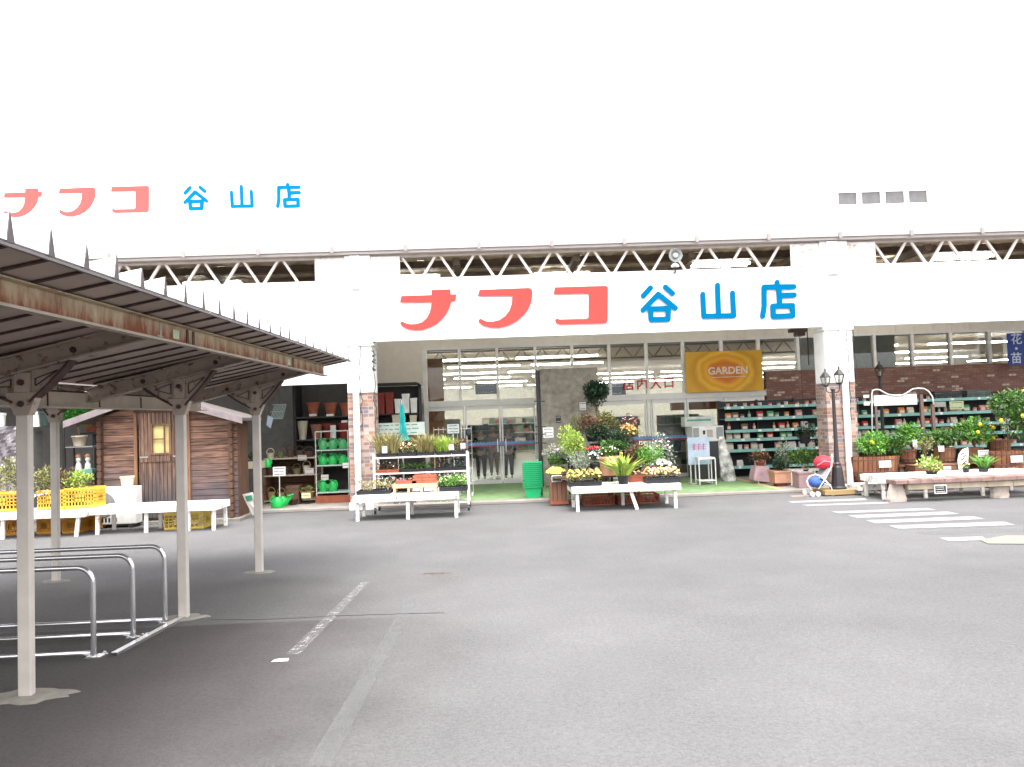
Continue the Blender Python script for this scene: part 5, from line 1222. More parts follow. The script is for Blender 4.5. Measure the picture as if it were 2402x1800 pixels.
# folded black tray stacks on the top shelf, price boards
for i, (s0, s1, lb) in enumerate(((2190, 2262, 'stack of black seed trays on the top shelf beside the white arch frame'), (2265, 2330, 'stack of dark green seed trays on the top shelf behind the big citrus tree'))):
    r_ = root('seed_tray_stack', lb, 'tray stack', (XA((s0+s1)/2, YS, 1.7), YS+.1, Z2[0]+.014)); x0, x1 = XA(s0, YS, 1.7), XA(s1, YS, 1.7)
    for k in range(4):
        z = Z2[0]+.014+k*.045; g = MB(); g.box(x0+random.uniform(0,.05), x1-random.uniform(0,.05), YS+.0, YS+.3, z+.028, z+.036); g.box(x0+.05, x1-.05, YS+.02, YS+.28, z, z+.027); g.obj('tray', mat('black_tray', (.03,.035,.035), .4) if i == 0 else mat('dark_green_tray', (.08,.12,.10), .4), r_)
card('price_board', 'pale lime green price board on the shelving near the big citrus tree', 2244, 951, YS-.03, 34, 19, mat('pale_lime_card', (.52,.58,.34)), lines=2); card('price_board', 'long pale grey shelf board between the arch frame and the lime green board', 2204, 949, YS-.03, 30, 12, mat('grey_card', (.42,.42,.38)))
r_ = root('hanging_planter', 'dark trailing plant hanging in front of the teal railed shelves', 'hanging plant', (XA(1887, 16, .9), 16, .8)); X = XA(1887, 16, 1); zt_ = P(1887, 1005, 16).z
g = MB(); g.tube([(X, 16, zt_), (X, 16, 4.5)], .005, 5); g.obj('wire', BLACK, r_); pot_mb((X, 16, zt_-.32), .12, .16).obj('pot', BLKPL, r_); g = MB(); g.leaves((X, 16, zt_-.1), (.24,.2,.18), 420, .06, -.1); g.obj('foliage', LG['dark'], r_)
plant('dried_flowers', 'bunch of orange brown dried flowers on the shelf beside the lamp post', 'dried flowers', 1933, 16.9, Z1[2]+.02, .28, .3, 'brown', TERRA, .08, .08, n=240, leaf=.05, flowers=[(FO, 26, .05)])
# rack of terracotta strips on top shelf
r_ = root('terracotta_dishes', 'row of orange terracotta dishes on the highest shelf below the brick band', 'dishes', (XA(1870, 17, 1.6), YS+.2, Z1[0]+.014), None)
for k in range(7): g = MB(); g.lathe((XA(1850+k*9, YS, 1.6), YS+.2, Z1[0]+.013), [(.04,0),(.09,.03+.02*(k%3)),(.085,.03+.02*(k%3))], 14); g.obj('dish', TERRA, r_)

# ================================================================== GROUP BEFORE THE SHELVES (second pillar side)
r_ = root('apron_stand', 'pinkish grey cloth covered low stand left of the tan square planter', 'stand', (XA(1785, 15.6, .2), 15.6, .06))
x0, x1 = XA(1765, 15.6, .3), XA(1806, 15.6, .3); g = MB(); g.prism([(x0, .14), (x1, .08), (x1-.03, .40), (x0+.06, .42)], 15.55, 15.85); g.obj('cover', mat('pink_grey_cloth', (.42,.28,.30), .8, var=.25), r_)
g = MB(); g.box(x0+.1, x0+.13, 15.6, 15.63, .06, .13); g.box(x1-.06, x1-.03, 15.6, 15.63, .06, .08); g.obj('foot', ALU, r_)
plant('potted_plant', 'orange brown leaved plant above the pinkish cloth covered stand', 'potted plant', 1783, 15.9, .4, .42, .26, 'brown', TERRA, .08, .1, n=360, leaf=.05, flowers=[(FO, 20, .04)])
r_ = root('square_planter', 'large tan square terracotta planter standing on a small brick block', 'planter', (XA(1829, 15.0, .3), 15.0, .06), None)
pot_mb((XA(1829, 15.0, .3), 15.0, .13), .17, .24, True, taper=.9).obj('pot', TERRAP, r_); X = XA(1829, 15.0, .3); g = MB(); g.box(X-.1, X+.1, 14.9, 15.1, .06, .128); g.obj('block', mat('dark_brick', (.18,.06,.04), .9), r_)
plant('potted_shrub', 'dark green bush growing in the tan square planter', 'shrub', 1827, 15.0, .34, .36, .30, 'dark', n=800, leaf=.045)
plant('potted_shrub', 'grey green spreading shrub behind the tan square planter', 'shrub', 1838, 15.5, .38, .42, .46, 'silver', BLKPL, .1, .12, n=420, leaf=.05)
plant('potted_shrub', 'wide olive green and yellow bush between the tan planter and the lamp post', 'shrub', 1888, 15.2, .36, .78, .38, 'mid', n=1300, leaf=.05, flowers=[(FY, 16, .03)])
plant('potted_shrub', 'rusty orange leaved shrub behind the red hooded pushchair', 'shrub', 1935, 15.6, .38, .36, .5, 'brown', BLKPL, .1, .12, n=420, leaf=.05)
r_ = root('plant_table', 'low grey white table of small pots behind the pushchair', 'table', (XA(1885, 15.1, .2), 15.1, .06)); x0, x1 = XA(1852, 15.0, .3), XA(1945, 15.0, .3)
g = MB(); g.box(x0, x1, 15.0, 15.4, .33, .36); g.obj('top', WBENCH, r_)
for xx in (x0+.02, x0+.16, x0+.22, x1-.3, x1-.06): g = MB(); g.box(xx, xx+.035, 15.01, 15.05, .06, .329); g.obj('leg', WBENCH, r_)
r_ = root('pink_box', 'dusty pink square box standing beside the pushchair', 'box', (XA(1888, 14.5, .2), 14.5, .06)); x0, x1 = XA(1874, 14.4, .2), XA(1906, 14.4, .2)
g = MB(); g.box(x0, x1, 14.4, 14.7, .06, .36); g.box(x0-.012, x1+.012, 14.39, 14.71, .33, .372); g.obj('box_body', mat('dusty_pink', (.28,.19,.19), .8), r_, bevel=.006); plant('potted_flowers', 'small red and white flower pot on the dusty pink box', 'potted plant', 1890, 14.5, .374, .14, .08, 'mid', BLKPL, .03, .05, n=60, leaf=.03, flowers=[(FR, 10, .03)])
for i, s in enumerate((1858, 1866, 1878, 1896)):
    pass
# pushchair: red hood, blue seat, white tubes
def at(s, y_, Y): q = P(s, y_, Y); return Vector((q.x, Y, q.z))
pc = root('pushchair', 'folding pushchair with red hood, blue seat and white tubes beside the lamp post', 'pushchair', (XA(1925, 13.6, .2), 13.6, 0)); Yp = 13.55
g = MB()
for dy in (0, .32):
    h = Yp+dy
    g.tube([at(1952, 1068, h), at(1950, 1095, h), at(1935, 1125, h), at(1920, 1148, h)], .012, 8)
    g.tube([at(1893, 1128, h), at(1898, 1118, h), at(1912, 1113, h), at(1925, 1117, h)], .011, 8)
    g.tube([at(1893, 1128, h), at(1895, 1138, h), at(1905, 1150, h)], .011, 8)
    g.tube([at(1925, 1117, h), at(1948, 1140, h), at(1952, 1150, h)], .011, 8)
g.tube([at(1952, 1068, Yp), at(1952, 1068, Yp+.32)], .012, 8)
g.obj('tube_frame', mat('white_tube_paint', (.78,.78,.76), .35), pc, smooth=True)
BSEAT = mat('blue_fabric', (.05,.12,.40), .8, var=.3); RHOOD = mat('red_fabric', (.62,.03,.05), .7, var=.2)
def sack_between(g, c, rx, ry, rz, n1=14, n2=8, cut=0):
    c = Vector(c); k = len(g.v)
    for i in range(n2+1):
        t = math.pi*i/n2*(1-cut); 
        for j in range(n1): a = 2*math.pi*j/n1; g.v.append(c+Vector((rx*math.sin(t)*math.cos(a), ry*math.sin(t)*math.sin(a), rz*math.cos(t))))
    for i in range(n2):
        for j in range(n1): a = k+i*n1+j; b2 = k+i*n1+(j+1) % n1; g.f.append((a, a+n1, b2+n1, b2)); g.m.append(0)
c = at(1915, 1131, Yp+.16); g = MB(); sack_between(g, c, .135, .15, .105); g.obj('seat', BSEAT, pc, smooth=True)
g = MB(); a1 = at(1930, 1122, Yp+.02); a2 = at(1948, 1100, Yp+.02); g.prism([(a1.x-.05, a1.z), (a1.x+.03, a1.z-.03), (a2.x+.03, a2.z), (a2.x-.04, a2.z+.02)], Yp+.02, Yp+.30); g.obj('backrest', mat('grey_fabric', (.3,.28,.3), .8), pc)
c = at(1931, 1084, Yp+.16); g = MB(); sack_between(g, c-Vector((0,0,.01)), .165, .18, .125, cut=.2)
g.obj('hood', RHOOD, pc, smooth=True); g = MB()
for q in (-.1, 0, .1): g.tube([(c.x-.155, Yp+.16+q, c.z-.05), (c.x-.05, Yp+.0+q*.2, c.z+.03), (c.x+.1, Yp+.0+q*.2, c.z-.0), (c.x+.155, Yp+.16+q, c.z-.04)], .005, 5)
g.obj('hood_piping', mat('pink_piping', (.75,.4,.42)), pc)
for s, y_ in ((1905, 1152), (1918, 1152), (1952, 1150)):
    q = at(s, y_, Yp); 
    for dy in (-.01, .32):
        g = MB(); g.tube([(q.x, Yp+dy-.015, .045), (q.x, Yp+dy+.015, .045)], .045, 14); g.obj('wheel', mat('pale_wheel', (.55,.53,.52), .6), pc)
# lamp posts
def lantern(cx, cy, z, par):
    LGL = MATS.get('lantern_glass') or glass('lantern_glass', (.85,.85,.82))
    g = MB(); g.lathe((cx, cy, z), [(.03,0),(.055,.02),(.06,.03)], 6); g.lathe((cx, cy, z+.17), [(.10,0),(.105,.01),(.06,.07),(.03,.10),(.012,.105),(.018,.13),(.004,.17)], 6)
    for j in range(6): a = math.pi/3*j; g.bar((cx+.057*math.cos(a), cy+.057*math.sin(a), z+.03), (cx+.092*math.cos(a), cy+.092*math.sin(a), z+.17), .009, .009)
    o = g.obj('lantern', BLACK, par); g = MB(); g.lathe((cx, cy, z+.031), [(.052,0),(.086,.138)], 6); g.obj('lantern_glass', LGL, o); g = MB(); g.lathe((cx, cy, z+.03), [(.012,0),(.02,.05),(.012,.09)], 8); g.obj('bulb', WCER, o)
def lamppost(label, cx, cy, ztop, z0, heads):
    r_ = root('lamp_post', label, 'lamp post', (cx, cy, z0), 'black cast iron style lamp posts')
    POST = mat('cast_iron', (.03,.026,.028), .45, bump=.15)
    g = MB(); g.lathe((cx, cy, z0), [(.145,0),(.145,.03),(.12,.05),(.105,.2),(.085,.38),(.065,.42),(.07,.45),(.048,.48)], 12); g.obj('base', POST, r_)
    g = MB(); g.lathe((cx, cy, z0+.48), [(.045,0),(.035,.4),(.028,ztop-z0-.52),(.04,ztop-z0-.5),(.04,ztop-z0-.48)], 12); g.obj('shaft', POST, r_)
    for dx, zl in heads:
        if dx:
            g = MB(); g.tube([(cx, cy, ztop-.05), (cx+dx*.5, cy, ztop-.07), (cx+dx*.9, cy, ztop-.04), (cx+dx, cy, zl)], .010, 6); g.tube([(cx, cy, ztop-.12), (cx+dx*.35, cy, ztop-.15), (cx+dx*.55, cy, ztop-.1)], .007, 6); g.obj('arm', POST, r_)
        lantern(cx+dx, cy, zl, r_)
    return r_
YL = 13.75; cx = XA(1968, YL, .1); zt_ = P(1953, 913, YL).z
cx2 = XA(1960, YL, 1.0)
lamppost('twin lantern black lamp post in front of the second brick pillar', cx2, YL, zt_, .10, ((XA(1937, YL, 2)-cx2, P(1937, 908, YL).z), (XA(1969, YL, 2)-cx2+.0, P(1969, 905, YL).z+.02)))
r_ = root('wooden_platform', 'sandy wooden platform board under the twin lantern lamp post', 'platform', (cx2, YL, 0)); x0, x1 = XA(1935, 13.5, .1), XA(2006, 13.5, .1)
g = MB(); g.box(x0, x1, 13.5, 14.1, .02, .097); g.obj('board', planks('sandy_boards', ((.30,.20,.09), (.42,.30,.15)), .14, 'Y', 'X'), r_); g = MB(); g.box(x0+.05, x0+.15, 13.6, 14.0, .0, .019); g.box(x1-.15, x1-.05, 13.6, 14.0, .0, .019); g.obj('batten', DW, r_)
Y2 = 15.6; c2 = XA(2068, Y2, 1.5); z2 = P(2068, 884, Y2).z
lamppost('single lantern black lamp post rising behind the wooden citrus tubs', c2, Y2, z2, .06, ((0, z2-.01),))

# ================================================================== RIGHT BAY: TUBS, ARCH, BENCHES
TUBW = planks('tub_wood', ((.16,.06,.03), (.34,.15,.07)), .085, 'X', 'Z')
def tub(label, s0, s1, Y, z, h, oval=.6, m_=TUBW, group='wooden citrus tubs', hoops=True):
    x0, x1 = XA(s0, Y, z+h*.6), XA(s1, Y, z+h*.6); cx = (x0+x1)/2; r = (x1-x0)/2; ry = max(.15, r*oval)
    o = root('wooden_tub', label, 'planter tub', (cx, Y+ry, z), group)
    g = MB(); g.lathe((cx, Y+ry, z), [(r*.84,0),(r*1.0,h*.97),(r*1.0,h),(r*.93,h),(r*.92,h*.9)], 28, sy=ry/r); g.obj('staves', m_, o)
    for q in (.18, .78):
        rr = r*(.84+.16*q)+.004; g = MB(); g.lathe((cx, Y+ry, z+h*q), [(rr,0),(rr+.004,.002),(rr+.006,.028),(rr+.002,.03)], 28, sy=ry/r)
        g.obj('hoop', mat('tub_hoop', (.12,.06,.04), .6), o)
    return cx, Y+ry, z+h
t1 = tub('widest wooden citrus tub beside the second pillar, with a white price card', 2008, 2124, 13.85, .27, .37, .45)
t2 = tub('small wooden tub behind the stone bench, between the lamp post and the arch', 2122, 2158, 14.5, .46, .25, .8)
t3 = tub('wooden tub behind the white brush marked card', 2196, 2252, 14.4, .46, .26, .6)
t4 = tub('half hidden wooden tub behind the yellow lemons', 2262, 2318, 14.4, .44, .26, .6)
t5 = tub('large wooden tub holding the tall citrus tree, with a white price card', 2339, 2425, 13.75, .33, .32, .6)
t6 = tub('upper wooden tub behind the trunk of the tall citrus tree', 2325, 2385, 14.6, .62, .2, .6)
STW = planks('stand_wood', ((.14,.06,.035), (.24,.12,.07)), .1, 'Z', 'X')
for lb, s0, s1, y0, y1, zz in (('dark wooden riser under the back row of citrus tubs', 2110, 2330, 14.35, 15.0, .44), ('brown wooden block under the widest citrus tub', 2018, 2112, 13.9, 14.3, .265), ('low wooden riser under the large citrus tree tub', 2320, 2430, 13.75, 14.3, .325), ('raised wooden shelf behind the citrus tree tub', 2300, 2430, 14.55, 15.1, .615)):
    x0, x1 = XA(s0, y0, .3), XA(s1, y0, .3); r_ = root('wooden_riser', lb, 'plant stand', ((x0+x1)/2, (y0+y1)/2, 0), 'wooden risers under the tubs'); g = MB(); g.box(x0, x1, y0, y1, zz-.04, zz-.002); g.obj('top', STW, r_)
    for xx in (x0+.02, (x0+x1)/2, x1-.1):
        g = MB(); g.box(xx, xx+.07, y0+.02, y1-.02, .0, zz-.041); g.obj('support', STW, r_)
LEM = mat('lemon_skin', (.75,.55,.03), .45); ORA = mat('orange_skin', (.70,.30,.03), .45)
def fruits(parent, c, rad, n, m_, r=.035):
    for _ in range(n):
        a = random.uniform(math.pi, 2*math.pi); q = Vector((math.cos(a)*rad[0]*.8, math.sin(a)*rad[1]*.85, random.uniform(-.7,.6)*rad[2]))
        g = MB(); sack_between(g, Vector(c)+q, r, r, r*1.15, 10, 6); g.obj('fruit', m_, parent, smooth=True)
def citrus(label, s, Y, z, w, h, n, stem=.05, fr=0, leafm='mid', dark=1, m_=None, sz=.075):
    o = plant('citrus_tree', label, 'citrus tree', s, Y, z, w, h, leafm, n=n, leaf=sz, stem=stem, wid=.42, upb=.1, group='citrus trees in wooden tubs')
    if fr: fruits(o, (XA(s, Y, z+h/2), Y, z+stem+h/2), (w/2, w/2, h/2), fr, m_ or LEM)
    return o
citrus('young yellow green citrus at the pillar end of the widest tub', 2038, t1[1], t1[2]-.03, .62, .44, 1000, fr=1, leafm='bright'); citrus('darker green citrus at the bench end of the widest tub', 2094, t1[1]+.02, t1[2]-.03, .62, .40, 900)
citrus('upright citrus with pale tag in the small tub by the arch', 2140, t2[1], t2[2]-.03, .50, .46, 800, leafm='bright'); citrus('low spreading citrus behind the stone bench centre', 2218, t3[1], t3[2]-.03, .78, .34, 1000); citrus('citrus bearing large yellow lemons beside the tall citrus tree', 2288, t4[1], t4[2]-.02, .74, .52, 1100, fr=5, leafm='bright')
citrus('tall citrus tree with orange and yellow fruit on a bare trunk', 2366, t5[1], t5[2]-.03, .98, .84, 2600, stem=.30, fr=5, leafm='mid'); o = citrus('second tall citrus crown running past the picture edge', 2425, t5[1]+.2, t5[2]-.03, .9, 1.0, 2200, stem=.34, fr=4, leafm='mid')
plant('potted_shrub', 'twiggy brown stemmed shrub in front of the small tub', 'shrub', 2170, 14.1, .44, .30, .34, 'olive', BLKPL, .12, .1, n=240, leaf=.04, stem=.1)
for a in ((2076, 1089, 13.82, 29, 16, 'white price card on the front of the widest citrus tub'), (2385, 1077, 13.72, 29, 16, 'white price card on the large citrus tree tub'), (2208, 1053, 14.38, 14, 14, 'square white tag on the wooden tub behind the stone bench'), (2146, 1040, 14.3, 10, 16, 'cream slanted tag hanging in the upright citrus'), (2307, 1064, 14.2, 26, 16, 'white card on the half hidden tub below the lemons'), (2222, 1098, 13.7, 18, 8, 'long white label on the small brown box behind the bench')):
    card('price_card', a[5], a[0], a[1], a[2], a[3], a[4], WCER, lines=2)
card('price_card', 'upper small white card on the pillar side of the arch frame', 2032, 930, 14.9, 14, 7, WCER); card('price_card', 'lower small white card on the pillar side of the arch frame', 2033, 947, 14.9, 14, 9, WCER)
# arch frame
ar = root('arch_frame', 'white wavy topped metal arch frame with brown posts and a white panel', 'arch frame', (XA(2110, 14.9, .5), 14.9, .06)); Ya = 14.9
top = [(2046, 1050), (2045, 925), (2047, 916), (2055, 914), (2064, 915), (2074, 921), (2085, 926), (2100, 928), (2118, 927), (2130, 920), (2140, 913), (2154, 911), (2168, 912), (2178, 918), (2187, 931), (2190, 950)]
g = MB(); g.tube([at(x, y, Ya) for x, y in top], .014, 8); g.obj('white_tube', mat('white_tube_paint', (.78,.78,.76)), ar, smooth=True)
for s, yb in ((2161, 925), (2188, 948)):
    q = at(s, yb, Ya+.03); g = MB(); g.box(q.x-.03, q.x+.03, Ya+.02, Ya+.07, .06, q.z); g.obj('post', mat('brown_post', (.16,.10,.085), .6), ar)
q = at(2052, 925, Ya); g = MB(); g.box(q.x, q.x+.04, Ya+.02, Ya+.06, .06, q.z); g.obj('post', mat('brown_post', (.16,.10,.085), .6), ar)
a, b_ = at(2049, 926, Ya+.01), at(2152, 950, Ya+.01); g = MB(); zt_ = P(2100, 926, Ya).z; zb_ = P(2100, 951, Ya).z; g.box(a.x, b_.x, Ya+.012, Ya+.018, zb_, zt_); g.obj('panel', mat('frosted_panel', (.58,.60,.60), .5), ar)
# white bench and stone bench
x0, x1 = XA(2062, 12.7, .38), XA(2440, 12.7, .38)
bench('long white slatted bench running behind the rough stone bench', x0, x1, 12.68, 13.35, .385, (x0+.07, x0+.78, x0+1.75, x1-.1))
x0b, x1b = XA(2012, 13.4, .2), XA(2078, 13.4, .2)
bench('short low white bench end beside the second pillar base', x0b, x1b, 13.38, 13.7, .2, (x0b+.1, x1b-.06), nslat=3)
sb_ = root('stone_bench', 'long rough stone bench with a reddish slab and pale beam at the right side', 'stone bench', (XA(2240, 12.35, .2), 12.4, 0)); sb_['label'] = 'long rough stone bench with a reddish slab on chunky pale stone feet'
STN = mat('pale_rough_stone', (.38,.32,.28), .9, var=.2, scale=6, bump=.6, bscale=12); RST = mat('reddish_stone_slab', (.23,.145,.13), .85, var=.3, scale=7, bump=.5, bscale=15); YST = mat('yellowish_stone', (.40,.34,.25), .9, var=.15, scale=5, bump=.4)
x0, x1 = XA(2099, 12.25, .33), XA(2440, 12.25, .33)
def rough(g, amp): g.v = [p+Vector((random.uniform(-amp,amp), random.uniform(-amp,amp), random.uniform(-amp,amp))) for p in g.v]; return g
g = MB(); n = 12
for i in range(n): a = x0+(x1-x0)*i/n; g.box(a+.0005, a+(x1-x0)/n-.0005, 12.22+random.uniform(-.008,.008), 12.55, .295, .365+random.uniform(-.006,.006))
g.obj('slab', RST, sb_, bevel=.006)
g = MB(); xs_ = XA(2128, 12.3, .25)
for i in range(5): a = xs_+(x1-xs_)*i/5; g.box(a+.002, a+(x1-xs_)/5-.002, 12.27, 12.46, .195, .294)
g.obj('beam', YST, sb_, bevel=.006)
for s0, s1, tp, yb in ((2092, 2139, .62, 12.24), (2339, 2382, .9, 12.24)):
    a, b_ = XA(s0, yb, 0), XA(s1, yb, 0); w_ = b_-a; g = MB()
    g.lathe(((a+b_)/2, yb+.16, 0), [(w_*.52,0),(w_*.53,.04),(w_*.50,.09),(w_*.44*tp/.62*.9,.2),(w_*.40*tp/.62*.8,.293)], 10, sy=.55); rough(g, .006); g.obj('stone_foot', STN, sb_)
card('price_card', 'small black price sign in a white frame leaning on the stone bench beam', 2206, 1148, 12.2, 26, 17, BLACK, lines=3, frame=WCER, ink=WCER)
plant('potted_plant', 'variegated cream and green leafy plant on the long white bench', 'potted plant', 2185, 12.8, .388, .38, .24, 'lime', BLKPL, .05, .1, n=300, leaf=.06, flowers=[(FW, 8, .04)]); plant('potted_flowers', 'small black pot with a single yellow flower on the long white bench', 'potted plant', 2266, 12.85, .388, .16, .1, 'mid', BLKPL, .07, .055, n=90, leaf=.04, flowers=[(FY, 6, .06)])
plant('potted_plant', 'grassy green plant in a black square pot near the large citrus tub', 'potted plant', 2306, 12.85, .388, .36, .26, 'bright', BLKPL, .07, .06, sq=True, n=90, leaf=.03, style='spiky')
card('plant_tag', 'white ruffled tag below the variegated plant on the long white bench', 2187, 1120, 12.72, 14, 13, WCER, 'plant tag'); card('plant_tag', 'pale rounded tag beside the small yellow flower pot', 2245, 1115, 12.72, 14, 13, WCER, 'plant tag')
fc = root('feather_card', 'tall white leaf shaped card with black brush marks standing on the long white bench', 'display card', (XA(2258, 13.0, .5), 13.0, .388)); pts = [(2248,1100),(2246,1080),(2249,1065),(2257,1055),(2270,1050),(2271,1062),(2270,1085),(2270,1102),(2260,1105)]
g = MB(); g.prism([(at(x, y, 13).x, at(x, y, 13).z) for x, y in reversed(pts)], 12.99, 13.0); g.obj('card', WCER, fc); g = MB()
for x_, y_ in ((2258,1065),(2263,1070),(2258,1078),(2264,1084),(2257,1090),(2263,1096)): q = at(x_, y_, 12.985); g.bar((q.x-.03, 12.985, q.z-.015), (q.x+.03, 12.985, q.z+.02), .004, .014)
g.obj('brush_marks', BLACK, fc); q = at(2259, 1104, 13); g = MB(); g.box(q.x-.004, q.x+.004, 13.002, 13.01, .388, q.z); g.obj('stake', BLACK, fc)
r_ = root('brown_box', 'small brown box behind the variegated plant', 'box', (XA(2215, 13.6, .3), 13.8, .0)); x0, x1 = XA(2148, 13.75, .3), XA(2245, 13.75, .3); g = MB(); g.box(x0, x1, 13.75, 14.1, .2, .46); g.obj('box_body', STW, r_); g = MB(); g.box(x0+.05, x1-.05, 13.8, 14.0, 0, .199); g.obj('foot', STW, r_)

# ================================================================== LEFT BAY: SHED, RACKS, BENCHES
YD = 13.4
sd_ = root('garden_shed', 'weathered brown timber garden shed with a small cream curtained window and double door', 'shed', (XA(395, YD, 0), YD+1, 0))
LOG = planks('shed_log_boards', ((.07,.034,.024), (.30,.165,.115)), .125, 'Z', 'X', grey=(.95, 1.75, (.13,.10,.105))); DK = planks('shed_dark_trim', ((.045,.022,.014), (.12,.06,.035)), .4, 'X', 'Z')
xa, xb = XA(231, YD, 1), XA(556, YD, 1); apx = XA(362, YD, 2.2); za_ = P(362, 921, YD).z; zl = P(171, 990, YD).z; zr = P(581, 980, YD).z
xl_ = XA(171, YD, 1.8); xr_ = XA(581, YD, 1.8)
def rz(x): return zl+(za_-zl)*(x-xl_)/(apx-xl_) if x < apx else zr+(za_-zr)*(xr_-x)/(xr_-apx)
d0, d1 = XA(321, YD, 1), XA(441, YD, 1)
g = MB(); g.prism([(xa, .05), (d0-.03, .05), (d0-.03, rz(d0-.03)-.1), (xa, rz(xa)-.1)], YD, YD+.05); g.prism([(d1+.03, .05), (xb, .05), (xb, rz(xb)-.1), (d1+.03, rz(d1+.03)-.1)], YD, YD+.05); g.prism([(d0-.029, 1.86), (d1+.029, 1.86), (d1+.029, rz(d1)-.1), (apx, za_-.1), (d0-.029, rz(d0)-.1)], YD, YD+.05)
g.obj('front_wall', LOG, sd_)
g = MB(); g.box(xb-.05, xb, YD+.051, YD+.6, .05, rz(xb)-.1); g.obj('side_wall', DK, sd_); g = MB(); g.box(xa, xa+.05, YD+.051, YD+.6, .05, rz(xa)-.1); g.obj('side_wall', LOG, sd_); g = MB(); g.box(xa+.051, xb-.051, YD+.55, YD+.6, .05, 1.7); g.obj('back_wall', LOG, sd_)
for x in (xa+.02, xb-.12):      # interlocked log ends
    g = MB(); z = .06
    while z < rz(x)-.2: g.box(x, x+.07, YD-.10, YD-.002, z, z+.105); z += .125
    g.obj('log_ends', DK, sd_)
for x in (d0-.03, d1-.0): g = MB(); g.box(x, x+.05, YD-.04, YD-.003, .06, 1.9); g.obj('door_post', planks('shed_post_wood', ((.13,.065,.035), (.30,.15,.08)), .4, 'X', 'Z'), sd_)
g = MB(); g.box(d0-.03, d1+.05, YD-.045, YD-.003, 1.901, 1.96); g.obj('door_lintel', DK, sd_)
dm = XA(405, YD, 1); DWD = planks('shed_door_boards', ((.10,.055,.04), (.26,.15,.10)), .075, 'X', 'Z', grey=(.8, 1.6, (.10,.085,.09)))
wx0, wx1 = XA(357, YD, 1.6), XA(399, YD, 1.6); wz0, wz1 = P(378, 1064, YD).z, P(378, 996, YD).z
for a, b_, hasw in ((d0+.052, dm-.004, 1), (dm+.004, d1-.002, 0)):
    g = MB()
    if hasw:
        g.box(a, wx0, YD-.02, YD+.02, .07, 1.9); g.box(wx1, b_, YD-.02, YD+.02, .07, 1.9) if wx1 < b_ else None; g.box(wx0, min(wx1, b_), YD-.02, YD+.02, .07, wz0); g.box(wx0, min(wx1, b_), YD-.02, YD+.02, wz1, 1.9)
    else: g.box(a, b_, YD-.02, YD+.02, .07, 1.9)
    o = g.obj('door', DWD, sd_)
    g = MB(); g.box(a+.01, b_-.01, YD-.035, YD-.021, wz0-.14, wz0-.04); g.box(a+.01, b_-.01, YD-.035, YD-.021, .1, .2); g.obj('door_rail', DWD, o)
    g = MB(); zz_ = wz0-.07; g.box(a+.02, a+.16, YD-.045, YD-.036, zz_, zz_+.03); g.obj('hinge', mat('grey_hinge', (.3,.27,.26), .5, .5), o)
w_ = MB(); xm = (wx0+wx1)/2
zm_ = (wz0+wz1)/2
for q in ((wx0-.02, wx0+.012, wz0-.02, wz1+.02), (wx1-.012, wx1+.02, wz0-.02, wz1+.02)): w_.box(q[0], q[1], YD-.032, YD+.0, q[2], q[3])
w_.box(wx0+.0125, wx1-.0125, YD-.03, YD, wz1-.01, wz1+.02); w_.box(wx0+.0125, wx1-.0125, YD-.03, YD, wz0-.02, wz0+.01); w_.box(xm+.05, xm+.07, YD-.028, YD-.002, wz0+.011, wz1-.011); w_.box(wx0+.0125, xm+.049, YD-.026, YD-.002, zm_-.01, zm_+.01)
wo = w_.obj('window_frame', planks('shed_window_wood', ((.10,.05,.03), (.22,.12,.07)), .4, 'X', 'Z'), sd_)
g = MB(); g.box(wx0, wx1, YD+.03, YD+.035, wz0, wz1); g.obj('curtain', mat('cream_curtain', (.62,.50,.22), .8, var=.12, scale=8), wo)
# roof
RFM = mat('shed_roof_board', (.20,.165,.17), .7, var=.2); RFT = mat('shed_roof_felt', (.10,.085,.08), .9)
for x0, x1 in ((xl_, apx), (apx, xr_)):
    z0_, z1_ = rz(x0+.0001 if x0 == apx else x0), rz(x1-.0001 if x1 == apx else x1)
    if x0 == apx: z0_ = za_
    if x1 == apx: z1_ = za_
    g = MB(); g.prism([(x0, z0_-.05), (x1, z1_-.05), (x1, z1_), (x0, z0_)], YD-.28, YD+.8); o = g.obj('roof_panel', RFT, sd_)
    g = MB(); g.prism([(x0, z0_-.10), (x1, z1_-.10), (x1, z1_+.012), (x0, z0_+.012)], YD-.31, YD-.282); g.obj('barge_board', RFM, o)
g = MB(); g.box(xa-.1, xb+.1, YD-.2, YD+.65, .0, .049); g.obj('base', CONC, sd_)

# white benches in front of the shed
a, b_ = XA(206, 12.1, .4), XA(505, 12.1, .4); bench('long white slatted bench before the timber shed', a, b_, 12.15, 12.75, .425, (a+.1, a+.85, b_-.45, b_-.06))
a2, b2 = XA(-190, 12.0, .4), XA(196, 12.0, .4); bench('white slatted bench at the picture edge holding yellow crates of shrubs', a2, b2, 12.05, 12.7, .41, (a2+.1, a2+1.2, b2-.12), splay=(0,0,-.04)); 
def cr(lab, s0, s1, Y, z, h, m_=YCRATE, d=.34, **k): return crate(lab, XA(s0, Y, z+.1), XA(s1, Y, z+.1), Y, Y+d, z, h, m_, **k)
cr('yellow crate of olive shrubs at the very edge of the white bench', -40, 42, 12.15, .413, .30); cr('yellow crate of shrubs between the near and far shelter posts', 88, 150, 12.2, .413, .30); cr('yellow crate of pale shrubs at the air conditioner end of the bench', 153, 222, 12.22, .413, .32)
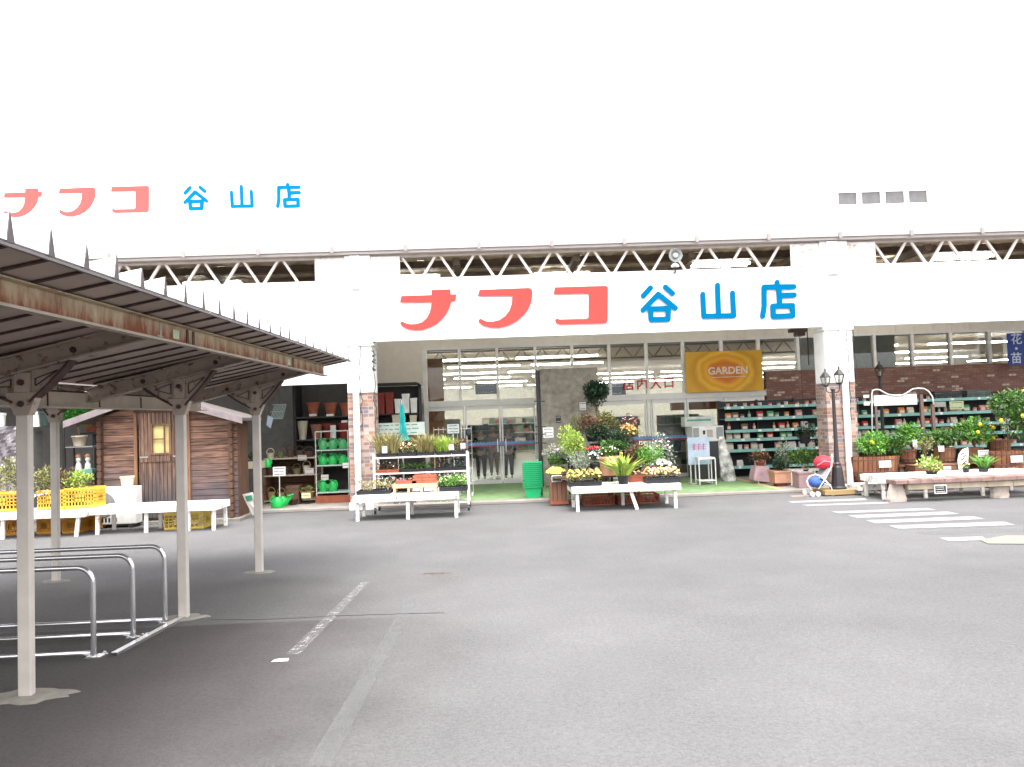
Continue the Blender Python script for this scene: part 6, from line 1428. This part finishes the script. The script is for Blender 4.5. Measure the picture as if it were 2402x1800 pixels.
cr('orange crate under the bench at the picture edge', -20, 42, 12.5, 0, .27, OCRATE, group='orange crates below the left bench'); cr('brownish orange crate under the bench between two shelter posts', 86, 120, 12.5, 0, .27, OCRATE, group='orange crates below the left bench'); cr('orange crate under the bench just past the far shelter post', 146, 186, 12.45, 0, .27, OCRATE, group='orange crates below the left bench'); cr('thin orange crate edge beside the white bench legs', 196, 224, 12.75, 0, .24, OCRATE, group='orange crates below the left bench')
cr('pale yellow crate on the ground under the shed bench', 385, 477, 12.4, 0, .27, mat('pale_yellow_crate', (.60,.44,.10), .6))
for lb, s, w_, h_, lm, n in (('olive and yellow shrub in the crate at the picture edge', 15, .62, .62, 'olive', 900), ('leafy olive shrub rising between the near and far shelter posts', 115, .5, .55, 'olive', 800), ('rust tinged shrub beside the far shelter post', 152, .36, .42, 'brown', 420), ('pale yellow green shrub at the air conditioner end of the bench', 180, .46, .40, 'lime', 520)):
    plant('crated_shrub', lb, 'shrub', s, 12.4, .44, w_, h_, lm, BLKPL, .18, .12, n=n, leaf=.055, upb=.5, wid=.4, flowers=[(FW, 8, .035)] if s in (15, 115) else ())
plant('crated_flowers', 'white and lilac flowers low in the crate between the posts', 'flowers', 110, 12.3, .6, .34, .12, 'silver', n=120, leaf=.04, flowers=[(FW, 24, .04), (FPU, 10, .035)])
plant('crated_flowers', 'white and violet flowers low in the crate at the picture edge', 'flowers', 28, 12.3, .6, .34, .12, 'silver', n=120, leaf=.04, flowers=[(FW, 20, .04), (flw('violet', (.25,.2,.5)), 14, .035)])
# air conditioner outdoor unit
ac = root('air_conditioner_unit', 'white outdoor air conditioner unit with a dark round grille before the shed', 'air conditioner', (XA(268, 13.0, .3), 13.1, 0))
x0, x1 = XA(200, 12.95, .4), XA(318, 12.95, .4); z1_ = P(260, 1144, 12.95).z
g = MB(); g.box(x0, x1, 12.95, 13.2, .06, z1_); g.obj('case', WCER, ac, bevel=.012)
fc_ = at(239, 1186, 12.94); g = MB(); ringlathe(g, Vector((fc_.x, 12.945, fc_.z)), [(.0,0),(.205,0),(.215,.004)], 32); gr = g.obj('fan_grille', mat('dark_grille', (.14,.14,.15), .5), ac)
g = MB()
for q in range(-9, 10): x = fc_.x+q*.021; hh = math.sqrt(max(0, .2**2-(q*.021)**2)); g.box(x-.004, x+.004, 12.934, 12.942, fc_.z-hh, fc_.z+hh)
g.obj('grille_bars', mat('grey_bars', (.35,.35,.36), .5), gr)
g = MB()
for q in range(8): g.box(x0+.1+q*.055, x0+.13+q*.055, 12.944, 12.949, .10, .17)
g.obj('vent_slots', BLACK, ac); g = MB(); g.box(x0+.05, x0+.12, 12.94, 13.22, 0, .059); g.box(x1-.12, x1-.05, 12.94, 13.22, 0, .059); g.obj('foot', DARKM, ac)
o = root('plant_pot', 'cream plastic pot standing on the air conditioner unit', 'pot', (XA(297, 13.05, .7), 13.08, z1_+.002)); pot_mb((XA(297, 13.05, .7), 13.08, z1_+.002), .11, .165, taper=.8).obj('pot_body', mat('cream_plastic', (.66,.60,.42), .5), o, smooth=False)
# stand beside shed with fern, figurines
pt = root('plant_stand', 'dark metal plant stand with small ornaments left of the shed', 'plant stand', (XA(190, 14.6, .5), 14.6, .06)); Yt = 14.6; x0, x1 = XA(150, Yt, 1), XA(222, Yt, 1); zz3 = [P(190, 1110, Yt).z, P(190, 1050, Yt).z]
for xx in (x0, x1-.03):
    for yy in (Yt, Yt+.32): g = MB(); g.box(xx, xx+.025, yy, yy+.025, .06, zz3[1]+.02); g.obj('leg', DARKM, pt)
for z in zz3: g = MB(); g.box(x0, x1, Yt, Yt+.345, z, z+.02) ; g.obj('shelf', mat('grey_shelf', (.25,.24,.23), .6), pt)
plant('potted_fern', 'bright green feathery fern in a pale pot above the plant stand', 'fern', 186, Yt+.15, zz3[1]+.022, .62, .42, 'vivid', CREAM, .2, .13, n=900, leaf=.07, stem=.22, upb=-.1)
for s, lb in ((178, 'small white figurine on the plant stand nearer the crates'), (200, 'small white figurine on the plant stand nearer the shed')):
    q = XA(s, Yt, .8); o = root('garden_figurine', lb, 'figurine', (q, Yt+.1, zz3[0]+.022)); g = MB(); g.lathe((q, Yt+.1, zz3[0]+.022), [(.05,0),(.06,.05),(.045,.14),(.025,.18),(.045,.21),(.045,.25),(.02,.29)], 12); g.obj('figure_body', WCER, o, smooth=True)
    g = MB(); g.lathe((q, Yt+.1, zz3[0]+.30), [(.06,0),(.05,.03),(.01,.06)], 10); g.obj('hat', mat('brown_hat', (.3,.13,.06)), o)
o = root('green_planter', 'flat teal green trough below the figurines', 'trough', (XA(202, 14.2, .6), 14.2, .06)); g = MB(); x0, x1 = XA(184, 14.2, .6), XA(220, 14.2, .6); zq = P(202, 1110, 14.2).z; g.box(x0, x1, 14.15, 14.35, zq, zq+.07); g.obj('trough', mat('teal_green_plastic', (.12,.28,.24), .5), o)
for xx in (x0+.03, x1-.05): g = MB(); g.box(xx, xx+.02, 14.2, 14.22, .06, zq-.001); g.obj('leg', DARKM, o)
# hanging white pots and tarpaulin at the picture edge
hb = root('hanging_rail', 'dark rail carrying hanging pots beyond the shelter', 'rail', (XA(60, 14.4, 2), 14.4, 1.9)); g = MB(); zz_ = P(60, 962, 14.4).z; g.tube([(XA(-60, 14.4, 2), 14.4, zz_), (XA(150, 14.4, 2), 14.4, zz_)], .015, 6); g.obj('rail', BLACK, hb)
for xx in (XA(-60, 14.4, 1), XA(150, 14.4, 1)): g = MB(); g.tube([(xx, 14.4, .06), (xx, 14.4, zz_)], .018, 6); g.obj('rail_post', BLACK, hb)
for s, m_, lb in ((2, WCER, 'white hanging pot at the picture edge under the shelter'), (88, WCER, 'white hanging pot beside the nearest shelter post'), (108, mat('black_green_plastic', (.02,.035,.03), .4), 'dark hanging pot between two white ones under the shelter')):
    X = XA(s, 14.4, 1.7); o = root('hanging_pot', lb, 'hanging pot', (X, 14.4, zz_-.36), 'pots hung beyond the shelter'); pot_mb((X, 14.4, zz_-.32), .085 if s != 108 else .12, .28, taper=.82).obj('pot_body', m_, o); g = MB(); g.tube([(X-.07, 14.4, zz_-.05), (X, 14.4, zz_+.02), (X+.07, 14.4, zz_-.05)], .005, 5); g.obj('hanger', BLACK, o)
tp = root('tarpaulin', 'crumpled dark silver tarpaulin draped over goods at the picture edge', 'tarpaulin', (XA(5, 13.9, 1), 14, .06)); g = MB(); NX, NZ = 26, 22; x0, x1 = XA(-120, 13.8, 1), XA(44, 13.8, 1); zt_ = P(20, 1000, 13.8).z; k = 0
for j in range(NZ+1):
    for i in range(NX+1):
        u, v = i/NX, j/NZ; xx = x0+(x1-x0)*u; zz = .45+(zt_-.45)*v
        yy = 13.8+.25*v+.05*math.sin(9*u+5*v)+.03*math.sin(23*u-11*v)+random.uniform(-.012,.012)+.02*math.sin(31*(u+v)); g.v.append(Vector((xx+.04*math.sin(7*v), yy, zz)))
for j in range(NZ):
    for i in range(NX): a = j*(NX+1)+i; g.f.append((a, a+1, a+NX+2, a+NX+1)); g.m.append(0)
g.obj('sheet', mat('silver_grey_tarp', (.12,.105,.115), .28, spec=.6), tp); g = MB(); g.box(x0+.1, x1-.1, 14.15, 14.7, .06, zt_-.1); g.obj('covered_goods', DARKW, tp)
# dark goods shelves deep in the left bay
YR = 16.6
lr = root('pot_rack', 'wide dark rack of terracotta pots at the back of the first bay', 'rack', (XA(740, YR, 1), YR, .06)); x0, x1 = XA(692, YR, 1.2), XA(866, YR, 1.2); ZR = [P(760, 977, YR).z, P(760, 1030, YR).z, .7]
for xx in (x0, x1): g = MB(); g.box(xx-.03, xx+.03, YR, YR+.6, .06, P(760, 905, YR).z+.2); g.obj('upright', BLACK, lr)
for z in ZR: g = MB(); g.box(x0, x1, YR, YR+.6, z-.03, z); g.obj('shelf', mat('dark_shelf', (.05,.05,.05), .6), lr)
g = MB(); g.box(x0, x1, YR+.58, YR+.6, .06, P(760, 905, YR).z+.2); g.obj('back', mat('rack_back', (.07,.065,.062)), lr)
def rpot(lb, s, w, sy0, z, m_, Y=YR+.05, name='terracotta_pot', tp_=.62, rim=True):
    X = XA(s, Y, z+.1); h = P(s, sy0, Y).z-z; r = pxl(w, Y)/2/1.07; o = root(name, lb, 'pot', (X, Y+r, z+.001), 'pots on the dark rack of the first bay'); pot_mb((X, Y+r, z+.001), r, h, taper=tp_, rim=rim).obj('pot_body', m_, o, smooth=False)
rpot('terracotta pot at the far end of the top shelf nearest the shelter', 731, 32, 944, ZR[0], TERRA); rpot('middle terracotta pot on the top shelf of the dark rack', 773, 32, 945, ZR[0], TERRA); rpot('terracotta pot on the top shelf partly behind the first pillar', 809, 30, 945, ZR[0], TERRA)
rpot('tall cream vase on the second shelf of the dark rack', 707, 27, 988, ZR[1], CREAM, name='tall_vase', tp_=.6, rim=False); rpot('dusty terracotta pot beside the tall cream vase', 740, 30, 996, ZR[1], mat('dusty_terracotta', (.30,.13,.09), .8)); rpot('dark red pot on the second shelf behind the wire rack', 768, 30, 994, ZR[1], REDPOT); rpot('white column shaped pot behind the wire rack', 780, 15, 998, ZR[1], WCER, Y=YR, tp_=.95, rim=False); rpot('dark red pot on the second shelf beside the pillar', 803, 28, 992, ZR[1], REDPOT)
card('price_card', 'white shelf card under the first terracotta pot', 734, 974, YR-.02, 17, 5, WCER, group=None); card('price_card', 'white shelf card under the middle terracotta pot', 774, 974, YR-.02, 17, 5, WCER); card('price_card', 'small white card pinned beside the first pillar', 808, 989, YR-.05, 14, 5, WCER)
# boxes of shoes / bags: lower counter
ct = root('goods_counter', 'two level wooden counter of mixed small goods in the first bay', 'counter', (XA(690, 15.6, .5), 15.6, .06)); Yc = 15.4; x0, x1 = XA(618, Yc, .6), XA(741, Yc, .6); ZC = [P(690, 1074, Yc).z, P(690, 1114, Yc).z, .12]
BW = planks('brown_counter_wood', ((.10,.05,.03), (.20,.11,.07)), .2, 'Z', 'X'); 
for z in ZC: g = MB(); g.box(x0, x1, Yc, Yc+.7, z-.025, z); g.obj('shelf', mat('pale_shelf_edge', (.42,.36,.28), .6), ct)
for xx in (x0, x1-.03): g = MB(); g.box(xx, xx+.03, Yc+.001, Yc+.69, .06, ZC[0]-.026); g.obj('side', BW, ct)
g = MB(); g.box(x0+.031, x1-.031, Yc+.6, Yc+.62, .13, ZC[0]-.03); g.obj('back', BW, ct)
cols = [('straw', (.38,.28,.12)), ('dark brown', (.08,.045,.03)), ('olive', (.14,.13,.06)), ('cream', (.5,.44,.32))]
for li, z in enumerate(ZC):
    x = x0+.1; i = 0
    while x < x1-.12:
        cn, cc_ = random.choice(cols); r = random.uniform(.07,.11); hh = random.uniform(.10,.17)
        o = root('woven_basket', f'{cn} woven basket, {ORD[i]} from the shelter side on the {["top","middle","lowest"][li]} counter level', 'basket', (x, Yc+.16, z+.001), f'{cn} baskets on the {["top","middle","lowest"][li]} counter level')
        g = MB(); g.lathe((x, Yc+.16, z+.001), [(r*.75,0),(r,hh*.9),(r*1.04,hh),(r*.93,hh),(r*.9,hh*.6)], 12); g.obj('basket_body', mat('basket_'+cn, cc_, .85, var=.35, scale=40), o)
        g = MB(); pts = [(x+r*math.cos(t), Yc+.16, z+hh+.09*math.sin(t)) for t in [math.pi*q/8 for q in range(9)]]; g.tube(pts, .008, 5); g.obj('handle', mat('basket_'+cn, cc_), o)
        x += r*2.15+.03; i += 1
rpot('wide dark pot on the floor beside the wooden counter', 685, 22, 1172, .06, mat('dark_brown_pot', (.05,.03,.025), .6), Y=14.9)
o = root('brown_bin', 'tall brown ribbed bin in front of the wooden counter', 'bin', (XA(688, 15.0, .3), 15.0, .06)); pot_mb((XA(688, 15.1, .3), 15.15, .06), .125, .36, True, taper=.95).obj('bin_body', mat('ribbed_brown', (.12,.065,.04), .8, var=.3, scale=20), o)
plant('potted_succulent', 'mossy round basket of greenery beside the wire rack', 'basket', 721, 15.1, .16, .26, .14, 'olive', mat('straw_pot', (.30,.20,.09), .9), .14, .13, n=200, leaf=.04); card('price_card', 'cream price card on the floor below the mossy basket', 718, 1163, 14.95, 21, 12, mat('cream_card', (.66,.58,.36)), lines=1)
card('price_card', 'white price card on the top level of the wooden counter', 709, 1074, Yc-.03, 20, 12, mat('grey_card2', (.50,.45,.42)), lines=2); card('price_card', 'pinkish white price card at the corner of the wooden counter', 726, 1106, Yc-.03, 20, 15, mat('pink_card', (.55,.50,.50)), lines=2)
card('sign_board', 'large white price board on a post before the counter', 655, 1106, 14.7, 29, 21, WCER, 'price sign', 3, stake=.62)
# hats: green helmet-shaped goods, watering cans
GC = mat('bright_green_plastic', (.02,.40,.08), .3, var=.15)
def wcan(label, s, Y, z, r, h, m_=GC, flip=1, grp='bright green watering cans'):
    X = XA(s, Y, z+h/2); o = root('watering_can', label, 'watering can', (X, Y, z), grp)
    g = MB(); g.lathe((X, Y, z), [(r*.9,0),(r,h*.06),(r*.95,h*.72),(r*.55,h*.95),(r*.5,h)], 16, sy=.8); g.obj('can_body', m_, o, smooth=True)
    g = MB(); g.tube([(X+flip*r*.8, Y, z+h*.3), (X+flip*r*1.6, Y, z+h*.75), (X+flip*r*1.9, Y, z+h*.95)], [.03,.02,.018], 8); g.obj('spout', m_, o); g = MB(); g.lathe((X+flip*r*1.95, Y, z+h*.92), [(.018,0),(.045,.04),(.04,.05)], 10); g.obj('rose', m_, o)
    g = MB(); pts = [(X-flip*r*(.3+.75*math.sin(t)), Y, z+h*(.2+.9*(1-math.cos(t))/2)) for t in [math.pi*q/8 for q in range(9)]]; g.tube(pts, .012, 6); g.obj('handle', m_, o)
wcan('bright green watering can on the ground below the white price board', 650, 14.55, .06, .115, .20); wcan('second green watering can on the ground tucked behind the first', 663, 14.8, .06, .09, .19, flip=1)
wcan('green watering can hanging high at the shelter post side of the counter', 627, 15.0, P(627, 1097, 15).z, .08, .16, flip=-1)
# wire rack with green cans
wr = root('wire_rack', 'white wire rack of green watering cans beside the first pillar', 'rack', (XA(780, 15.2, .6), 15.2, .06)); Yw = 15.1; x0, x1 = XA(742, Yw, .6), XA(818, Yw, .6); ztop = P(780, 1012, Yw).z
g = MB(); 
for xx in (x0, x1): 
    for yy in (Yw, Yw+.5): g.tube([(xx, yy, .2), (xx, yy, ztop)], .010, 6)
g.tube([(x0, Yw, ztop), (x1, Yw, ztop)], .010, 6); g.tube([(x0, Yw+.5, ztop), (x1, Yw+.5, ztop)], .01, 6)
for q in range(1, 9): zz = .2+(ztop-.2)*q/9; g.tube([(x0, Yw, zz), (x0, Yw+.5, zz)], .004, 5)
g.obj('frame', mat('green_grey_wire', (.45,.5,.46), .5), wr)
ZW = [P(780, 1055, Yw).z, P(780, 1091, Yw).z, .27]
for z in ZW: g = MB(); g.box(x0+.012, x1-.012, Yw-.01, Yw+.5, z-.02, z); g.obj('shelf', mat('pale_green_shelf', (.35,.45,.40), .5), wr)
g = MB(); g.box(x0-.02, x1+.06, Yw-.02, Yw+.5, .06, .20); g.obj('plinth', mat('brick_red_plinth', (.25,.07,.035), .7, var=.2), wr)
for li, z in enumerate(ZW):
    for q in range(3):
        if li == 2 and q == 2: continue
        wcan(['watering can at the counter end of the','middle watering can on the','watering can at the pillar end of the'][q]+' '+['top','middle','lowest'][li]+' wire rack shelf', 758+q*23, Yw+.18, z+.001, .085, .19, GC if li else mat('mid_green_plastic', (.06,.32,.11), .35), flip=(-1)**q, grp='green watering cans on the wire rack')
card('price_card', 'white card on the middle shelf of the wire rack beside the pillar', 811, 1092, Yw-.03, 14, 12, WCER, lines=1); card('price_card', 'white card low on the wire rack counter side', 762, 1120, Yw-.03, 17, 12, mat('grey_card', (.42,.42,.38)), lines=1)
# hanging tools
hr = root('hanging_mesh', 'pale green wire mesh basket hung tilted beside the shelter end', 'wire basket', (XA(652, 15.3, 1.8), 15.3, 1.6)); c = at(652, 966, 15.3); g = MB()
for q in range(-4, 5): g.tube([(c.x+q*.028-.03, 15.3, c.z-.14), (c.x+q*.028+.05, 15.3, c.z+.14)], .006, 5)
for q in (-.14, 0, .14): g.tube([(c.x-.12-.03+q*.3, 15.3, c.z+q), (c.x+.12-.0+q*.3, 15.3, c.z+q)], .006, 5)
g.obj('mesh', mat('pale_green_wire', (.35,.45,.42), .5), hr); g = MB(); g.tube([(c.x+.03, 15.3, c.z+.14), (c.x+.03, 15.3, c.z+.9)], .004, 5); g.obj('cord', BLACK, hr)
hc2 = root('hanging_tag', 'pale blue diamond shaped card hanging beside the shelter post', 'hanging card', (XA(632, 15.2, 1.6), 15.2, 1.4)); c = at(632, 990, 15.2); g = MB(); g.prism([(c.x-.06, c.z-.06), (c.x+.02, c.z-.13), (c.x+.075, c.z+.08), (c.x-.03, c.z+.13)], 15.2, 15.21); g.obj('card', mat('pale_blue_card', (.38,.47,.55), .6), hc2); g = MB(); g.tube([(c.x, 15.205, c.z+.1), (c.x, 15.205, c.z+.8)], .003, 5); g.obj('cord', BLACK, hc2)
# leaning A board beside the shed
lbd = root('leaning_board', 'white and green poster board leaning beside the timber shed', 'sign board', (XA(585, 13.6, .2), 13.6, 0)); q0, q1, q2, q3 = at(568, 1160, 13.6), at(592, 1155, 13.45), at(604, 1205, 13.4), at(592, 1209, 13.55)
g = MB(); g.add([q3, q2, q1, q0]+[p+Vector((0, .02, 0)) for p in (q3, q2, q1, q0)], [(0,1,2,3),(7,6,5,4),(0,4,5,1),(1,5,6,2),(2,6,7,3),(3,7,4,0)]); g.obj('board', WCER, lbd)
m0 = q0.lerp(q1, .15).lerp(q3.lerp(q2, .15), .12)+Vector((0,-.004,0)); m1 = q0.lerp(q1, .85).lerp(q3.lerp(q2, .85), .12)+Vector((0,-.004,0)); m2 = q0.lerp(q1, .85).lerp(q3.lerp(q2, .85), .35)+Vector((0,-.004,0)); m3 = q0.lerp(q1, .15).lerp(q3.lerp(q2, .15), .35)+Vector((0,-.004,0))
g = MB(); g.add([m3, m2, m1, m0], [(0,1,2,3)]); g.obj('green_print', mat('green_print', (.05,.25,.15)), lbd)
# stacked dark wares behind the shed right edge
o = root('planter_box', 'long pale trough of seedlings between the shed and the counter', 'trough', (XA(582, 14.6, .5), 14.6, .06)); x0, x1 = XA(566, 14.6, .6), XA(612, 14.6, .6); zq = P(585, 1100, 14.6).z; g = MB(); g.box(x0, x1, 14.6, 14.9, zq, zq+.13); g.obj('trough', CREAM, o)
for xx in (x0+.02, x1-.05): g = MB(); g.box(xx, xx+.03, 14.65, 14.68, .06, zq-.001); g.obj('leg', DARKM, o)
plant('trough_plants', 'low dark greenery growing in the pale trough', 'plants', 588, 14.75, zq+.12, .36, .14, 'dark', n=260, leaf=.05)
# ivy above the shed
plant('roof_foliage', 'green foliage showing above the shed roof behind the beam', 'shrub', 222, 15.8, 1.6, .8, .62, 'bright', TERRA, .2, .2, n=900, leaf=.08, stem=.2)
hs2 = root('plant_shelf', 'tall dark stand behind the shed carrying the leafy shrub', 'stand', (XA(222, 15.8, 1), 15.8, .06)); X = XA(222, 15.8, 1.6); g = MB(); g.box(X-.25, X+.25, 15.6, 16.0, 1.56, 1.598); g.box(X-.03, X+.03, 15.77, 15.83, .06, 1.559); g.obj('stand_frame', DARKM, hs2)
# ivy on the first pillar
iv = MB()
for i in range(38): t = random.random(); iv.leaf((xl+.25+random.uniform(-.02,.03), YF-.02-random.uniform(0,.03), 2.5+.55*t+random.uniform(-.02,.02)), random.uniform(.03,.07), Vector((random.gauss(0,1), -.5, random.gauss(0,1))), Vector((0,-1,.3)))
o = iv.obj('climbing_ivy', LG['dark']); tag(o, 'thin green ivy climbing the cable on the first white pillar', 'ivy')

# ================================================================== PEOPLE INSIDE THE DOORS
def skin(name, pts, edges, m_, parent, sub=2):
    org = ORG[parent.name]; me = bpy.data.meshes.new(name); me.from_pydata([tuple((Vector(p[:3])-org)*K) for p in pts], edges, []); me.materials.append(m_)
    o = bpy.data.objects.new(name, me); scene.collection.objects.link(o); o.parent = parent
    md = o.modifiers.new('skin', 'SKIN'); sv = me.skin_vertices[0].data
    for i, p in enumerate(pts): r = p[3]*K; ry = (p[4] if len(p) > 4 else p[3])*K; sv[i].radius = (r, ry)
    sv[0].use_root = True; md.use_smooth_shade = True; s = o.modifiers.new('sub', 'SUBSURF'); s.levels = sub; s.render_levels = sub; return o
def person(label, s, Y, top, pants, hair, faceY=-1, hh=1.0, step=.05, arm=0):
    X = XA(s, Y, .8); z0 = .055; o = root('person', label, 'person', (X, Y, z0), 'people inside the shop doors'); S_ = 1.42*hh
    def q(x, y, z, r, ry=None): return (X+x*S_, Y+y*S_, z0+z*S_, r*S_) if ry is None else (X+x*S_, Y+y*S_, z0+z*S_, r*S_, ry*S_)
    f = faceY
    SK = mat('skin_tone', (.45,.26,.18), .6)
    pts = [q(0,0,.53,.085,.06), q(0,0,.62,.075,.055), q(0,0,.74,.095,.06), q(0,0,.81,.06,.045), q(0,0,.85,.028), q(0,f*.008,.895,.045,.05), q(0,f*.004,.94,.056,.062), q(0,0,.98,.04,.045),
           q(.10,0,.80,.03), q(.135,.01,.66,.024), q(.125,f*(.05+arm),.53,.018), q(.12,f*(.07+arm),.485,.02,.012), q(-.10,0,.80,.03), q(-.135,.01,.66,.024), q(-.125,f*.05,.53,.018), q(-.12,f*.07,.485,.02,.012),
           q(.055,0,.47,.055), q(.06,-step*f*.5,.27,.037), q(.06,-step*f,.05,.025), q(.06,-step*f+f*.07,.02,.02), q(-.055,0,.47,.055), q(-.06,step*f*.5,.27,.037), q(-.06,step*f,.05,.025), q(-.06,step*f+f*.07,.02,.02)]
    ed = [(0,1),(1,2),(2,3),(3,4),(4,5),(5,6),(6,7),(3,8),(8,9),(9,10),(10,11),(3,12),(12,13),(13,14),(14,15),(0,16),(16,17),(17,18),(18,19),(0,20),(20,21),(21,22),(22,23)]
    skin('body', pts, ed, SK, o)
    t = [pts[i] for i in (0,1,2,3,8,9,10,12,13,14)]; t = [p[:3]+tuple(r+.012 for r in p[3:]) for p in t]
    skin('jacket', t, [(0,1),(1,2),(2,3),(3,4),(4,5),(5,6),(3,7),(7,8),(8,9)], mat('cloth_'+top[0], top[1], .85), o)
    t = [pts[i] for i in (0,16,17,18,20,21,22)]; t = [p[:3]+tuple(r+.012 for r in p[3:]) for p in t]
    skin('trousers', t, [(0,1),(1,2),(2,3),(0,4),(4,5),(5,6)], mat('cloth_'+pants[0], pants[1], .85), o)
    hp = [q(0,-f*.012,.955,.060,.062), q(0,-f*.03,.925,.05,.045)]
    skin('hair', hp, [(0,1)], mat('hair_'+hair[0], hair[1], .6), o)
    g = MB(); c = Vector(q(0, f*.062, .925, 0)[:3])
    for dx in (-.02, .02): sack_between(g, c+Vector((dx*S_, 0, .02*S_)), .008, .006, .006, 6, 4)
    g.obj('eyes', BLACK, o); g = MB(); sack_between(g, c+Vector((0, f*.006, -.005)), .010, .014, .016, 6, 4); g.obj('nose', SK, o)
    return o
person('person in dark clothes just inside the doors nearest the plant rack', 1128, 19.4, ('black', (.025,.02,.02)), ('black', (.02,.02,.025)), ('black', (.01,.008,.007)), hh=.90)
person('person in a brown top standing behind the meeting of the glass doors', 1158, 20.6, ('brown', (.16,.08,.06)), ('tan', (.30,.22,.15)), ('brown', (.06,.03,.02)), hh=.93)
person('person in a navy jacket with a reddish cap behind the second glass door leaf', 1192, 19.5, ('navy', (.03,.035,.07)), ('dark', (.02,.02,.03)), ('reddish', (.28,.05,.04)), hh=.90, arm=.06)
